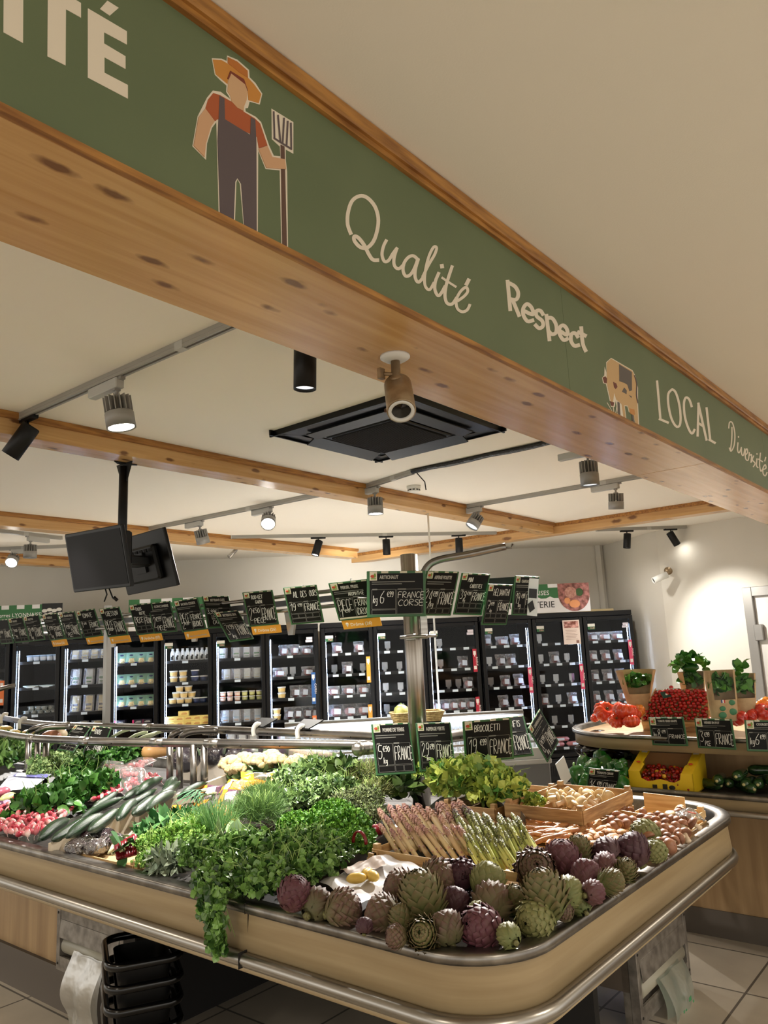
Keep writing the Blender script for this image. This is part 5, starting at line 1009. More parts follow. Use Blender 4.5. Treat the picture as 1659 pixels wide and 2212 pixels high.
# ---------------------------------------------------------------- low refrigerated island in front of the fridges
ch = thing('refrigerated_island', 'low grey and white refrigerated island with lit perforated top', 'chest cooler', loc=WP(.75, 5.6, 0), rot=(0, 0, ANG))
m_chest = M('chest_grey', (142, 148, 158), .35); m_chw = M('chest_white', (226, 232, 238), .3); m_chl = M('cool_white_light', (240, 246, 255), .4, emis=3.)
hw = .95
MB().bb(-hw, hw, 0, 1.0, .02, .80, .01).build('chest_body', m_chest, ch); MB().bb(-hw + .02, hw - .02, .02, .98, 0, .1).build('base_plinth', m_black, ch)
MB().bb(-hw - .01, hw + .01, -.015, .03, .79, .825, .006).bb(-hw, hw, 0, .05, .825, .90, .004).bb(-hw - .005, -hw + .03, 0, 1.0, .8, .92).bb(hw - .03, hw + .005, 0, 1.0, .8, .92).build('white_rim', m_chw, ch)
MB().add([(-hw, .05, .90), (hw, .05, .9), (hw, .62, 1.09), (-hw, .62, 1.09)], [(0, 1, 2, 3)]).build('glass_cover', m_glass, ch)
MB().bb(-hw + .03, hw - .03, .06, .66, .84, .86).build('lit_well_floor', M('well_white', (226, 232, 240), .4), ch)
s = MB().bb(-hw, hw, .62, .95, .85, 1.06, .01).bb(-hw, hw, .62, .64, 1.06, 1.12); s.build('rear_upstand', m_chw, ch)
s = MB()
for r_ in range(3):
    for k in range(48): x = -hw + .04 + k * .0385 + (r_ % 2) * .019; s.lathe([(.013, 0), (.013, .05), (.006, .052)], 6, (x, .2 + r_ * .17, .86 + r_ * .05), False)
s.build('air_nozzles', m_chw, ch)
MB().bb(-hw + .05, hw - .05, .58, .6, 1.05, 1.065).build('light_strip', m_chl, ch)
s = MB()
for k in range(52): s.box((-hw + .03 + k * .0365, .6, .985), (.02, .01, .11))
s.build('perforated_strip', m_chw, ch)
MB().tube([(-hw, .05, .94), (hw, .05, .94)], .008, 8).tube([(-hw, .62, 1.1), (hw, .62, 1.1)], .012, 8).build('chrome_edge', m_steel, ch)
# ---------------------------------------------------------------- leaf clusters
def _tpl(kind, rg):
    if kind in ('lobed', 'curly'):
        h = [(0, .02), (.12, .14), (.04, .36), (.2, .42), (.34, .52), (.44, .3), (.62, .4), (.8, .26), (.95, 0)]
        o = h + [(x, -y) for x, y in h[-2:0:-1]]; V = [(.36, 0, .06)] + [(x, y, -.05 + (rg.uniform(-.1, .1) if kind == 'lobed' else rg.uniform(-.3, .3))) for x, y in o]
        return V, [(0, i + 1, (i + 1) % len(o) + 1) for i in range(len(o))]
    if kind == 'needle': return [(0, .5, 0), (0, -.5, 0), (.5, .4, .06), (.5, -.4, .06), (1, 0, 0)], [(0, 1, 3, 2), (2, 3, 4)]
    W = {'oval': (.06, .3, .36, .26, .0), 'lance': (.05, .15, .17, .12, 0.), 'blade': (.03, .07, .075, .05, 0.), 'round': (.1, .42, .46, .34, .02)}[kind]
    V = []; F = []
    for i, w_ in enumerate(W):
        x = i / 4; z = -.18 * x * x * (1 if kind != 'blade' else 1.6) + rg.uniform(-.03, .03); V += [(x, w_, z + .35 * w_), (x, 0, z), (x, -w_, z + .35 * w_)]
    for i in range(4): a = i * 3; F += [(a, a + 1, a + 4, a + 3), (a + 1, a + 2, a + 5, a + 4)]
    return V, F
def leaves(name, kind, n, size, rad, mat, seed=1, up=.3, wscale=1., low=-.25, core=.75, spread=.9, sizevar=.35, fn=None, parent=None, follow=.5):
    """leaf mass filling the upper shell of an ellipsoid"""
    rg = random.Random(seed); r = np.random.RandomState(seed); T = [_tpl(kind, rg) for _ in range(4)]
    VV = []; FF = []; A = []; off = 0
    d = r.normal(size=(n, 3)); d /= np.linalg.norm(d, axis=1)[:, None]; d[:, 2] = np.where(d[:, 2] < low, -d[:, 2], d[:, 2])
    rad = np.array(rad); p = d * rad * (core + (1 - core) * r.rand(n, 1) ** .5) * (1 + .12 * r.normal(size=(n, 1)))
    if fn is not None: p, d = fn(r, n)
    t = d * follow + r.normal(size=(n, 3)) * spread * .55; t[:, 2] += up; t /= np.linalg.norm(t, axis=1)[:, None]
    nn = d + r.normal(size=(n, 3)) * .55; nn[:, 2] += .3; nn -= t * np.sum(nn * t, 1)[:, None]; nn /= np.linalg.norm(nn, axis=1)[:, None]; b = np.cross(nn, t)
    for k in range(4):
        idx = np.arange(k, n, 4); V = np.array(T[k][0]); F = T[k][1]; s = size * (1 + sizevar * (r.rand(len(idx)) - .5) * 2)
        P = p[idx][:, None, :] + s[:, None, None] * (V[None, :, 0:1] * t[idx][:, None, :] + V[None, :, 1:2] * wscale * b[idx][:, None, :] + V[None, :, 2:3] * nn[idx][:, None, :])
        VV.append(P.reshape(-1, 3)); A.append(np.repeat(r.rand(len(idx)), len(V))); m = len(V)
        for q in range(len(idx)): FF += [tuple(i + off + q * m for i in f) for f in F]
        off += len(idx) * m
    s = MB(); s.v = [tuple(x) for x in np.concatenate(VV)]; s.f = FF; s.mi = [0] * len(FF); s.sm = [kind not in ('lobed',)] * len(FF); s.at = list(np.concatenate(A))
    if fn is None:
        s.val = .02; s.ball((0, 0, 0), tuple(rad * core * .82), 10, 7, .08, rg); s.sm[-60:] = [True] * 60
    return s.build(name, mat, parent)
def veg(name, c1, c2, rough=.5, spec=.4): return M(name, c1, rough, c2=c2, attr='var', spec=spec)
v_pars = veg('parsley_green', (22, 62, 20), (128, 172, 84), .36, .6); v_cher = veg('chervil_green', (60, 112, 36), (150, 190, 84)); v_curl = veg('curly_parsley_green', (44, 98, 22), (120, 170, 58))  # lighter parsley tone paints in the highlights of glossy leaves
v_cor = veg('celery_leaf_green', (28, 64, 28), (142, 172, 104), .38, .6); v_dill = veg('dill_green', (36, 74, 30), (116, 150, 76)); v_sage = veg('sage_green', (92, 108, 88), (164, 176, 150), .8)
v_garl = veg('wild_garlic_green', (34, 84, 44), (96, 146, 84)); v_thy = veg('thyme_green', (52, 66, 40), (136, 146, 100), .7); v_bay = veg('bay_green', (30, 56, 24), (100, 122, 58), .35)
v_cel = veg('celery_yellow_green', (50, 104, 34), (196, 206, 96)); v_spin = veg('spinach_green', (20, 62, 22), (86, 138, 58), .35); v_kale = veg('pale_kale_green', (78, 118, 60), (184, 206, 140)); v_chiv = veg('chive_green', (60, 112, 60), (150, 186, 120))
v_stem = M('herb_stem', (150, 178, 96), .5); v_rose = veg('rosemary_green', (52, 74, 44), (160, 160, 96), .7); v_beet = veg('beet_leaf_green', (40, 84, 36), (124, 160, 84), .4)
def stems(parent, n, ln, r, mat=None, seed=3, dirv=(0, 0, 1), spread=.5, w=.0013, name='stems'):
    rg = random.Random(seed); s = MB()
    for i in range(n):
        d = Vector((dirv[0] + rg.gauss(0, spread), dirv[1] + rg.gauss(0, spread), dirv[2] + rg.uniform(0, .4))).normalized(); o = Vector((rg.uniform(-1, 1) * r[0], rg.uniform(-1, 1) * r[1], rg.uniform(-.1, .8) * r[2])) * .7
        m = o + d * ln * .5 + Vector((0, 0, .15 * ln)); s.tube([o, m, o + d * ln + Vector((rg.uniform(-.2, .2), rg.uniform(-.2, .2), -.1)) * ln], [w, w, w * .6], 5, caps=False)
    return s.build(name, mat or v_stem, parent)
def bunch(nm, cat, kind, n, size, rad, mat, seed, st=10, stl=None, **kw):
    t = thing(nm, 'x', cat); leaves('leaves', kind, n, size, rad, mat, seed, parent=t, **kw)
    if st: stems(t, st, stl or rad[0] * 1.0, rad, seed=seed)
    return Kind(t)
def dep(p): return (p.x * RW[0, 2] + p.y * RW[1, 2] + (p.z - EYE) * RW[2, 2])
K_pars = [bunch('parsley_bunch', 'herb bunch', 'lobed', 820, .029, (.115, .10, .055), v_pars, 10 + i, 14) for i in range(2)]
def place(K, lst, group, rz=None):
    for i, (u, v, z, sc, lab) in enumerate(lst):
        k = K[i % len(K)] if isinstance(K, list) else K; p = at(u, v, z); k.put(tuple(p), (rnd.uniform(-.1, .1), rnd.uniform(-.1, .1), rnd.uniform(0, 6.2) if rz is None else rz), sc, lab, group)
place(K_pars, [(445, 1850, .955, .8, 'flat parsley bunch, left end of the parsley heap'), (505, 1895, .93, .95, 'flat parsley bunch at the rim above the hanging one'), (530, 1835, .96, .9, 'flat parsley bunch below the chives'), (590, 1905, .935, 1., 'flat parsley bunch at the rim left of the first artichoke'),
  (600, 1850, .965, 1., 'flat parsley bunch in the middle of the heap'), (655, 1880, .95, .95, 'flat parsley bunch directly behind the leftmost artichoke'), (665, 1830, .975, .85, 'flat parsley bunch below the curly parsley'), (705, 1850, .96, .75, 'flat parsley bunch beside the metal partition')], 'flat parsley heaped at the front rim')
t = thing('parsley_bunch', 'flat parsley bunch hanging down over the front rim of the stand', 'herb bunch', 'flat parsley heaped at the front rim', tuple(atx(470, 1948, 1.635)))
def hangfn(r, n):
    k = r.rand(n); p = np.stack([-.012 - .03 * r.rand(n) * (1 - .5 * k), (r.rand(n) - .5) * .15 * (1 - .72 * k) - .0 - .03 * k, .075 - .20 * k], 1); d = np.stack([-np.ones(n) * .8, (r.rand(n) - .5), -.9 * np.ones(n)], 1); return p, d
leaves('leaves', 'lobed', 300, .03, (.1, .1, .1), v_pars, 31, up=-.35, fn=hangfn, parent=t, follow=.8); stems(t, 8, .12, (.02, .05, .05), seed=4, dirv=(0, 0, -1), spread=.2)
K_cher = bunch('chervil_bunch', 'herb bunch', 'lobed', 900, .018, (.10, .09, .05), v_cher, 21, 16)
place(K_cher, [(345, 1828, .94, .85, 'bright fine-leaved herb bunch left, behind the sage'), (400, 1812, .955, 1., 'bright fine-leaved herb bunch right of the first one'), (425, 1790, .965, .8, 'bright fine-leaved herb bunch, farthest back'), (330, 1860, .925, .6, 'small bright herb bunch at the rim beside the red bundle')], 'bright green chervil bunches')
K_sage = bunch('sage_bunch', 'herb bunch', 'lance', 170, .05, (.075, .06, .035), v_sage, 23, 6, wscale=1.1)
place(K_sage, [(372, 1862, .925, .9, 'grey-green sage bunch at the front rim'), (352, 1872, .915, .6, 'small grey-green sage sprig left of the sage bunch')], 'sage')
K_garl = bunch('wild_garlic_bunch', 'herb bunch', 'lance', 110, .10, (.10, .08, .035), v_garl, 24, 6, up=.55, wscale=1.15, follow=.3)
place(K_garl, [(330, 1812, .915, .62, 'wild garlic bunch with broad leaves, left'), (362, 1798, .925, .8, 'wild garlic bunch with broad leaves, middle'), (418, 1780, .95, .6, 'wild garlic bunch beside the orange packs')], 'wild garlic bunches')
K_dill = bunch('dill_bunch', 'herb bunch', 'needle', 5200, .05, (.105, .10, .06), v_dill, 25, 30, wscale=.028, up=.3, spread=.8, core=.5, stl=.1)
place(K_dill, [(555, 1762, .985, 1.0, 'feathery dill bunch, front of the two'), (568, 1735, 1.0, .95, 'feathery dill bunch, rear of the two')], 'dill')
K_cor = [bunch('flat_herb_bunch', 'herb bunch', 'lobed', 650, .034, (.13, .11, .065), v_cor, 26 + i, 14) for i in range(2)]
place(K_cor, [(640, 1692, 1.03, .9, 'broad-leaved coriander bunch, left'), (690, 1678, 1.05, 1., 'broad-leaved coriander bunch, top of the heap'), (718, 1710, 1.02, .85, 'broad-leaved coriander bunch above the thyme'), (650, 1735, .99, .75, 'broad-leaved coriander bunch right of the dill')], 'coriander bunches at the back')
K_curl = [bunch('curly_parsley_bunch', 'herb bunch', 'curly', 2400, .015, (.085, .08, .055), v_curl, 28 + i, 0, up=.1) for i in range(2)]
place(K_curl, [(690, 1795, .985, 1., 'curly parsley bunch, left front'), (742, 1788, .99, 1.05, 'curly parsley bunch, brightest in the middle'), (715, 1762, 1., .9, 'curly parsley bunch, behind the others'), (765, 1822, .96, .8, 'curly parsley bunch at the metal partition'), (640, 1785, .985, .8, 'curly parsley bunch right of the dill'), (722, 1832, .96, .8, 'curly parsley bunch lowest by the partition'), (785, 1805, .965, .5, 'smallest curly parsley bunch, far right end')], 'curly parsley bunches')
K_thy = bunch('thyme_bunch', 'herb bunch', 'oval', 3000, .011, (.09, .08, .055), v_thy, 30, 40, stl=.06, spread=1.1)
place(K_thy, [(752, 1742, 1.0, 1., 'grey thyme bunch, left'), (792, 1728, 1.01, .9, 'grey thyme bunch, right'), (800, 1765, .98, .75, 'grey thyme bunch in front of the others')], 'thyme bunches')
K_bay = bunch('bay_bunch', 'herb bunch', 'lance', 90, .075, (.075, .065, .05), v_bay, 33, 6, wscale=1.5, up=.4)
place(K_bay, [(738, 1672, 1.07, .8, 'bay branch with upright pointed leaves, left'), (860, 1712, 1.0, .95, 'dark bay bunch left of the steel post'), (838, 1690, 1.02, .8, 'dark bay bunch under the Pomme de terre board')], 'bay leaf bunches')
K_ros = bunch('rosemary_bunch', 'herb bunch', 'needle', 1600, .026, (.09, .07, .06), v_rose, 34, 30, wscale=.09, spread=.9)
place(K_ros, [(785, 1682, 1.05, 1., 'rosemary bunch left of the Pomme de terre board'), (812, 1712, 1.02, .8, 'rosemary bunch above the asparagus tips')], 'rosemary bunches')
K_cel = [bunch('celery_bunch', 'celery', 'lobed', 330, .055, (.12, .11, .07), v_cel, 35 + i, 10, stl=.13) for i in range(2)]
place(K_cel, [(985, 1690, 1.06, .9, 'celery bunch with yellow leaves beside the post'), (1035, 1690, 1.06, 1., 'celery bunch with yellow leaves, middle'), (1080, 1712, 1.03, .85, 'celery bunch leaning to the wooden crate'), (1150, 1735, .99, .38, 'small celery tuft lying in the wooden crate'), (945, 1668, 1.08, .6, 'celery bunch mostly behind the steel post')], 'celery bunches')
for o in [x for x in COL.objects if x.name.startswith('celery_bunch')]:
    if 'small celery' in o['label']: o.rotation_euler = (0, 0, 1.)
K_chi = bunch('chive_bunch', 'herb bunch', 'needle', 420, .12, (.05, .045, .02), v_chiv, 37, 0, wscale=.02, up=1.2, spread=.5)
place(K_chi, [(468, 1795, .97, 1., 'thin chives standing between chervil and dill')], 'chives')
o = leaves('pale_leaf_bunch', 'oval', 10, .07, (.03, .03, .01), M('pale_leaf', (190, 206, 150), .6, c2=(120, 160, 120), attr='var'), 38, up=.5); o.location = at(500, 1812, .955); tag(o, 'pale broad leaves behind the big parsley heap', 'leaves')
# left bay greens
K_spi = [bunch('spinach_heap', 'spinach', 'oval', 380, .055, (.17, .12, .045), v_spin, 40 + i, 6) for i in range(2)]
place(K_spi, [(95, 1735, .97, .9, 'loose spinach between paper sheet and radishes, left'), (160, 1712, .99, 1., 'loose spinach behind the radishes, middle'), (205, 1690, 1., .8, 'loose spinach left of the clear trays')], 'loose spinach')
K_lam = bunch('watercress_bunch', 'salad bunch', 'round', 420, .04, (.14, .11, .06), v_spin, 43, 6)
place(K_lam, [(205, 1655, 1.04, .9, 'dark round-leaved salad behind the clear trays, left'), (262, 1640, 1.05, .9, 'dark round-leaved salad behind the clear trays, right'), (165, 1672, 1.01, .7, 'dark round-leaved salad left of the price boards')], 'round-leaved salad bunches')
K_kal = bunch('frisee_head', 'salad', 'curly', 1500, .024, (.13, .11, .055), v_kale, 44, 0)
place(K_kal, [(118, 1652, 1.03, 1., 'pale curly salad head, left'), (150, 1640, 1.05, .8, 'pale curly salad head under the leaning price boards'), (92, 1668, 1., .7, 'pale curly salad head beside the paper sheet')], 'pale curly salad heads')
K_bee = bunch('beet_leaf_bunch', 'leaf bunch', 'lance', 420, .055, (.15, .13, .06), v_beet, 45, 16, wscale=1.2)
place(K_bee, [(10, 1640, 1.05, 1.05, 'leafy bunch at the left edge, front'), (55, 1625, 1.06, 1., 'leafy bunch left of the curly salad'), (5, 1612, 1.07, 1., 'leafy bunch at the left edge, rear')], 'leafy bunches at the left edge')
K_lee = Kind(thing('leek', 'x', 'leek')); s = MB(); s.tube([(0, 0, 0), (.1, .01, .01), (.2, 0, .0)], [.014, .013, .012], 10); s.build('shaft', M('leek_shaft', (206, 216, 180), .5), K_lee.r)
s = MB()
for k in range(7): a = (k - 3) * .12; s.sheet(lambda u, v: (.18 + .26 * u, (v - .5) * .04 * (1 - u) + a * u * .3, .012 * math.sin(3 * u) + .01 * (k % 2) - .05 * u * u), 6, 3)
s.build('leaves', M('leek_leaf', (50, 96, 62), .5, c2=(70, 120, 80), ns=8), K_lee.r)
for i, (u, v, z, rz) in enumerate(((365, 1575, 1.12, 2.2), (340, 1582, 1.1, 2.35), (318, 1580, 1.1, 2.0), (290, 1572, 1.12, 2.2), (452, 1708, 1.0, .5), (470, 1715, .99, .35), (440, 1720, .98, .6))):
    K_lee.put(tuple(at(u, v, z)), (0, .35 if i < 4 else -.15, rz + (PI if i >= 4 else 0)), 1. if i < 4 else .62, 'leek behind the rails, %s' % nth(3 - i, 4) if i < 4 else 'thin spring leek beside the long cream board, %s of three' % ('front', 'rear', 'middle')[i - 4], 'leeks')

# ---------------------------------------------------------------- artichokes
def artichoke(c_base, c_tip, name, seed, tall=1.1, tight=.5):
    rg = random.Random(seed); s = MB(); rows = 10; R0 = .5
    s.val = 0; s.ball((0, 0, 0), (.36, .36, .42 * tall), 14, 10)
    for r_ in range(rows):
        f = r_ / (rows - 1); th = PI * (.86 - .80 * f); n = max(4, int(11 * math.sin(th) ** .8 + 1)); z0 = -.46 * tall * math.cos(PI - th) if False else .46 * tall * math.cos(th); rr = 0
        for k in range(n):
            a = 2 * PI * (k + .5 * (r_ % 2)) / n + rg.uniform(-.06, .06); w_ = .36 * math.sin(th) ** .4 + .04; h_ = .34 + .06 * rg.random(); lean = (.26 - f * .2) * (1 - tight) + .035 + rg.uniform(-.02, .04)
            ca, sa = math.cos(a), math.sin(a); V = []; vals = []
            for i in range(5):
                t_ = i / 4; wd = w_ * (.72, 1., .9, .52, .06)[i] * .5; tt = th - t_ * .62 * (1 if f < .9 else .4); zz = .49 * tall * math.cos(max(tt, .03)) + t_ * .05; rad = (.455 + .035 * (1 - f)) * math.sin(max(tt, .03)) ** .8 + lean * t_ * t_ + .03
                for j in (-1, -.5, .5, 1):
                    dr = -.085 * j * j * (1 - .3 * t_); V.append((ca * (rad + dr) - sa * wd * j, sa * (rad + dr) + ca * wd * j, zz)); vals.append(min(1, max(0, t_ * 1.05 - .1 + rg.uniform(-.08, .08))) * (1 if f > .15 else .6) + .001)
            s.add(V, [(i * 4 + j, i * 4 + j + 1, i * 4 + j + 5, i * 4 + j + 4) for i in range(4) for j in range(3)], True, vals)
    t = thing(name, 'x', 'artichoke'); s.build('bracts', M(c_base[0], c_base[1], .5, c2=c_tip, attr='var', spec=.35, bump=.15, bs=120), t)
    MB().tube([(0, 0, -.42 * tall), (.01, 0, -.56 * tall)], [.13, .12], 12).build('stem_stub', M('artichoke_stem', (120, 122, 70), .6, c2=(86, 76, 48), ns=20), t); return Kind(t)
AK = {'G': [artichoke(('artichoke_green', (104, 112, 66)), (124, 120, 76), 'artichoke', 1, 1.05, .8), artichoke(('artichoke_green2', (92, 104, 58)), (112, 92, 66), 'artichoke', 2, 1.3, .3)],
      'M': [artichoke(('artichoke_brown_green', (102, 98, 66)), (104, 70, 66), 'artichoke', 3, 1.0, .6), artichoke(('artichoke_brown_green2', (88, 86, 56)), (92, 62, 58), 'artichoke', 4, .95, .7)],
      'P': [artichoke(('artichoke_purple', (92, 62, 60)), (88, 46, 58), 'artichoke', 5, 1.05, .75), artichoke(('artichoke_dark_purple', (74, 50, 52)), (66, 34, 48), 'artichoke', 6, .95, .8)]}
AR = [(635, 1932, 66, 'P', 0, 'purple artichoke at the left end of the front row, beside the parsley'), (683, 1957, 68, 'M', 1, 'brown-green artichoke, second in the front row from the left'), (740, 1965, 74, 'M', 2, 'brown artichoke, third in the front row from the left'), (787, 2001, 34, 'P', 0, 'small half-hidden purplish artichoke low between third and fourth'),
 (828, 1975, 72, 'M', 1, 'dark brown-green artichoke, fourth in the front row from the left'), (872, 1988, 50, 'G', 0, 'small green artichoke wedged behind the front row'), (867, 1918, 68, 'M', 3, 'brown artichoke leaning on the white paper'), (912, 1940, 82, 'G', 4, 'upright open green artichoke in the centre of the pile'),
 (946, 1898, 74, 'M', 1, 'round brown-green artichoke directly before the crate'), (997, 1893, 70, 'P', 2, 'pinkish artichoke behind the round brown one'), (1053, 1905, 70, 'G', 0, 'light green artichoke in front of the crate'), (983, 1950, 60, 'P', 0, 'small deep purple artichoke in the centre of the pile'),
 (1063, 1953, 78, 'M', 3, 'dark pointed artichoke left of the long green one'), (965, 2008, 72, 'M', 0, 'dark brown artichoke at the lowest rim, left of the purple one'), (1043, 2004, 84, 'P', 1, 'large dark purple artichoke nearest the rounded corner'), (915, 2017, 60, 'G', 1, 'green artichoke low at the rim'), (857, 2023, 44, 'M', 2, 'small brown artichoke half under the rim'),
 (1156, 1878, 80, 'M', 3, 'large brown-green artichoke leaning over the crate corner'), (1214, 1858, 72, 'P', 4, 'purple-green upright artichoke right of the crate corner'), (1250, 1838, 46, 'G', 4, 'small pale pointed artichoke before the ginger-like roots'), (1266, 1893, 60, 'P', 0, 'violet artichoke, left of the violet cluster'),
 (1312, 1843, 60, 'P', 1, 'violet artichoke, top of the violet cluster'), (1308, 1874, 54, 'P', 2, 'violet artichoke in the middle of the violet cluster'), (1368, 1838, 70, 'P', 0, 'large violet artichoke leaning on the right rim'), (1396, 1803, 58, 'G', 3, 'green artichoke lying on the mushrooms'), (1178, 1936, 80, 'G', 4, 'tall green artichoke standing in the right half of the pile'),
 (1158, 1985, 78, 'G', 5, 'lying green artichoke near the right rim'), (1108, 1948, 50, 'G', 0, 'pale green artichoke between two large ones'), (1226, 1928, 60, 'G', 1, 'yellow-green artichoke below the violet cluster'), (1318, 1905, 44, 'G', 2, 'pale small artichoke at the right rim'), (1280, 1928, 46, 'P', 5, 'small flat purple artichoke at the right rim'),
 (1252, 1952, 40, 'G', 3, 'yellowish small artichoke touching the right rim'), (1100, 2022, 48, 'G', 2, 'small green artichoke in the rounded corner'), (1220, 1972, 36, 'M', 0, 'tiny brown artichoke at the right rim'), (1418, 1838, 44, 'G', 5, 'pale green artichoke under the mushroom crate'), (1352, 1882, 40, 'G', 0, 'pale bud-like artichoke below the large violet one'), (1030, 1970, 40, 'G', 1, 'green artichoke showing between the two dark ones')]
for i, (u, v, d, c, ori, lab) in enumerate(AR):
    z = .93 if v > 1940 else .965
    if c and ori == 4: z += .01
    p = at(u, v, z); k = d * dep(p) / FPX / .98; R_ = {0: (.5, .3, 0), 1: (1.1, -.3, 1.2), 2: (1.3, .2, -.8), 3: (.7, -.6, .5), 4: (.05, .1, .4), 5: (1.5, 0, -.9)}[ori]
    # heads lean towards the aisle
    AK[c][i % 2].put(tuple(p), (R_[0], R_[1] - .3, R_[2] + i * .7), k, lab, 'artichokes on the stand corner')
MB_art_under = None

# ---------------------------------------------------------------- asparagus in its crate
def crate(label, x0, x1, y0, y1, z0, z1, mat, rz=0, slats=2, floor_=True, fill=None, dark=None, cat='crate'):
    t = thing('wooden_crate', label, cat, 'wooden crates on the stand', ((x0 + x1) / 2, (y0 + y1) / 2, z0), (0, 0, rz)); hx, hy, H = (x1 - x0) / 2, (y1 - y0) / 2, z1 - z0
    if floor_: MB().bb(-hx, hx, -hy, hy, 0, .006).build('crate_floor', mat, t)
    for sx in (-1, 1):
        for sy in (-1, 1): MB().bb(sx * hx - .011 * (1 + sx), sx * hx + .011 * (1 - sx), sy * hy - .011 * (1 + sy), sy * hy + .011 * (1 - sy), 0, H + .012, .001).build('corner_post', dark or mat, t)
    for k in range(slats):
        a = H * k / slats + .008; b = H * (k + 1) / slats - .004
        for nm, q in (('long_slat', (-hx, hx, -hy - .005, -hy)), ('long_slat', (-hx, hx, hy, hy + .005)), ('end_slat', (-hx - .005, -hx, -hy, hy)), ('end_slat', (hx, hx + .005, -hy, hy))): MB().bb(*q, a, b, .0008).build(nm, mat, t)
    return t
crate('pale wooden crate holding the asparagus', 2.17, 2.62, 1.28, 1.88, .885, .965, m_crate)
crate('empty pale crate end beside the potato paper', 2.13, 2.16, 1.45, 1.87, .885, .945, m_crate, slats=1)
crate('tall worn wooden crate holding pale mushrooms', 2.78, 3.25, 1.37, 1.70, .90, 1.025, m_crate2)
crate('wooden crate holding the brown mushrooms', 2.72, 3.36, 1.115, 1.35, .87, .945, m_crate)
crate('low wooden crate holding thin roots and small tubers', 2.46, 2.77, 1.33, 1.70, .87, .94, m_crate2, slats=1)
crate('wooden crate behind the celery tuft', 2.78, 3.3, 1.75, 2.0, .90, 1.0, m_crate2)
def stalk(c_base, c_tip, mname, r, scale_c):
    t = thing('asparagus', 'x', 'asparagus'); L = 1.; s = MB(); rg = random.Random(5)
    s.tube([(0, 0, z) for z in (0, .15, .35, .55, .75, .86, .93, .975, 1.)], [r, r * 1.02, r, r * .96, r * .92, r * .9, r * .72, r * .42, r * .08], 10, vals=[.01, .01, .02, .06, .3, .6, .9, 1, 1]); s.build('spear', M(mname, c_base, .4, c2=c_tip, attr='var', sss=0), t)
    s = MB()
    for i in range(26):
        f = i / 26; z = .2 + .14 * i / 4 if i < 5 else .72 + .27 * ((i - 5) / 21.); a = i * 2.4; rr = r * (1.02 if z < .86 else 1.02 * (1 - ((z - .86) / .15) ** 1.6 * .85)); h = .07 if z < .7 else .06; w_ = r * (.6 if z < .7 else .75)
        ca, sa = math.cos(a), math.sin(a); V = [(ca * rr - sa * w_, sa * rr + ca * w_, z), (ca * rr * 1.12, sa * rr * 1.12, z), (ca * rr + sa * w_, sa * rr - ca * w_, z), (ca * rr * 1.12, sa * rr * 1.12, z + h * .6), (ca * rr * .85, sa * rr * .85, z + h)]
        s.add(V, [(0, 1, 3), (1, 2, 3), (0, 3, 4), (3, 2, 4)], False)
    s.build('tip_scales', M(mname + '_scales', scale_c, .5), t); return Kind(t)
K_av = [stalk((214, 196, 150), (178, 110, 116), 'violet_asparagus', .062, (200, 160, 140)), stalk((206, 182, 140), (150, 96, 110), 'violet_asparagus_dark', .066, (176, 132, 120))]
K_ag = [stalk((196, 204, 122), (136, 142, 70), 'green_asparagus', .046, (104, 104, 66)), stalk((206, 210, 134), (156, 160, 82), 'green_asparagus_light', .043, (126, 128, 72)), stalk((150, 168, 90), (96, 84, 66), 'green_asparagus_purple', .052, (92, 70, 66))]
def stick(kd, b, t, label, group):
    d = t - b; q = Vector((0, 0, 1)).rotation_difference(d.normalized()) ; L = d.length
    o = kd.put(tuple(b), tuple((q.to_matrix() @ Matrix.Rotation(rnd.uniform(0, 6), 3, 'Z')).to_euler()), L, label, group)
ra_ = random.Random(9)
n = 0
for row_, (v0, cnt, zt) in enumerate(((1740, 11, 1.055), (1758, 11, 1.04), (1776, 10, 1.02))):
    for i in range(cnt):
        f = (i + .5 * (row_ % 2)) / cnt; ut = 818 + 192 * f + ra_.uniform(-6, 6); vt = v0 + 8 - 16 * f * (row_ < 2) + ra_.uniform(-6, 6); ub = ut + 50 + 12 * f + ra_.uniform(-6, 6); vb = vt + 84 + 12 * f - row_ * 6
        stick(K_av[(i + row_) % 2], at(ub, vb, .915 + .012 * (2 - row_)), at(ut, vt, zt), 'thick pale asparagus with violet tip, %s row, %s' % (('back', 'middle', 'front')[row_], nth(i, cnt)), 'violet asparagus')
for row_, (v0, cnt, zt) in enumerate(((1752, 12, 1.05), (1768, 13, 1.04), (1786, 13, 1.025), (1806, 13, 1.01), (1826, 10, .99))):
    for i in range(cnt):
        f = (i + .5 * (row_ % 2)) / cnt; ut = 985 + 145 * f + row_ * 5 + ra_.uniform(-6, 6); vt = v0 + 18 * (f - .3) * (row_ < 3) + ra_.uniform(-7, 7); ub = ut + 44 - 14 * row_ * 0 + ra_.uniform(-8, 8); vb = vt + 86 - row_ * 3
        b_ = at(ub, min(vb, 1895), .915 + .01 * (4 - row_))
        stick(K_ag[2 if (row_ == 0 and i < 3) else ra_.choice((0, 0, 1))], b_, at(ut, vt, zt), 'thin green asparagus spear, %s row, %s' % (('back', 'second', 'middle', 'fourth', 'front')[row_], nth(i, cnt)), 'green asparagus')
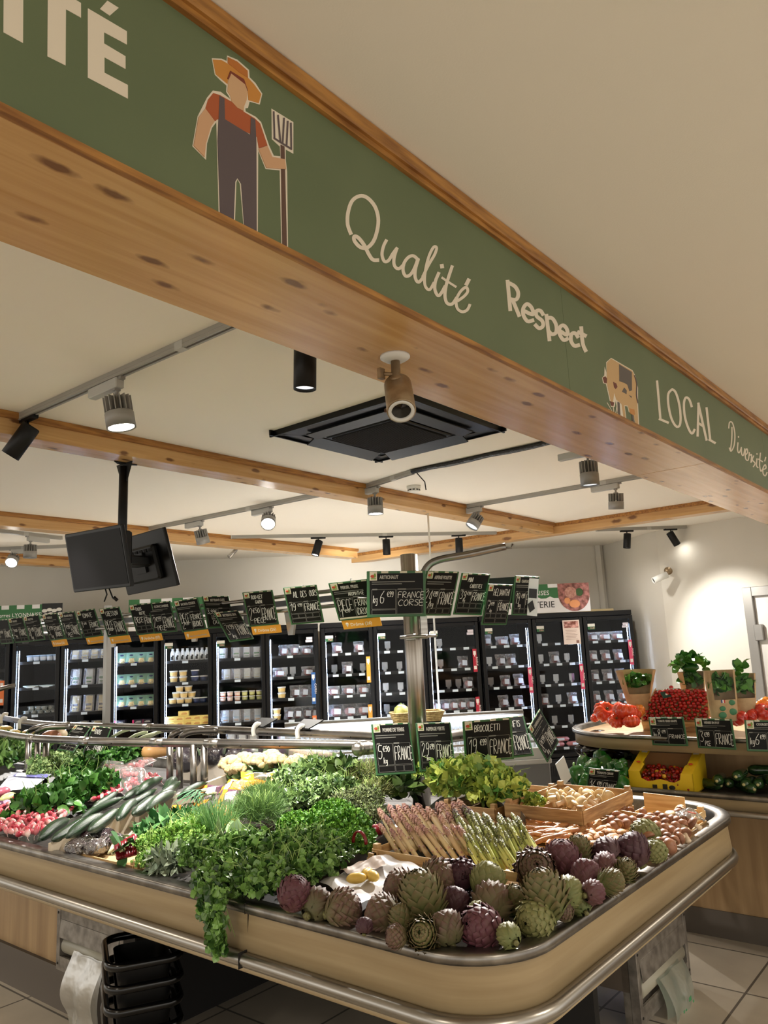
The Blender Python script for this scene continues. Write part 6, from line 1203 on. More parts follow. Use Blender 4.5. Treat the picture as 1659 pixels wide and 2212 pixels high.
# ---------------------------------------------------------------- roots, tubers, mushrooms
def inpoly(p, poly):
    x, y = p; c = False
    for i in range(len(poly)):
        x1, y1 = poly[i - 1]; x2, y2 = poly[i]
        if (y1 > y) != (y2 > y) and x < (x2 - x1) * (y - y1) / (y2 - y1) + x1: c = not c
    return c
def scatter(poly, n, md, rg):
    xs = [p[0] for p in poly]; ys = [p[1] for p in poly]; out = []; tries = 0
    while len(out) < n and tries < 20000:
        tries += 1; p = (rg.uniform(min(xs), max(xs)), rg.uniform(min(ys), max(ys)))
        if inpoly(p, poly) and all((p[0] - q[0]) ** 2 + ((p[1] - q[1]) * 1.5) ** 2 > md * md for q in out): out.append(p)
    return sorted(out, key=lambda p: p[1])
def lump(nm, mat, seed, r, bumps=4):
    rg = random.Random(seed); s = MB(); s.ball((0, 0, 0), r, 14, 10, .03, rg)
    for i in range(bumps): x = rg.uniform(-.8, .8) * r[0]; s.ball((x, rg.choice((-1, 1)) * r[1] * .6, rg.uniform(-.2, .5) * r[2]), (r[1] * .55, r[1] * .6, r[1] * .55), 10, 7, .04, rg)
    return s.build(nm, mat)
m_topi = M('topinambur_skin', (196, 146, 92), .6, c2=(150, 98, 56), ns=30, bump=.3, bs=90)
K_t = [Kind(tag(lump('knobbly_tuber', m_topi, i, (.042, .021, .02), 4), 'x', 'tuber')) for i in range(3)]
rs = random.Random(21)
for i, (u, v) in enumerate(scatter([(1200, 1800), (1250, 1775), (1345, 1785), (1350, 1815), (1290, 1838), (1225, 1850)], 30, 15, rs)):
    K_t[i % 3].put(tuple(at(u, v, .945 + .012 * rs.random())), (rs.uniform(-.3, .3), rs.uniform(-.3, .3), rs.uniform(-.9, .9)), rs.uniform(.7, 1.1), 'knobbly tan tuber in the heap between roots and mushrooms', 'knobbly tan tubers')
m_root = M('thin_root_skin', (198, 142, 86), .55, c2=(150, 92, 50), ns=40, bump=.2, bs=120)
K_r = [Kind(tag(MB().tube(smooth([(-.08, 0, 0), (-.03, .008 * k, .004), (.03, -.006 * k, .004), (.08, .004, 0)], 4), [.006, .008, .009, .0095, .010, .0105, .0105, .010, .010, .009, .008, .006, .003][:13], 8).build('thin_root', m_root), 'x', 'root')) for k in (1, 2)]
for i, (u, v) in enumerate(scatter([(1125, 1775), (1150, 1762), (1245, 1762), (1255, 1795), (1215, 1818), (1150, 1805)], 30, 11, rs)):
    K_r[i % 2].put(tuple(at(u, v, .95 + .012 * rs.random())), (rs.uniform(-.2, .2), rs.uniform(-.15, .15), rs.uniform(-.5, .35) - .3), rs.uniform(.75, 1.1), 'thin tan root in the heap right of the green asparagus', 'thin tan roots')
def mushroom(cap, stem, r, h, flat=.6):
    t = thing('mushroom', 'x', 'mushroom'); MB().lathe([(.001, r * flat), (r * .5, r * flat * .92), (r * .86, r * flat * .55), (r, .0), (r * .92, -r * .16), (r * .4, -r * .05), (.001, 0)], 18, caps=False).build('cap', cap, t)
    MB().lathe([(r * .36, 0), (r * .32, -h * .5), (r * .4, -h), (.001, -h - .002)], 12, caps=False).build('stem', stem, t); return Kind(t)
m_cap = M('brown_mushroom_cap', (156, 106, 76), .45, c2=(112, 70, 48), ns=18); m_mst = M('mushroom_stem', (214, 194, 168), .6); m_pc = M('pale_mushroom_cap', (206, 184, 142), .5, c2=(176, 146, 100), ns=20)
K_m = [mushroom(m_cap, m_mst, .024, .03, .75), mushroom(m_cap, m_mst, .02, .034, .85)]
for i, (u, v) in enumerate(scatter([(1320, 1768), (1345, 1748), (1420, 1755), (1470, 1750), (1502, 1775), (1490, 1800), (1440, 1835), (1400, 1812), (1350, 1792), (1320, 1790)], 44, 13, rs)):
    K_m[i % 2].put(tuple(at(u, v, .955 + .012 * rs.random())), (rs.uniform(-1.2, 1.2), rs.uniform(-1.2, 1.2), rs.uniform(0, 6)), rs.uniform(.8, 1.15), 'brown chestnut mushroom heaped in the front crate', 'brown chestnut mushrooms')
K_p = mushroom(m_pc, m_mst, .026, .035, .3)
for i, (u, v) in enumerate(scatter([(1180, 1716), (1240, 1710), (1300, 1712), (1318, 1722), (1262, 1740), (1190, 1728)], 26, 11, rs)):
    K_p.put(tuple(at(u, v, 1.0 + .012 * rs.random())), (rs.uniform(-1.4, 1.4), rs.uniform(-1.4, 1.4), rs.uniform(0, 6)), rs.uniform(.7, 1.1), 'pale fan mushroom in the tall worn crate', 'pale mushrooms')
for i, (u, v) in enumerate(((1468, 1748), (1449, 1757), (1480, 1752), (1255, 1752), (1240, 1758), (1270, 1762), (1215, 1752))):
    K_p.put(tuple(at(u, v, .97)), (rs.uniform(-.8, .8), rs.uniform(-.8, .8), 0), .9, 'pale mushroom lying beside the tall worn crate', 'pale mushrooms outside the tall crate')
t = thing('plastic_pack', 'crumpled clear plastic punnet with red label on the mushrooms', 'plastic pack', loc=tuple(at(1490, 1765, .97)), rot=(.2, .1, .5))
MB().sheet(lambda u, v: ((u - .5) * .13, (v - .5) * .09, .03 * math.sin(PI * u) * math.sin(PI * v) + .006 * math.sin(20 * u + 9 * v)), 14, 12).build('crumpled_film', film('punnet_film', (225, 235, 235), .12, .7, .08, 1., 30.), t); MB().box((-.03, 0, .02), (.03, .02, .002), .3).build('red_label', M('red_label', (206, 70, 40), .5), t)
for i, (u, v, z, r_) in enumerate(((1415, 1735, .98, 0), (1400, 1780, .93, 0))): pass
divider('crate_end_board', 'pale thin board standing in the brown mushroom crate', 'board', at(1330, 1748, .975).xy, at(1425, 1765, .975).xy, .975, .975, .05, .006, m_crate)
divider('crate_end_board', 'pale back board behind the brown mushrooms', 'board', at(1390, 1712, 1.0).xy, at(1478, 1722, 1.0).xy, 1.0, 1.0, .07, .006, m_crate)

# potatoes on paper
def paper(nm, label, cs, mat, amp=.006, cat='paper sheet'):
    P_ = [Vector(c) for c in cs]; f = lambda u, v: (lambda p: (p.x, p.y, p.z + amp * math.sin(9 * u + 4 * v) * math.sin(7 * v) + amp * .6 * math.sin(17 * u)))(P_[0].lerp(P_[1], u).lerp(P_[3].lerp(P_[2], u), v))
    return tag(MB().sheet(f, 18, 18).build(nm, mat), label, cat)
paper('waxed_paper', 'crumpled white paper sheet lying in front of the crate', [at(690, 1905, .93), at(835, 1842, .955), at(925, 1878, .955), at(770, 1955, .935)], M('waxed_white_paper', (206, 204, 206), .3), .008)
paper('folded_paper', 'pinkish folded paper edge behind the potatoes', [at(735, 1878, .945), at(820, 1845, .972), at(835, 1868, .965), at(760, 1890, .95)], M('pinkish_paper', (216, 198, 190), .5), .004)
paper('cream_tray_liner', 'cream tray liner beside the long divider, behind the beetroots', [at(130, 1832, .885), at(300, 1772, .90), at(330, 1800, .895), at(170, 1862, .88)], m_board, .001)
K_po = Kind(tag(MB().ball((0, 0, 0), (.034, .019, .017), 16, 10, .02).build('potato', M('yellow_potato', (222, 190, 96), .35, c2=(206, 170, 76), ns=20)), 'x', 'potato'))
for (u, v, rz, l) in ((770, 1897, -.7, 'elongated yellow potato, left'), (793, 1887, .4, 'yellow potato, rear'), (805, 1892, 1.1, 'yellow potato, right')): K_po.put(tuple(at(u, v, .965)), (0, 0, rz), .95, l + ' of three on the white paper', 'yellow potatoes')

# ---------------------------------------------------------------- radishes, cucumbers, trays
def radish(c1, c2, nm):
    t = thing('radish', 'x', 'radish'); MB().lathe([(.001, -.020), (.005, -.018), (.0105, -.008), (.0118, .002), (.0095, .012), (.004, .018), (.001, .019)], 12, vals=[1, 1, .9, .4, .06, .01, .01]).build('root_body', M(nm, c1, .3, c2=c2, attr='var'), t)
    MB().tube([(0, 0, -.018), (.004, 0, -.028), (.002, .004, -.04)], [.0012, .0008, .0004], 4, caps=False).build('tail_root', M('radish_tail', (226, 196, 190), .5), t); return Kind(t)
K_ra = [radish((186, 40, 62), (232, 206, 196), 'radish_red_white'), radish((204, 60, 84), (228, 170, 166), 'radish_pink'), radish((176, 36, 60), (214, 130, 134), 'radish_deep_red')]
rr_ = random.Random(4)
def radheap(poly, n, md, z0, grow, label, group):
    ys = [p[1] for p in poly]
    for i, (u, v) in enumerate(scatter(poly, n, md, rr_)):
        f = (max(ys) - v) / (max(ys) - min(ys)); K_ra[i % 3].put(tuple(at(u, v, z0 + grow * f + rr_.uniform(-.006, .008))), (rr_.uniform(.3, 1.5), rr_.uniform(-.6, .6), rr_.uniform(0, 6.28)), rr_.uniform(.85, 1.15), label, group)
radheap([(-5, 1745), (30, 1722), (110, 1700), (140, 1708), (175, 1730), (140, 1762), (90, 1795), (40, 1802), (-5, 1790)], 150, 9.0, .93, .03, 'red and white radish in the big heap left of the cucumbers', 'radishes in the big heap')
radheap([(172, 1712), (190, 1690), (225, 1690), (262, 1705), (240, 1722), (205, 1728)], 46, 8.0, .965, .02, 'red and white radish in the small heap below the clear trays', 'radishes in the small heap')
radheap([(312, 1672), (340, 1674), (346, 1686), (318, 1690)], 12, 8.0, 1.0, .01, 'radish right of the clear trays', 'radishes right of the trays')
for k, (u, v, z) in enumerate(((20, 1775, .915), (150, 1745, .94), (180, 1728, .955))):
    o = leaves('radish_leaves', 'oval', 70, .045, (.05, .045, .02), v_spin, 60 + k); o.location = at(u, v, z); tag(o, 'radish leaves among the radishes, ' + nth(k, 3), 'leaves', 'radish leaves')
def cucumber(seed):
    rg = random.Random(seed); L = .165; pts = [(-L + 2 * L * i / 14, 0, .02 * math.sin(PI * i / 14) * (.6 if seed else -.3)) for i in range(15)]; rad = [.004, .013, .019, .022, .023, .0235, .024, .024, .0235, .023, .022, .021, .018, .012, .005]
    t = thing('cucumber', 'x', 'cucumber'); s = MB(); vs0 = 0; s.tube(pts, rad, 20); 
    for i, v in enumerate(s.v):
        k = i % 20; c = pts[i // 20]; a = 1 + .035 * math.cos(6 * 2 * PI * k / 20 + .4); s.v[i] = (v[0], c[1] + (v[1] - c[1]) * a, c[2] + (v[2] - c[2]) * a)
    s.build('fruit', M('cucumber_skin', (14, 36, 18), .34, c2=(38, 68, 36), ns=9, nd=6, stretch=(1, 7, 7), bump=.25, bs=60, lo=.4, hi=.75), t); MB().tube([(L - .004, 0, 0), (L + .01, 0, .001)], [.005, .004], 8).build('stem_end', M('cucumber_stem', (96, 120, 60), .6), t); return Kind(t)
K_c = [cucumber(1), cucumber(0)]
CU = [(82, 257, 195, 178, .935), (111, 256, 228, 182, .945), (142, 251, 245, 190, .95), (190, 236, 264, 181, .965), (253, 213, 301, 162, .975), (286, 200, 358, 139, .985), (314, 192, 399, 138, .995), (220, 172, 259, 147, .975), (238, 177, 273, 159, .97), (268, 165, 304, 137, .985), (294, 157, 349, 122, 1.0), (299, 167, 342, 142, .985), (354, 157, 380, 122, 1.0), (340, 165, 400, 120, 1.01), (390, 162, 440, 135, 1.01), (168, 246, 215, 200, .93)]
for i, (u0, v0, u1, v1, z) in enumerate(CU):
    a = at(u0, 1560 + v0, z); b = at(u1, 1560 + v1, z + .02); d = b - a
    if d.length > .36: b = a + d.normalized() * .36
    m = (a + b) / 2 if d.length > .2 else b - (b - a).normalized() * .16; q = Vector((1, 0, 0)).rotation_difference(d.normalized())
    order = sorted(CU, key=lambda c: c[0]).index(CU[i]); K_c[i % 2].put(tuple(m), tuple(q.to_euler()), min(1.05, max(.8, d.length / .33)), 'long dark green cucumber, %s by its lower end' % nth(order, len(CU)) if order < 12 and len(CU) - order > 0 else 'long dark green cucumber at the right end of the heap', 'cucumbers')
K_tr = thing('clear_radish_tray', 'x', 'plastic tray'); m_tray = film('clear_tray', (240, 240, 240), .1, .6, .06, .3, 20.)
def rrect(a, b, r, z, n=5): return [(sx * (a - r) + r * math.cos(t0 + PI / 2 * i / n), sy * (b - r) + r * math.sin(t0 + PI / 2 * i / n), z) for sx, sy, t0 in ((1, 1, 0), (-1, 1, PI / 2), (-1, -1, PI), (1, -1, 3 * PI / 2)) for i in range(n + 1)]
s = MB(); lv = [rrect(.072, .05, .02, -.03), rrect(.085, .06, .022, .0), rrect(.092, .066, .024, .002), rrect(.088, .062, .022, .004), rrect(.078, .052, .02, .018), rrect(.02, .012, .01, .020)]; n = len(lv[0])
for A in lv: s.add(A, [])
s.f = [(k * n + i, k * n + (i + 1) % n, (k + 1) * n + (i + 1) % n, (k + 1) * n + i) for k in range(5) for i in range(n)]; s.mi = [0] * len(s.f); s.sm = [True] * len(s.f); s.build('clear_shell', m_tray, K_tr)
MB().tube(rrect(.092, .066, .024, .002), .0018, 6, closed=True).build('lid_rim', film('tray_rim', (240, 240, 240), .35, .8, .1, 0), K_tr)
s = MB(); rg = random.Random(2)
for i in range(26): s.ball((rg.uniform(-.06, .06), rg.uniform(-.04, .04), rg.uniform(-.02, .004)), (.013, .012, .012), 10, 7)
s.build('radishes_inside', M('tray_radish', (190, 60, 80), .4, c2=(226, 150, 150), ns=40), K_tr); K_tr = Kind(K_tr)
for i, (u, v, z, rx, rz) in enumerate(((229, 1668, 1.02, .5, 0.5), (258, 1680, 1.01, .6, .9), (288, 1688, 1.0, .7, 1.1), (298, 1652, 1.05, .15, 0.3))): K_tr.put(tuple(at(u, v, z)), (rx * .2, -rx, rz), 1.05, 'clear lidded tray of radishes, %s' % ['leftmost', 'second from the left', 'front right', 'rear right'][i], 'clear trays of radishes')

# ---------------------------------------------------------------- packs and odd items in the herb bay
def softpack(nm, m1, m2, m3, w, h, seed):
    t = thing(nm, 'x', 'herb pack'); f = lambda u, v: ((u - .5) * w * (1 - .12 * math.sin(PI * v)), (v - .5) * h, .016 * math.sin(PI * u) * math.sin(PI * v) + .004 * math.sin(13 * u + 7 * v + seed))
    s = MB(); s.sheet(f, 12, 12); s.cur = 1; s.sheet(lambda u, v: (lambda p: (p[0], p[1], p[2] + .0015))(f(.2 + .6 * u, .22 + .4 * v)), 8, 8); s.build('pouch', [m1, m2], t)
    if m3: MB().sheet(lambda u, v: (lambda p: (p[0], p[1], p[2] + .003))(f(.1 + .8 * u, .66 + .22 * v)), 8, 4).build('label_band', m3, t)
    return Kind(t)
m_or = M('orange_pack', (230, 148, 50), .25, bump=.5, bs=50); m_hb = M('herbs_in_window', (120, 112, 86), .4, c2=(60, 66, 46), ns=60); m_sil = M('silver_white_pack', (206, 200, 210), .25, bump=.5, bs=40); m_pur = M('purple_contents', (112, 70, 92), .4, c2=(70, 44, 60), ns=50)
KP = [softpack('orange_herb_pack', m_or, m_hb, None, .09, .13, 1), softpack('orange_herb_pack', m_or, m_bag, m_sil, .10, .12, 2)]; KS = softpack('garlic_pack', m_pur, m_sil, m_or, .12, .11, 3)
for i, (u, v, z, rz, l) in enumerate(((400, 1748, .965, .8, 'leftmost'), (432, 1740, .975, -.4, 'second from the left'), (452, 1762, .975, 1.2, 'middle, with the herb window showing'), (480, 1752, .985, .4, 'right of the middle one'), (492, 1782, .975, -.7, 'lowest, beside the dill'), (470, 1778, .97, .2, 'lower left of the dill'), (556, 1682, 1.04, .9, 'largest, high beside the cauliflowers'), (512, 1700, 1.02, .3, 'high, left of the largest'))):
    KP[i % 2].put(tuple(at(u, v, z)), (rs.uniform(-.3, .3), -.4, rz), 1.25 if i > 5 else 1., 'orange herb pack, ' + l, 'orange herb packs')
for i, (u, v, z, rz) in enumerate(((452, 1712, 1.0, .6), (495, 1722, 1.0, .5), (575, 1715, 1.02, .4))): KS.put(tuple(at(u, v, z)), (0, -.5, rz), 1., 'white and purple garlic pack, ' + nth(i, 3), 'white and purple packs')
K_bt = thing('vacuum_packed_beetroot', 'x', 'beetroot'); MB().ball((0, 0, 0), (.05, .045, .034), 18, 12, .02).build('beetroot', M('dark_beetroot', (44, 16, 26), .15, c2=(28, 10, 18), ns=10), K_bt)
MB().ball((.0, 0, .0), (.052, .047, .036), 18, 12, .05).build('vacuum_film', film('vacuum_film', (120, 90, 110), .0, .8, .06, 1., 60.), K_bt); K_bt = Kind(K_bt)
for i, (u, v, l) in enumerate(((187, 1812, 'rear left'), (228, 1806, 'rear right'), (165, 1830, 'front left'), (208, 1830, 'front right'), (248, 1818, 'far right'))): K_bt.put(tuple(at(u, v, .915)), (0, 0, i), (.95, .95, .9), 'shiny dark vacuum-packed beetroot, %s of the group' % l, 'vacuum packed beetroots')
crate('pale wooden tray corner holding the dark beetroots', 1.76, 2.15, 2.72, 3.22, .865, .895, m_crate, slats=1)
t = thing('red_chard_bundle', 'dark red bundle with cream cut stalks at the front rim', 'chard', loc=tuple(at(268, 1845, .92)))
s = MB()
for k in range(7): s.tube(smooth([(-.05 + .01 * k, -.05, 0), (-.03 + .012 * k, .0, .035 + .004 * k), (.02 + .01 * k, .05, .0)], 5), .012, 8, flat=.6)
s.build('red_stalks', M('deep_red_stalk', (120, 16, 30), .3), t); s = MB()
for k in range(5): s.tube([(-.055, -.03 + .012 * k, .012 + .006 * (k % 2)), (-.02, -.04 + .022 * k, .03)], .005, 6)
s.build('cream_stalks', M('cream_stalk', (222, 210, 160), .5), t); o = leaves('leaves', 'lance', 6, .11, (.03, .03, .02), v_garl, 70, up=.4, wscale=1.6, parent=t)
t = thing('red_band_loop', 'dark red ribbon loop sticking out of the curly parsley', 'ribbon', loc=tuple(at(777, 1822, .985))); MB().tube([(.0, .03 * math.cos(a), .04 * math.sin(a)) for a in [PI * k / 12 for k in range(13)]], .004, 8, flat=2.).build('loop', M('deep_red_stalk', (120, 16, 30), .3), t)
t = thing('tamarillo', 'dark red fruit between thyme and asparagus', 'fruit', loc=tuple(at(812, 1795, .96))); MB().ball((0, 0, 0), (.03, .03, .025), 14, 10).build('skin', M('deep_red_stalk', (120, 16, 30), .3), t)
MB().tube([(0, 0, .02), (.0, .0, .032)], .002, 6).build('stalk', v_stem, t)
# back of the stand: cauliflowers, cabbages, squash
K_cf = thing('cauliflower', 'x', 'cauliflower'); rg = random.Random(6); s = MB()
for i in range(46):
    d = Vector((rg.gauss(0, 1), rg.gauss(0, 1), abs(rg.gauss(0, 1)) + .1)).normalized(); s.ball((d.x * .055, d.y * .055, d.z * .042), (.019, .019, .017), 9, 7, .07, rg)
s.build('curd', M('cauliflower_curd', (226, 206, 160), .7, c2=(200, 172, 120), ns=30, bump=.4, bs=160), K_cf); q_ = leaves('leaves', 'oval', 9, .06, (.06, .06, .01), v_kale, 71, up=.0, parent=K_cf); q_.location.z = -.03; K_cf = Kind(K_cf)
for i, (u, v, z, sc) in enumerate(((498, 1655, 1.05, 1.), (530, 1646, 1.06, .95), (560, 1652, 1.06, 1.1), (598, 1650, 1.06, 1.), (640, 1652, 1.06, 1.), (512, 1668, 1.03, .8), (585, 1640, 1.08, .9))): K_cf.put(tuple(at(u, v, z)), (.2, -.2, i), sc, 'cauliflower in the back row, ' + nth(sorted([498, 530, 560, 598, 640, 512, 585]).index(u), 7), 'cauliflowers')
K_cb = thing('red_cabbage', 'x', 'cabbage'); MB().ball((0, 0, 0), (.085, .085, .075), 20, 14, .015).build('cabbage_head', M('red_cabbage_skin', (50, 32, 52), .3, c2=(34, 22, 38), ns=8), K_cb)
MB().sheet(lambda u, v: (.09 * math.cos(2.4 * u - 1.2) * math.cos(1.1 * v), .09 * math.sin(2.4 * u - 1.2) * math.cos(1.1 * v), .02 + .075 * math.sin(1.1 * v)), 10, 8).build('outer_leaf', M('red_cabbage_leaf', (60, 40, 64), .35, c2=(90, 110, 80), ns=6), K_cb)
MB().ball((0, 0, 0), (.09, .09, .08), 20, 14, .02).build('film_wrap', film('wrap_film', (180, 180, 200), .03, .7, .06, 1., 30.), K_cb); K_cb = Kind(K_cb)
for i, (u, v) in enumerate(((402, 1640), (468, 1630), (510, 1632), (552, 1634), (596, 1636), (622, 1632))): K_cb.put(tuple(at(u, v, 1.06)), (0, 0, i), .95, 'film-wrapped dark red cabbage under the rail, ' + nth(i, 6), 'wrapped red cabbages')
t = thing('butternut_squash', 'tan butternut squash left of the rail legs', 'squash', loc=tuple(at(338, 1624, 1.08)), rot=(0, 0, -.85)); MB().tube([(-.1 + .2 * i / 10, 0, 0) for i in range(11)], [.008, .034, .044, .046, .044, .038, .033, .031, .03, .026, .01], 18).build('fruit', M('butternut_skin', (214, 164, 104), .4), t); MB().tube([(.1, 0, 0), (.118, 0, .005)], .006, 8).build('stalk', v_stem, t)
for i, (u, v, c) in enumerate(((28, 1590, (216, 190, 120)), (60, 1590, (206, 170, 100)), (10, 1580, (214, 180, 90)), (110, 1592, (180, 120, 90)), (128, 1588, (206, 186, 150)))):
    t = thing('gourd', 'pale yellow gourd behind the rails, %s' % nth(sorted([28, 60, 10, 110, 128]).index(u), 5), 'squash', 'gourds behind the rails', tuple(at(u, v, 1.12)), (0, 0, i)); MB().ball((0, 0, 0), (.075, .06, .05), 16, 10, .02).build('fruit', M('gourd_%d' % i, c, .5), t); MB().tube([(.07, 0, 0), (.09, 0, .01)], .007, 8).build('stalk', v_stem, t)
t = thing('cream_bin', 'cream bin with dark cabbages behind the rail legs', 'bin', loc=tuple(at(455, 1668, .96)), rot=(0, 0, .1)); MB().bb(-.01, 0, -.28, .3, -.07, .1, .003).build('front_panel', M('cream_bin_plastic', (222, 212, 196), .4), t); MB().bb(0, .3, -.28, -.27, -.07, .1).bb(0, .3, .29, .3, -.07, .1).build('side_panel', M('cream_bin_plastic', (222, 212, 196), .4), t)
t = thing('sandwich_tray', 'pale wrapped tray behind the coriander, right of the cauliflowers', 'tray', loc=tuple(at(672, 1632, 1.08)), rot=(0, .1, -.4)); MB().box((0, 0, 0), (.16, .3, .05), 0, .01).build('contents', M('pale_bread', (210, 190, 150), .6, c2=(186, 160, 120), ns=30), t); MB().box((0, 0, .004), (.165, .305, .056), 0, .01).build('film_wrap', m_bag, t)
paper('information_sheet', 'white and lilac information sheet lying behind the spinach', [at(-10, 1712, .96), at(70, 1702, .97), at(112, 1672, 1.0), at(25, 1668, 1.0)], M('info_sheet', (206, 210, 226), .4), .001)
MB().sheet(lambda u, v: tuple(at(38, 1669, 1.002).lerp(at(108, 1673, 1.003), u).lerp(at(28, 1676, .997).lerp(at(100, 1680, .997), u), v)), 4, 3).build('lilac_heading', M('lilac_print', (120, 120, 190), .5), COL.objects['information_sheet'])
for i, (u, v, z, r_, c1, c2, nm, lab) in enumerate(((6, 1711, .97, (.05, .035, .03), (206, 110, 130), (190, 90, 110), 'sweet_potato', 'pink sweet potato at the left edge'), (18, 1724, .955, (.07, .03, .028), (206, 204, 150), (180, 186, 120), 'pale_squash', 'pale green squash at the left edge'), (14, 1738, .945, (.028, .028, .024), (216, 180, 206), (140, 60, 110), 'red_onion', 'halved pink and white onion at the left edge'), (0, 1742, .94, (.03, .03, .028), (96, 40, 76), (70, 24, 56), 'red_onion', 'whole purple onion cut by the left edge'))):
    tag(MB().ball((0, 0, 0), r_, 16, 10, .02).build(nm, M(nm + str(i), c1, .35, c2=c2, ns=20), None, tuple(at(u, v, z)), (0, 0, .6)), lab, 'vegetable')
# melons in little baskets behind the rail
m_wick = M('wicker_straw', (196, 172, 118), .7, c2=(150, 124, 76), ns=60, bump=.5, bs=90)
for i, (u, v, full) in enumerate(((868, 1560, 1), (934, 1556, 0))):
    p = at(u, v, 1.26); t = thing('small_basket', ('straw basket holding a striped melon, left of the post', 'open woven basket right of the post')[i], 'basket', None, (p.x, p.y, p.z), (0, 0, .9)); s = MB()
    for k in range(6): s.tube(rrect(.05 + .003 * k, .038 + .003 * k, .02, .004 + .009 * k), .005, 6, closed=True)
    s.build('woven_side', m_wick, t); MB().box((0, 0, .002), (.09, .07, .004)).build('basket_floor', m_wick, t)
    st = thing('black_stand', 'black support block under the %s basket' % ('left', 'right')[i], 'support', 'black supports under the baskets', (p.x, p.y, p.z), (0, 0, .9)); MB().bb(-.05, .05, -.04, .04, -.03, -.001, .004).build('block', m_black, st); MB().tube([(0, 0, -.03), (0, 0, -.33)], .008, 8).build('stem', m_black, st)
    if full:
        t = thing('melon', 'small green and yellow striped melon in the straw basket', 'melon', loc=(p.x, p.y, p.z + .055)); s = MB(); s.lathe([(.002, -.038), (.025, -.03), (.04, 0), (.034, .022), (.016, .036), (.002, .038)], 24, lobes=8, la=.04); s.build('rind', M('melon_rind', (206, 200, 130), .4, c2=(130, 150, 70), ns=14, stretch=(3, 3, .4)), t); MB().tube([(0, 0, .036), (0, 0, .046)], .003, 6).build('stalk', v_stem, t)
# ---------------------------------------------------------------- right hand counter
rc_ = thing('side_counter', 'two-tier oak counter with steel rims at the right, tomatoes on its upper tier', 'counter', loc=(0, 0, 0))
lf = at(1226, 1694, .85); ZL = .85; XL = 4.21; YL = lf.y + .02
def endpath(x0, y0, r, z, yend=-1.2, n=12, far=5.6):
    """front edge along y at x0, rounded end, running back along y0"""
    return [(x0, yend, z)] + [(x0, y0 - r - .3, z)] + [(x0 + r - r * math.cos(a), y0 - r + r * math.sin(a), z) for a in [PI / 2 * k / n for k in range(n + 1)]] + [(far, y0, z)]
YL = 2.22; P1 = endpath(XL, YL, .38, 0)
def revp(p): return p[::-1]
s = MB(); strip(s, revp(P1), [(-.03, ZL - .045), (-.03, ZL - .004), (.012, ZL), (.018, ZL - .006), (.016, ZL - .024), (0, ZL - .026)]); s.build('lower_steel_rim', m_steel2, rc_)
s = MB(); strip(s, revp(P1), [(0, ZL - .024), (0, ZL - .085), (-.02, ZL - .085)]); s.build('lower_skirt', m_lam, rc_)
MB().tube([(p[0] - (.018 if k < 3 else .01), p[1] + (.018 if k > 8 else .006), ZL - .088) for k, p in enumerate(P1)], .015, 10).build('bumper_tube', m_steel, rc_)
pts = [(p[0] + .01, p[1] - .01) for p in P1] + [(5.6, -1.2)]
MB().prism(pts[::-1], ZL - .06, ZL - .035).build('lower_tray', M('grey_metal_tray', (70, 66, 62), .6, .2), rc_)
MB().bb(4.67, 5.5, -1.2, 1.95, .13, ZL - .06).build('base_cabinet', m_lam2, rc_); MB().bb(4.66, 5.5, -1.2, 1.94, 0, .14).build('plinth', M('brown_grey_plinth', (92, 84, 76), .5), rc_)
s = MB()
for y in (.2, 1.1): s.bb(4.668, 4.67, y - .002, y + .002, .14, ZL - .1)
s.build('panel_joint', m_dark, rc_)
pz = atx(1334, 1650, 4.74); MB().bb(4.74, 5.4, -1.2, pz.y, ZL - .04, 1.05).build('riser_panel', m_lam2, rc_)
ZT = 1.10; P2 = endpath(4.40, 2.36, .50, 0, far=5.5)
s = MB(); strip(s, revp(P2), [(-.03, ZT - .05), (-.03, ZT - .004), (.01, ZT), (.016, ZT - .006), (.014, ZT - .022), (0, ZT - .024)]); s.build('upper_steel_rim', m_steel2, rc_)
s = MB(); strip(s, revp(P2), [(0, ZT - .022), (0, ZT - .085), (-.03, ZT - .085)]); s.build('upper_skirt', m_lam, rc_)
pts = [(p[0] + .01, p[1] - .01) for p in P2] + [(5.5, -1.2)]; MB().prism(pts[::-1], ZT - .085, ZT - .03).build('upper_tray', m_lam2, rc_)
MB().bb(XL - .024, XL - .019, at(1360, 1700, .82).y - .02, at(1340, 1700, .82).y + .26, ZL - .075, ZL - .01).build('black_label_holder', m_black, rc_)
# beefsteak tomatoes
def tomato(nm, c1, c2, lobes, flat):
    t = thing('tomato', 'x', 'tomato'); s = MB(); s.lathe([(.002, -flat * .8), (.3, -flat), (.75, -flat * .75), (1, -.1), (.96, flat * .45), (.72, flat * .92), (.4, flat * .95), (.12, flat * .68), (.002, flat * .6)], 48, lobes=lobes, la=.085 if lobes else 0); s.build('fruit', M(nm, c1, .18, c2=c2, ns=1.6, coat=.3), t)
    s = MB()
    for k in range(5): a = k * 1.257; s.add([(0, 0, flat * .66), (.13 * math.cos(a - .3), .13 * math.sin(a - .3), flat * .76), (.26 * math.cos(a), .26 * math.sin(a), flat * .95), (.13 * math.cos(a + .3), .13 * math.sin(a + .3), flat * .76)], [(0, 1, 2, 3)])
    s.tube([(0, 0, flat * .6), (0, .02, flat)], .04, 6); s.build('calyx', M('tomato_calyx', (70, 92, 44), .6), t); return Kind(t)
KT = {'r': tomato('beef_tomato_red', (206, 52, 30), (222, 84, 40), 10, .66), 'd': tomato('beef_tomato_dark', (176, 34, 30), (200, 60, 44), 9, .7), 'o': tomato('beef_tomato_orange', (226, 116, 36), (236, 150, 60), 10, .66)}
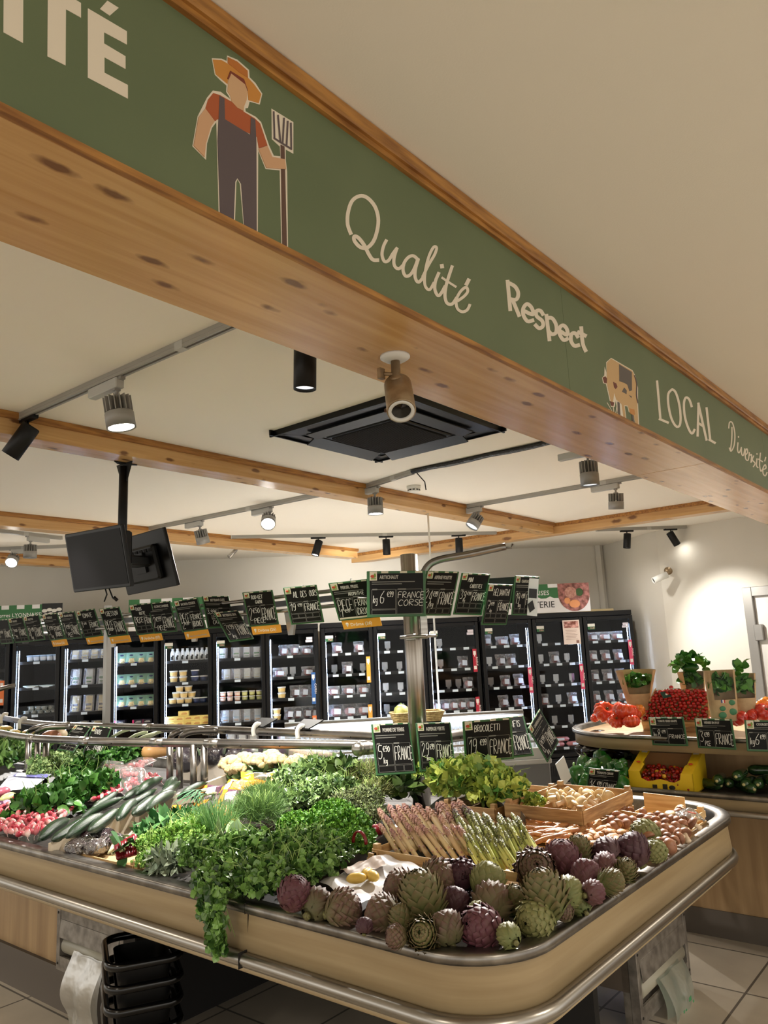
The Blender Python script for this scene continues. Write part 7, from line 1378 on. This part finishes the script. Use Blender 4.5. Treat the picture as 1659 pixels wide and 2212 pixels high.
for u, v, dx, d, k, lab in [(1307, 1539, .2, 50, 'r', 'large ribbed red tomato at the rounded end of the upper tier'), (1351, 1537, .14, 52, 'r', 'large ribbed red tomato left of the vine tomato crate'), (1288, 1549, .3, 26, 'r', 'small red tomato half hidden at the far left end'), (1334, 1528, .34, 26, 'r', 'small red tomato behind the two large ones'), (1379, 1536, .3, 30, 'o', 'orange tomato between red tomatoes and the crate'), (1372, 1545, .2, 26, 'r', 'red-orange tomato under the basil sleeve'),
                        (1331, 1558, .1, 34, 'r', 'red tomato low at the rim, left of two'), (1364, 1559, .08, 36, 'r', 'red tomato low at the rim, right of two'), (1597, 1553, .1, 38, 'd', 'dark red ribbed tomato above the basil price board'), (1622, 1549, .16, 36, 'd', 'dark red ribbed tomato behind the Courgette board, left'), (1650, 1541, .2, 44, 'd', 'dark red ribbed tomato at the right edge'), (1650, 1523, .3, 40, 'o', 'orange ribbed tomato at the right edge, topmost'), (1541, 1557, .12, 22, 'd', 'small red tomato under the kraft sleeve')]:
    x = 4.44 + dx if u > 1330 else 4.5 + dx
    p = atx(u, v, x); KT[k].put((p.x, p.y, max(p.z, ZT - .03 + .3 * d * dep(p) / FPX)), (rnd.uniform(-.5, .3), rnd.uniform(-.9, -.2), rnd.uniform(0, 6)), d * dep(p) / FPX / 2.05, lab, 'ribbed tomatoes')
# crate of vine tomatoes, tipped towards the aisle
A_ = [at(1386, 1558, 1.125), at(1534, 1560, 1.125), atx(1530, 1493, 4.86), atx(1418, 1496, 4.86)]
cr = thing('vine_tomato_crate', 'tipped wooden crate full of vine tomatoes on the upper tier', 'crate', loc=tuple(A_[0])); O_ = A_[0]; pl = [p - O_ for p in A_]; dn = Vector((.03, 0, -.07))
MB().add([tuple(p + dn) for p in pl], [(0, 1, 2, 3)]).build('crate_floor', m_crate, cr)
for nm, i, j in (('front_board', 0, 1), ('side_board', 1, 2), ('back_board', 2, 3), ('side_board', 3, 0)):
    a, b = pl[i], pl[j]; th = (b - a).normalized().cross(Vector((0, 0, 1))) * .008; lift = Vector((-.01, 0, .028)) if nm == 'side_board' else Vector((0, 0, 0)); V = [a + dn, b + dn, b + lift, a + lift]; V = V + [q + th for q in V]
    MB().add([tuple(q) for q in V], [(0, 1, 2, 3), (7, 6, 5, 4), (0, 4, 5, 1), (1, 5, 6, 2), (2, 6, 7, 3), (3, 7, 4, 0)]).build(nm, m_crate, cr)
m_vine = M('vine_stem', (84, 84, 46), .7)
def cherry(nm, c, c2=None):
    t = thing('cherry_tomato', 'x', 'tomato'); MB().ball((0, 0, 0), (.0132, .0132, .0126), 14, 10).build('fruit', M(nm, c, .12, c2=c2 or c, ns=1.2, coat=.4), t)
    s = MB()
    for k in range(5): a = k * 1.257; s.add([(0, 0, .0135), (.004 * math.cos(a - .4), .004 * math.sin(a - .4), .0145), (.010 * math.cos(a), .010 * math.sin(a), .013), (.004 * math.cos(a + .4), .004 * math.sin(a + .4), .0145)], [(0, 1, 2, 3)])
    s.build('calyx', m_vine, t); return Kind(t)
KC = [cherry('vine_tomato_red', (150, 14, 20)), cherry('vine_tomato_red2', (172, 26, 24))]
rv = random.Random(8); vi = 0
for row_ in range(9):
    fv = (row_ + .45) / 9.2; vn = MB(); prev = None
    for col in range(13):
        fu = (col + .5 + .35 * (row_ % 2)) / 13.6; P0 = A_[0].lerp(A_[1], fu).lerp(A_[3].lerp(A_[2], fu), fv); hgt = .012 + .02 * math.sin(PI * fu) * math.sin(PI * fv) + rv.uniform(-.005, .008)
        p = P0 + Vector((rv.uniform(-.004, .004) - hgt * .3, rv.uniform(-.004, .004), hgt)); KC[rv.randint(0, 1)].put(tuple(p), (rv.uniform(-1, 1), rv.uniform(-1, 1), 0), rv.uniform(.92, 1.1), 'red cherry tomato on the vine in the tipped crate', 'vine tomatoes in the tipped crate')
        q = p + Vector((-.008, 0, .014)); 
        if prev is not None: vn.tube([tuple(prev), tuple(q)], .0018, 5)
        prev = q
    tag(vn.build('vine_stalk', m_vine), 'green-brown tomato vine stalk, row %s from the front of the tipped crate' % ['one', 'two', 'three', 'four', 'five', 'six', 'seven', 'eight', 'nine'][row_], 'vine', 'tomato vine stalks')
bt_ = thing('tomato_tag', 'small dark green tag with white dot on the vine tomatoes', 'tag', loc=tuple(A_[0].lerp(A_[1], .33).lerp(A_[3].lerp(A_[2], .33), .6) + Vector((-.03, 0, .06))), rot=(.2, -.9, .3)); MB().box((0, 0, 0), (.045, .06, .002), .4).build('card', M('tag_green', (24, 66, 58), .5), bt_); MB().ball((0, 0, .002), (.008, .008, .001), 12, 4).build('white_dot', m_white, bt_)
KC[0].put(tuple(atx(1450, 1485, 4.9)), (0, 0, 0), 1., 'red cherry tomato at the top back of the crate', 'vine tomatoes in the tipped crate')
t2 = thing('rear_tomato_crate', 'second wooden crate of vine tomatoes behind the tipped one', 'crate', loc=(4.96, atx(1490, 1485, 4.96).y, 1.22)); MB().bb(-.06, .1, -.2, .2, 0, .01).bb(-.06, -.05, -.2, .2, 0, .045).bb(-.06, .1, -.2, -.19, 0, .06).bb(-.06, .1, .19, .2, 0, .06).build('crate_box', m_crate, t2)
MB().box((0.02, 0, -.1), (.14, .38, .2), 0, .004).build('support_box', m_crate2, t2)
for i in range(22): KC[i % 2].put((4.96 + rv.uniform(-.04, .06), t2.location.y - .18 + .36 * (i + .5) / 22, 1.262 + .022 * (i % 2)), (rv.uniform(-1, 1), 0, 0), 1., 'red cherry tomato in the rear crate of vine tomatoes', 'vine tomatoes in the rear crate')
# potted basil in kraft sleeves
m_kraft = M('kraft_paper', (182, 156, 118), .7, c2=(160, 132, 96), ns=12, bump=.15, bs=60); v_bas = veg('basil_green', (26, 78, 24), (92, 150, 60), .35); m_slv = film('sleeve_film', (235, 235, 225), .0, .05, .1, 0, 30.)
def basil(label, u0, v0, wtop, wbot, x, h, sprig=False, prints=False, tilt=0.):
    p = atx(u0, v0, x); k = dep(p) / FPX; wt, wb, H = wtop * k / 2, wbot * k / 2, h * k; t = thing('potted_basil', label, 'potted herb', 'potted basil in kraft sleeves', tuple(p), (tilt, 0, -.9))
    f = lambda a, z, g=0: ((wb + (wt - wb) * z) * math.cos(a), (wb * .8 + (wt * .55 - wb * .8) * z) * math.sin(a), H * z)
    s = MB(); s.sheet(lambda u, v: f(2 * PI * u, v * .42), 25, 5); s.sheet(lambda u, v: (lambda q: (q[0] * 1.01, q[1] * 1.01, q[2]))(f(-PI * .18 + PI * 1.36 * u, .4 + .6 * v)), 16, 6)
    for a0 in (-PI * .24, PI * 1.18): s.sheet(lambda u, v: (lambda q: (q[0] * 1.02, q[1] * 1.02, q[2]))(f(a0 + .18 * u, .4 + .6 * v)), 4, 5)
    s.build('kraft_sleeve', m_kraft, t); MB().sheet(lambda u, v: f(-PI * .84 + .64 * PI * u, .41 + .57 * v), 10, 6).build('clear_window', m_slv, t)
    MB().lathe([(wb * .5, .004), (wb * .72, H * .3), (wb * .6, H * .31), (.002, H * .29)], 16).build('plant_pot', M('pot_brown', (70, 52, 44), .6), t)
    o = leaves('leaves', 'oval', 80, .04 if not sprig else .042, (wt * .6, wt * .26, H * .18), v_bas, int(u0), up=.1, parent=t, wscale=1.25); o.location = (0, 0, H * .66)
    if sprig: o2 = leaves('leaves', 'oval', 12, .055, (.02, .02, .012), v_bas, 5, parent=t, wscale=1.3, low=-.9); o2.location = (0, .0, H * 1.12); MB().tube([(0, 0, H * .7), (0, 0, H * 1.12)], .003, 6).build('tall_stem', v_stem, t)
    if prints:
        s = MB(); z0 = H * .34
        for i, c in enumerate(range(3)): s.cur = i; s.add([f2 for f2 in [tuple(1.015 * q if n_ < 2 else q for n_, q in enumerate(f(-PI * .62 + .09 * (i + d0), z_))) for d0, z_ in ((0, .36), (1, .36), (1, .42), (0, .42))]], [(0, 1, 2, 3)])
        s.cur = 3
        for (a, z_, r_) in ((-1.95, .12, .03), (-1.2, .18, .03), (-1.2, .36, .025), (-1.9, .25, .022)):
            c_ = Vector(f(a, z_)) * 1.0; c_.x *= 1.02; c_.y *= 1.02; s.ball(tuple(c_), (r_ * .8, .004, r_ * .6), 8, 5)
        s.build('sleeve_print', [M('flag_blue', (40, 60, 130), .6), M('flag_white', (230, 230, 226), .6), M('flag_red', (190, 50, 50), .6), M('sleeve_green_print', (60, 120, 84), .6)], t)
    return t
basil('potted basil in a kraft sleeve behind the large red tomatoes', 1380, 1533, 86, 40, 4.85, 84, tilt=.06)
basil('potted basil in a printed kraft sleeve right of the vine tomatoes', 1566, 1556, 66, 56, 4.50, 106, prints=True)
basil('potted basil in a kraft sleeve at the right, with a tall sprig', 1612, 1545, 60, 42, 4.62, 88, sprig=True)
t = basil('potted basil with rounded crown at the back, left of the printed sleeve', 1500, 1512, 60, 44, 5.05, 60)
o = leaves('leaves', 'oval', 70, .06, (.085, .07, .05), v_bas, 91, parent=t, wscale=1.2); o.location = (0, 0, .2)
# lower tier: peppers, aubergines, yellow carton, courgettes
KPp = thing('green_pepper', 'x', 'pepper'); MB().lathe([(.002, -.045), (.6 * .04, -.05), (.04, -.03), (.043, .015), (.036, .04), (.018, .045), (.006, .036), (.002, .034)], 32, lobes=4, la=.1).build('fruit', M('green_pepper_skin', (38, 104, 34), .14, c2=(28, 82, 28), ns=5, coat=.4), KPp)
MB().tube(smooth([(0, 0, .034), (.002, 0, .05), (.012, 0, .062), (.02, 0, .062)], 4), .005, 8).build('stalk', M('pepper_stalk', (110, 150, 70), .5), KPp); KPp = Kind(KPp)
for i, (u, v, z, sc, lab) in enumerate(((1248, 1676, .89, 1.2, 'leftmost, lying low in front'), (1268, 1690, .87, 1., 'low, behind the price board'), (1262, 1650, .93, .95, 'upper left'), (1282, 1658, .92, 1.1, 'middle, facing the aisle'), (1306, 1652, .93, 1.1, 'upright with a curled pale stalk'), (1297, 1637, .96, .9, 'topmost'), (1325, 1663, .91, .95, 'right of the curled stalk'), (1341, 1672, .9, 1.1, 'rightmost, beside the yellow carton'), (1343, 1692, .87, .9, 'low, right of the price board'))):
    KPp.put(tuple(at(u, v, z)), (rnd.uniform(-1.3, 1.3), rnd.uniform(-.8, .5), i), sc, 'glossy green pepper, ' + lab, 'green peppers')
KAu = thing('aubergine', 'x', 'aubergine'); MB().tube([(-.12 + .24 * i / 12, 0, .02 * math.sin(PI * i / 12)) for i in range(13)], [.01, .028, .036, .04, .041, .041, .039, .036, .033, .03, .026, .02, .01], 18).build('fruit', M('aubergine_skin', (22, 12, 20), .1, coat=.5), KAu); MB().tube([(.1, 0, .0), (.125, 0, 0), (.145, 0, .005)], [.024, .012, .006], 10).build('calyx', M('aubergine_calyx', (60, 72, 40), .6), KAu); KAu = Kind(KAu)
for i, (u, v, z, rz, rx) in enumerate(((1310, 1602, 1.0, -.95, .2), (1312, 1616, .98, -1.0, .15), (1305, 1628, .96, -.9, .1), (1290, 1632, .94, -1.2, .3), (1322, 1638, .93, -.8, 0))): KAu.put(tuple(at(u, v, z)), (0, rx, rz), 1.15, 'long black aubergine in the pile behind the peppers, %s' % ('top', 'second from top', 'middle', 'left', 'bottom')[i], 'aubergines')
for i, (u, v) in enumerate(((1338, 1655), (1328, 1650), (1346, 1648))): KPp.put(tuple(at(u, v, .95)), (1, 1, i), .55, 'small dark pepper behind the large green peppers, %s' % ('middle', 'left', 'right')[i], 'small peppers')
# yellow carton with mixed cherry tomatoes
c0 = at(1352, 1690, .87); c1 = at(1490, 1700, .87); W_ = abs(c0.y - c1.y) + .0; yc = (c0.y + c1.y) / 2; xf = 4.27
ct = thing('yellow_carton', 'yellow open carton of small mixed tomatoes on the lower tier', 'carton', loc=(xf, yc, ZL - .03), rot=(0, 0, .04)); m_yc = M('yellow_carton', (232, 200, 40), .45, c2=(222, 184, 30), ns=4); m_bc = M('carton_inside_brown', (150, 110, 68), .7); m_bp = M('carton_black_print', (40, 36, 24), .6)
h2 = W_ / 2; D_ = .27
MB().bb(0, D_, -h2, h2, 0, .006).build('carton_floor', m_bc, ct)
n = 17; pf = [(-h2, 0), (h2, 0)] + [(h2, .105), (h2 - .06, .105), (h2 - .068, .07), (h2 - .1, .055)] + [(h2 - .11 - (2 * h2 - .22) * k / 8, .05 + .018 * math.sin(PI * k / 8)) for k in range(1, 8)] + [(-h2 + .1, .055), (-h2 + .068, .07), (-h2 + .06, .105), (-h2, .105)]
MB().add([(0, y, z) for y, z in pf] + [(.006, y, z) for y, z in pf], [tuple(range(len(pf))), tuple(range(2 * len(pf) - 1, len(pf) - 1, -1))] + [(i, len(pf) + i, len(pf) + (i + 1) % len(pf), (i + 1) % len(pf)) for i in range(len(pf))]).build('front_panel', m_yc, ct)
for sg in (-1, 1):
    MB().add([(0, sg * h2, 0), (D_, sg * h2, 0), (D_, sg * h2, .2), (0, sg * h2, .105), (0, sg * (h2 - .005), 0), (D_, sg * (h2 - .005), 0), (D_, sg * (h2 - .005), .2), (0, sg * (h2 - .005), .105)], [(0, 1, 2, 3), (7, 6, 5, 4), (0, 4, 5, 1), (1, 5, 6, 2), (2, 6, 7, 3), (3, 7, 4, 0)]).build('side_panel', m_yc, ct)
    fl = MB().add([(0, sg * h2, .106), (D_, sg * h2, .201), (D_, sg * (h2 - .055), .195), (.1, sg * (h2 - .05), .138), (.09, sg * (h2 - .062), .13), (0, sg * (h2 - .06), .1)], [(0, 1, 2, 3, 4, 5) if sg > 0 else (5, 4, 3, 2, 1, 0)]).build('top_flap', m_yc, ct)
    MB().ball((.09, sg * (h2 - .03), .142), (.014, .012, .004), 12, 5).build('red_mark', M('carton_red', (196, 60, 30), .6), fl)
    MB().add([(D_ - .07, sg * (h2 - .012), .178), (D_ - .02, sg * (h2 - .012), .196), (D_ - .02, sg * (h2 - .045), .194), (D_ - .07, sg * (h2 - .045), .176)], [(0, 1, 2, 3)]).build('white_label', m_white, fl)
MB().bb(D_ - .005, D_, -h2, h2, 0, .17).build('back_panel', m_bc, ct)
MB().bb(-.001, 0, -.035, -.01, .02, .045).bb(-.001, 0, .02, .045, .015, .04).ball((-.001, -.06, .03), (.001, .018, .012), 10, 5).build('front_print', m_bp, ct)
KCm = [cherry('mixed_tomato_dark_red', (150, 20, 24)), cherry('mixed_tomato_red', (206, 50, 24)), cherry('mixed_tomato_yellow', (230, 170, 40)), cherry('mixed_tomato_wine', (96, 20, 24))]
for lay in range(3):
    for i in range(9):
        for j in range(13):
            if lay == 2 and (i < 2 or rv.random() < .35): continue
            k = rv.choice((0, 0, 0, 1, 1, 3, 2)); x = xf + .018 + .027 * i + rv.uniform(-.005, .005); y = yc - h2 + .02 + (2 * h2 - .04) * (j + .5) / 13 + rv.uniform(-.005, .005)
            if lay < 1 and i > 1: continue
            KCm[k].put((x, y, ZL - .01 + .022 * lay + .004 * i + rv.uniform(-.004, .006)), (rv.uniform(-1.5, 1.5), rv.uniform(-1.5, 1.5), 0), rv.uniform(.8, 1.05), ('dark red', 'bright red', 'yellow', 'wine-dark')[k] + ' small tomato in the yellow carton', ('dark red', 'bright red', 'yellow', 'wine-dark')[k] + ' tomatoes in the yellow carton')
KZ = thing('courgette', 'x', 'courgette'); MB().tube([(-.09 + .18 * i / 10, 0, 0) for i in range(11)], [.014, .026, .029, .029, .028, .027, .026, .025, .023, .019, .010], 20).build('fruit', M('courgette_skin', (26, 50, 24), .2, c2=(44, 74, 36), ns=30, coat=.3), KZ)
MB().tube([(-.088, 0, 0), (-.095, 0, 0)], [.009, .007], 10).build('blossom_scar', M('courgette_scar', (196, 186, 130), .6), KZ); KZ = Kind(KZ)
for i, (u, v, z, rz) in enumerate(((1547, 1686, .88, .1), (1573, 1692, .86, .05), (1592, 1677, .905, .0), (1611, 1694, .865, -.05), (1635, 1694, .865, .1), (1518, 1697, .85, 1.2), (1655, 1690, .88, .5), (1648, 1668, .91, -1.3), (1600, 1704, .845, .8))): p = at(u, v, z); KZ.put((p.x + .07, p.y, p.z), (0, 0, rz), 1., 'dark green courgette on the lower tier, ' + ['left end-on one', 'second end-on one', 'raised top one', 'fourth end-on one', 'fifth end-on one', 'lying beside the carton', 'at the right edge', 'lying high at the right edge', 'lying lowest'][i], 'courgettes')
# steel framed door in the right wall
d0 = Vector((8.86, 1.56, 0)); dd = Vector((8.62 - 9.23, .35 - 3.26, 0)).normalized(); rz = math.atan2(dd.y, dd.x)
q = [aty(1608, 1300, y) for y in ()]
best = min(((abs((lambda P_: P_.z)(Vector((0, 0, 0))))), 0) for _ in (0,))
# where the frame stands along the wall
ww = [k * .01 for k in range(120)]; tgt = None
for k in ww:
    P_ = Vector((9.23, 3.26, 0)) + dd * (1. + k); r = np.array([P_.x, P_.y, 2.1 - EYE]) @ RW; u = 829.5 + FPX * r[0] / r[2]
    if u > 1606 and tgt is None: tgt = P_
dr = tag(empty('door_1', tuple(tgt), (0, 0, rz)), kind='structure')
MB().bb(0, .1, -.09, .02, 0, 2.12, .004).bb(.1, 1.2, -.09, .02, 2.02, 2.12, .004).build('door_frame', m_alu, dr)
MB().bb(.1, 1.1, -.05, -.01, 0, 2.02).build('door_leaf', M('door_white', (206, 204, 200), .4), dr)
MB().bb(.08, .17, -.1, -.05, 1.55, 1.72, .006).build('hinge', m_alu, dr); MB().lathe([(.2, 0), (.2, .012), (.17, .014)], 24).build('porthole', m_gloss, dr, (.55, -.06, 1.55), (PI / 2, 0, 0))
MB().bb(-.003, .1, -.095, -.09, .0, .0).build('kick_plate', m_alu, dr) if False else None
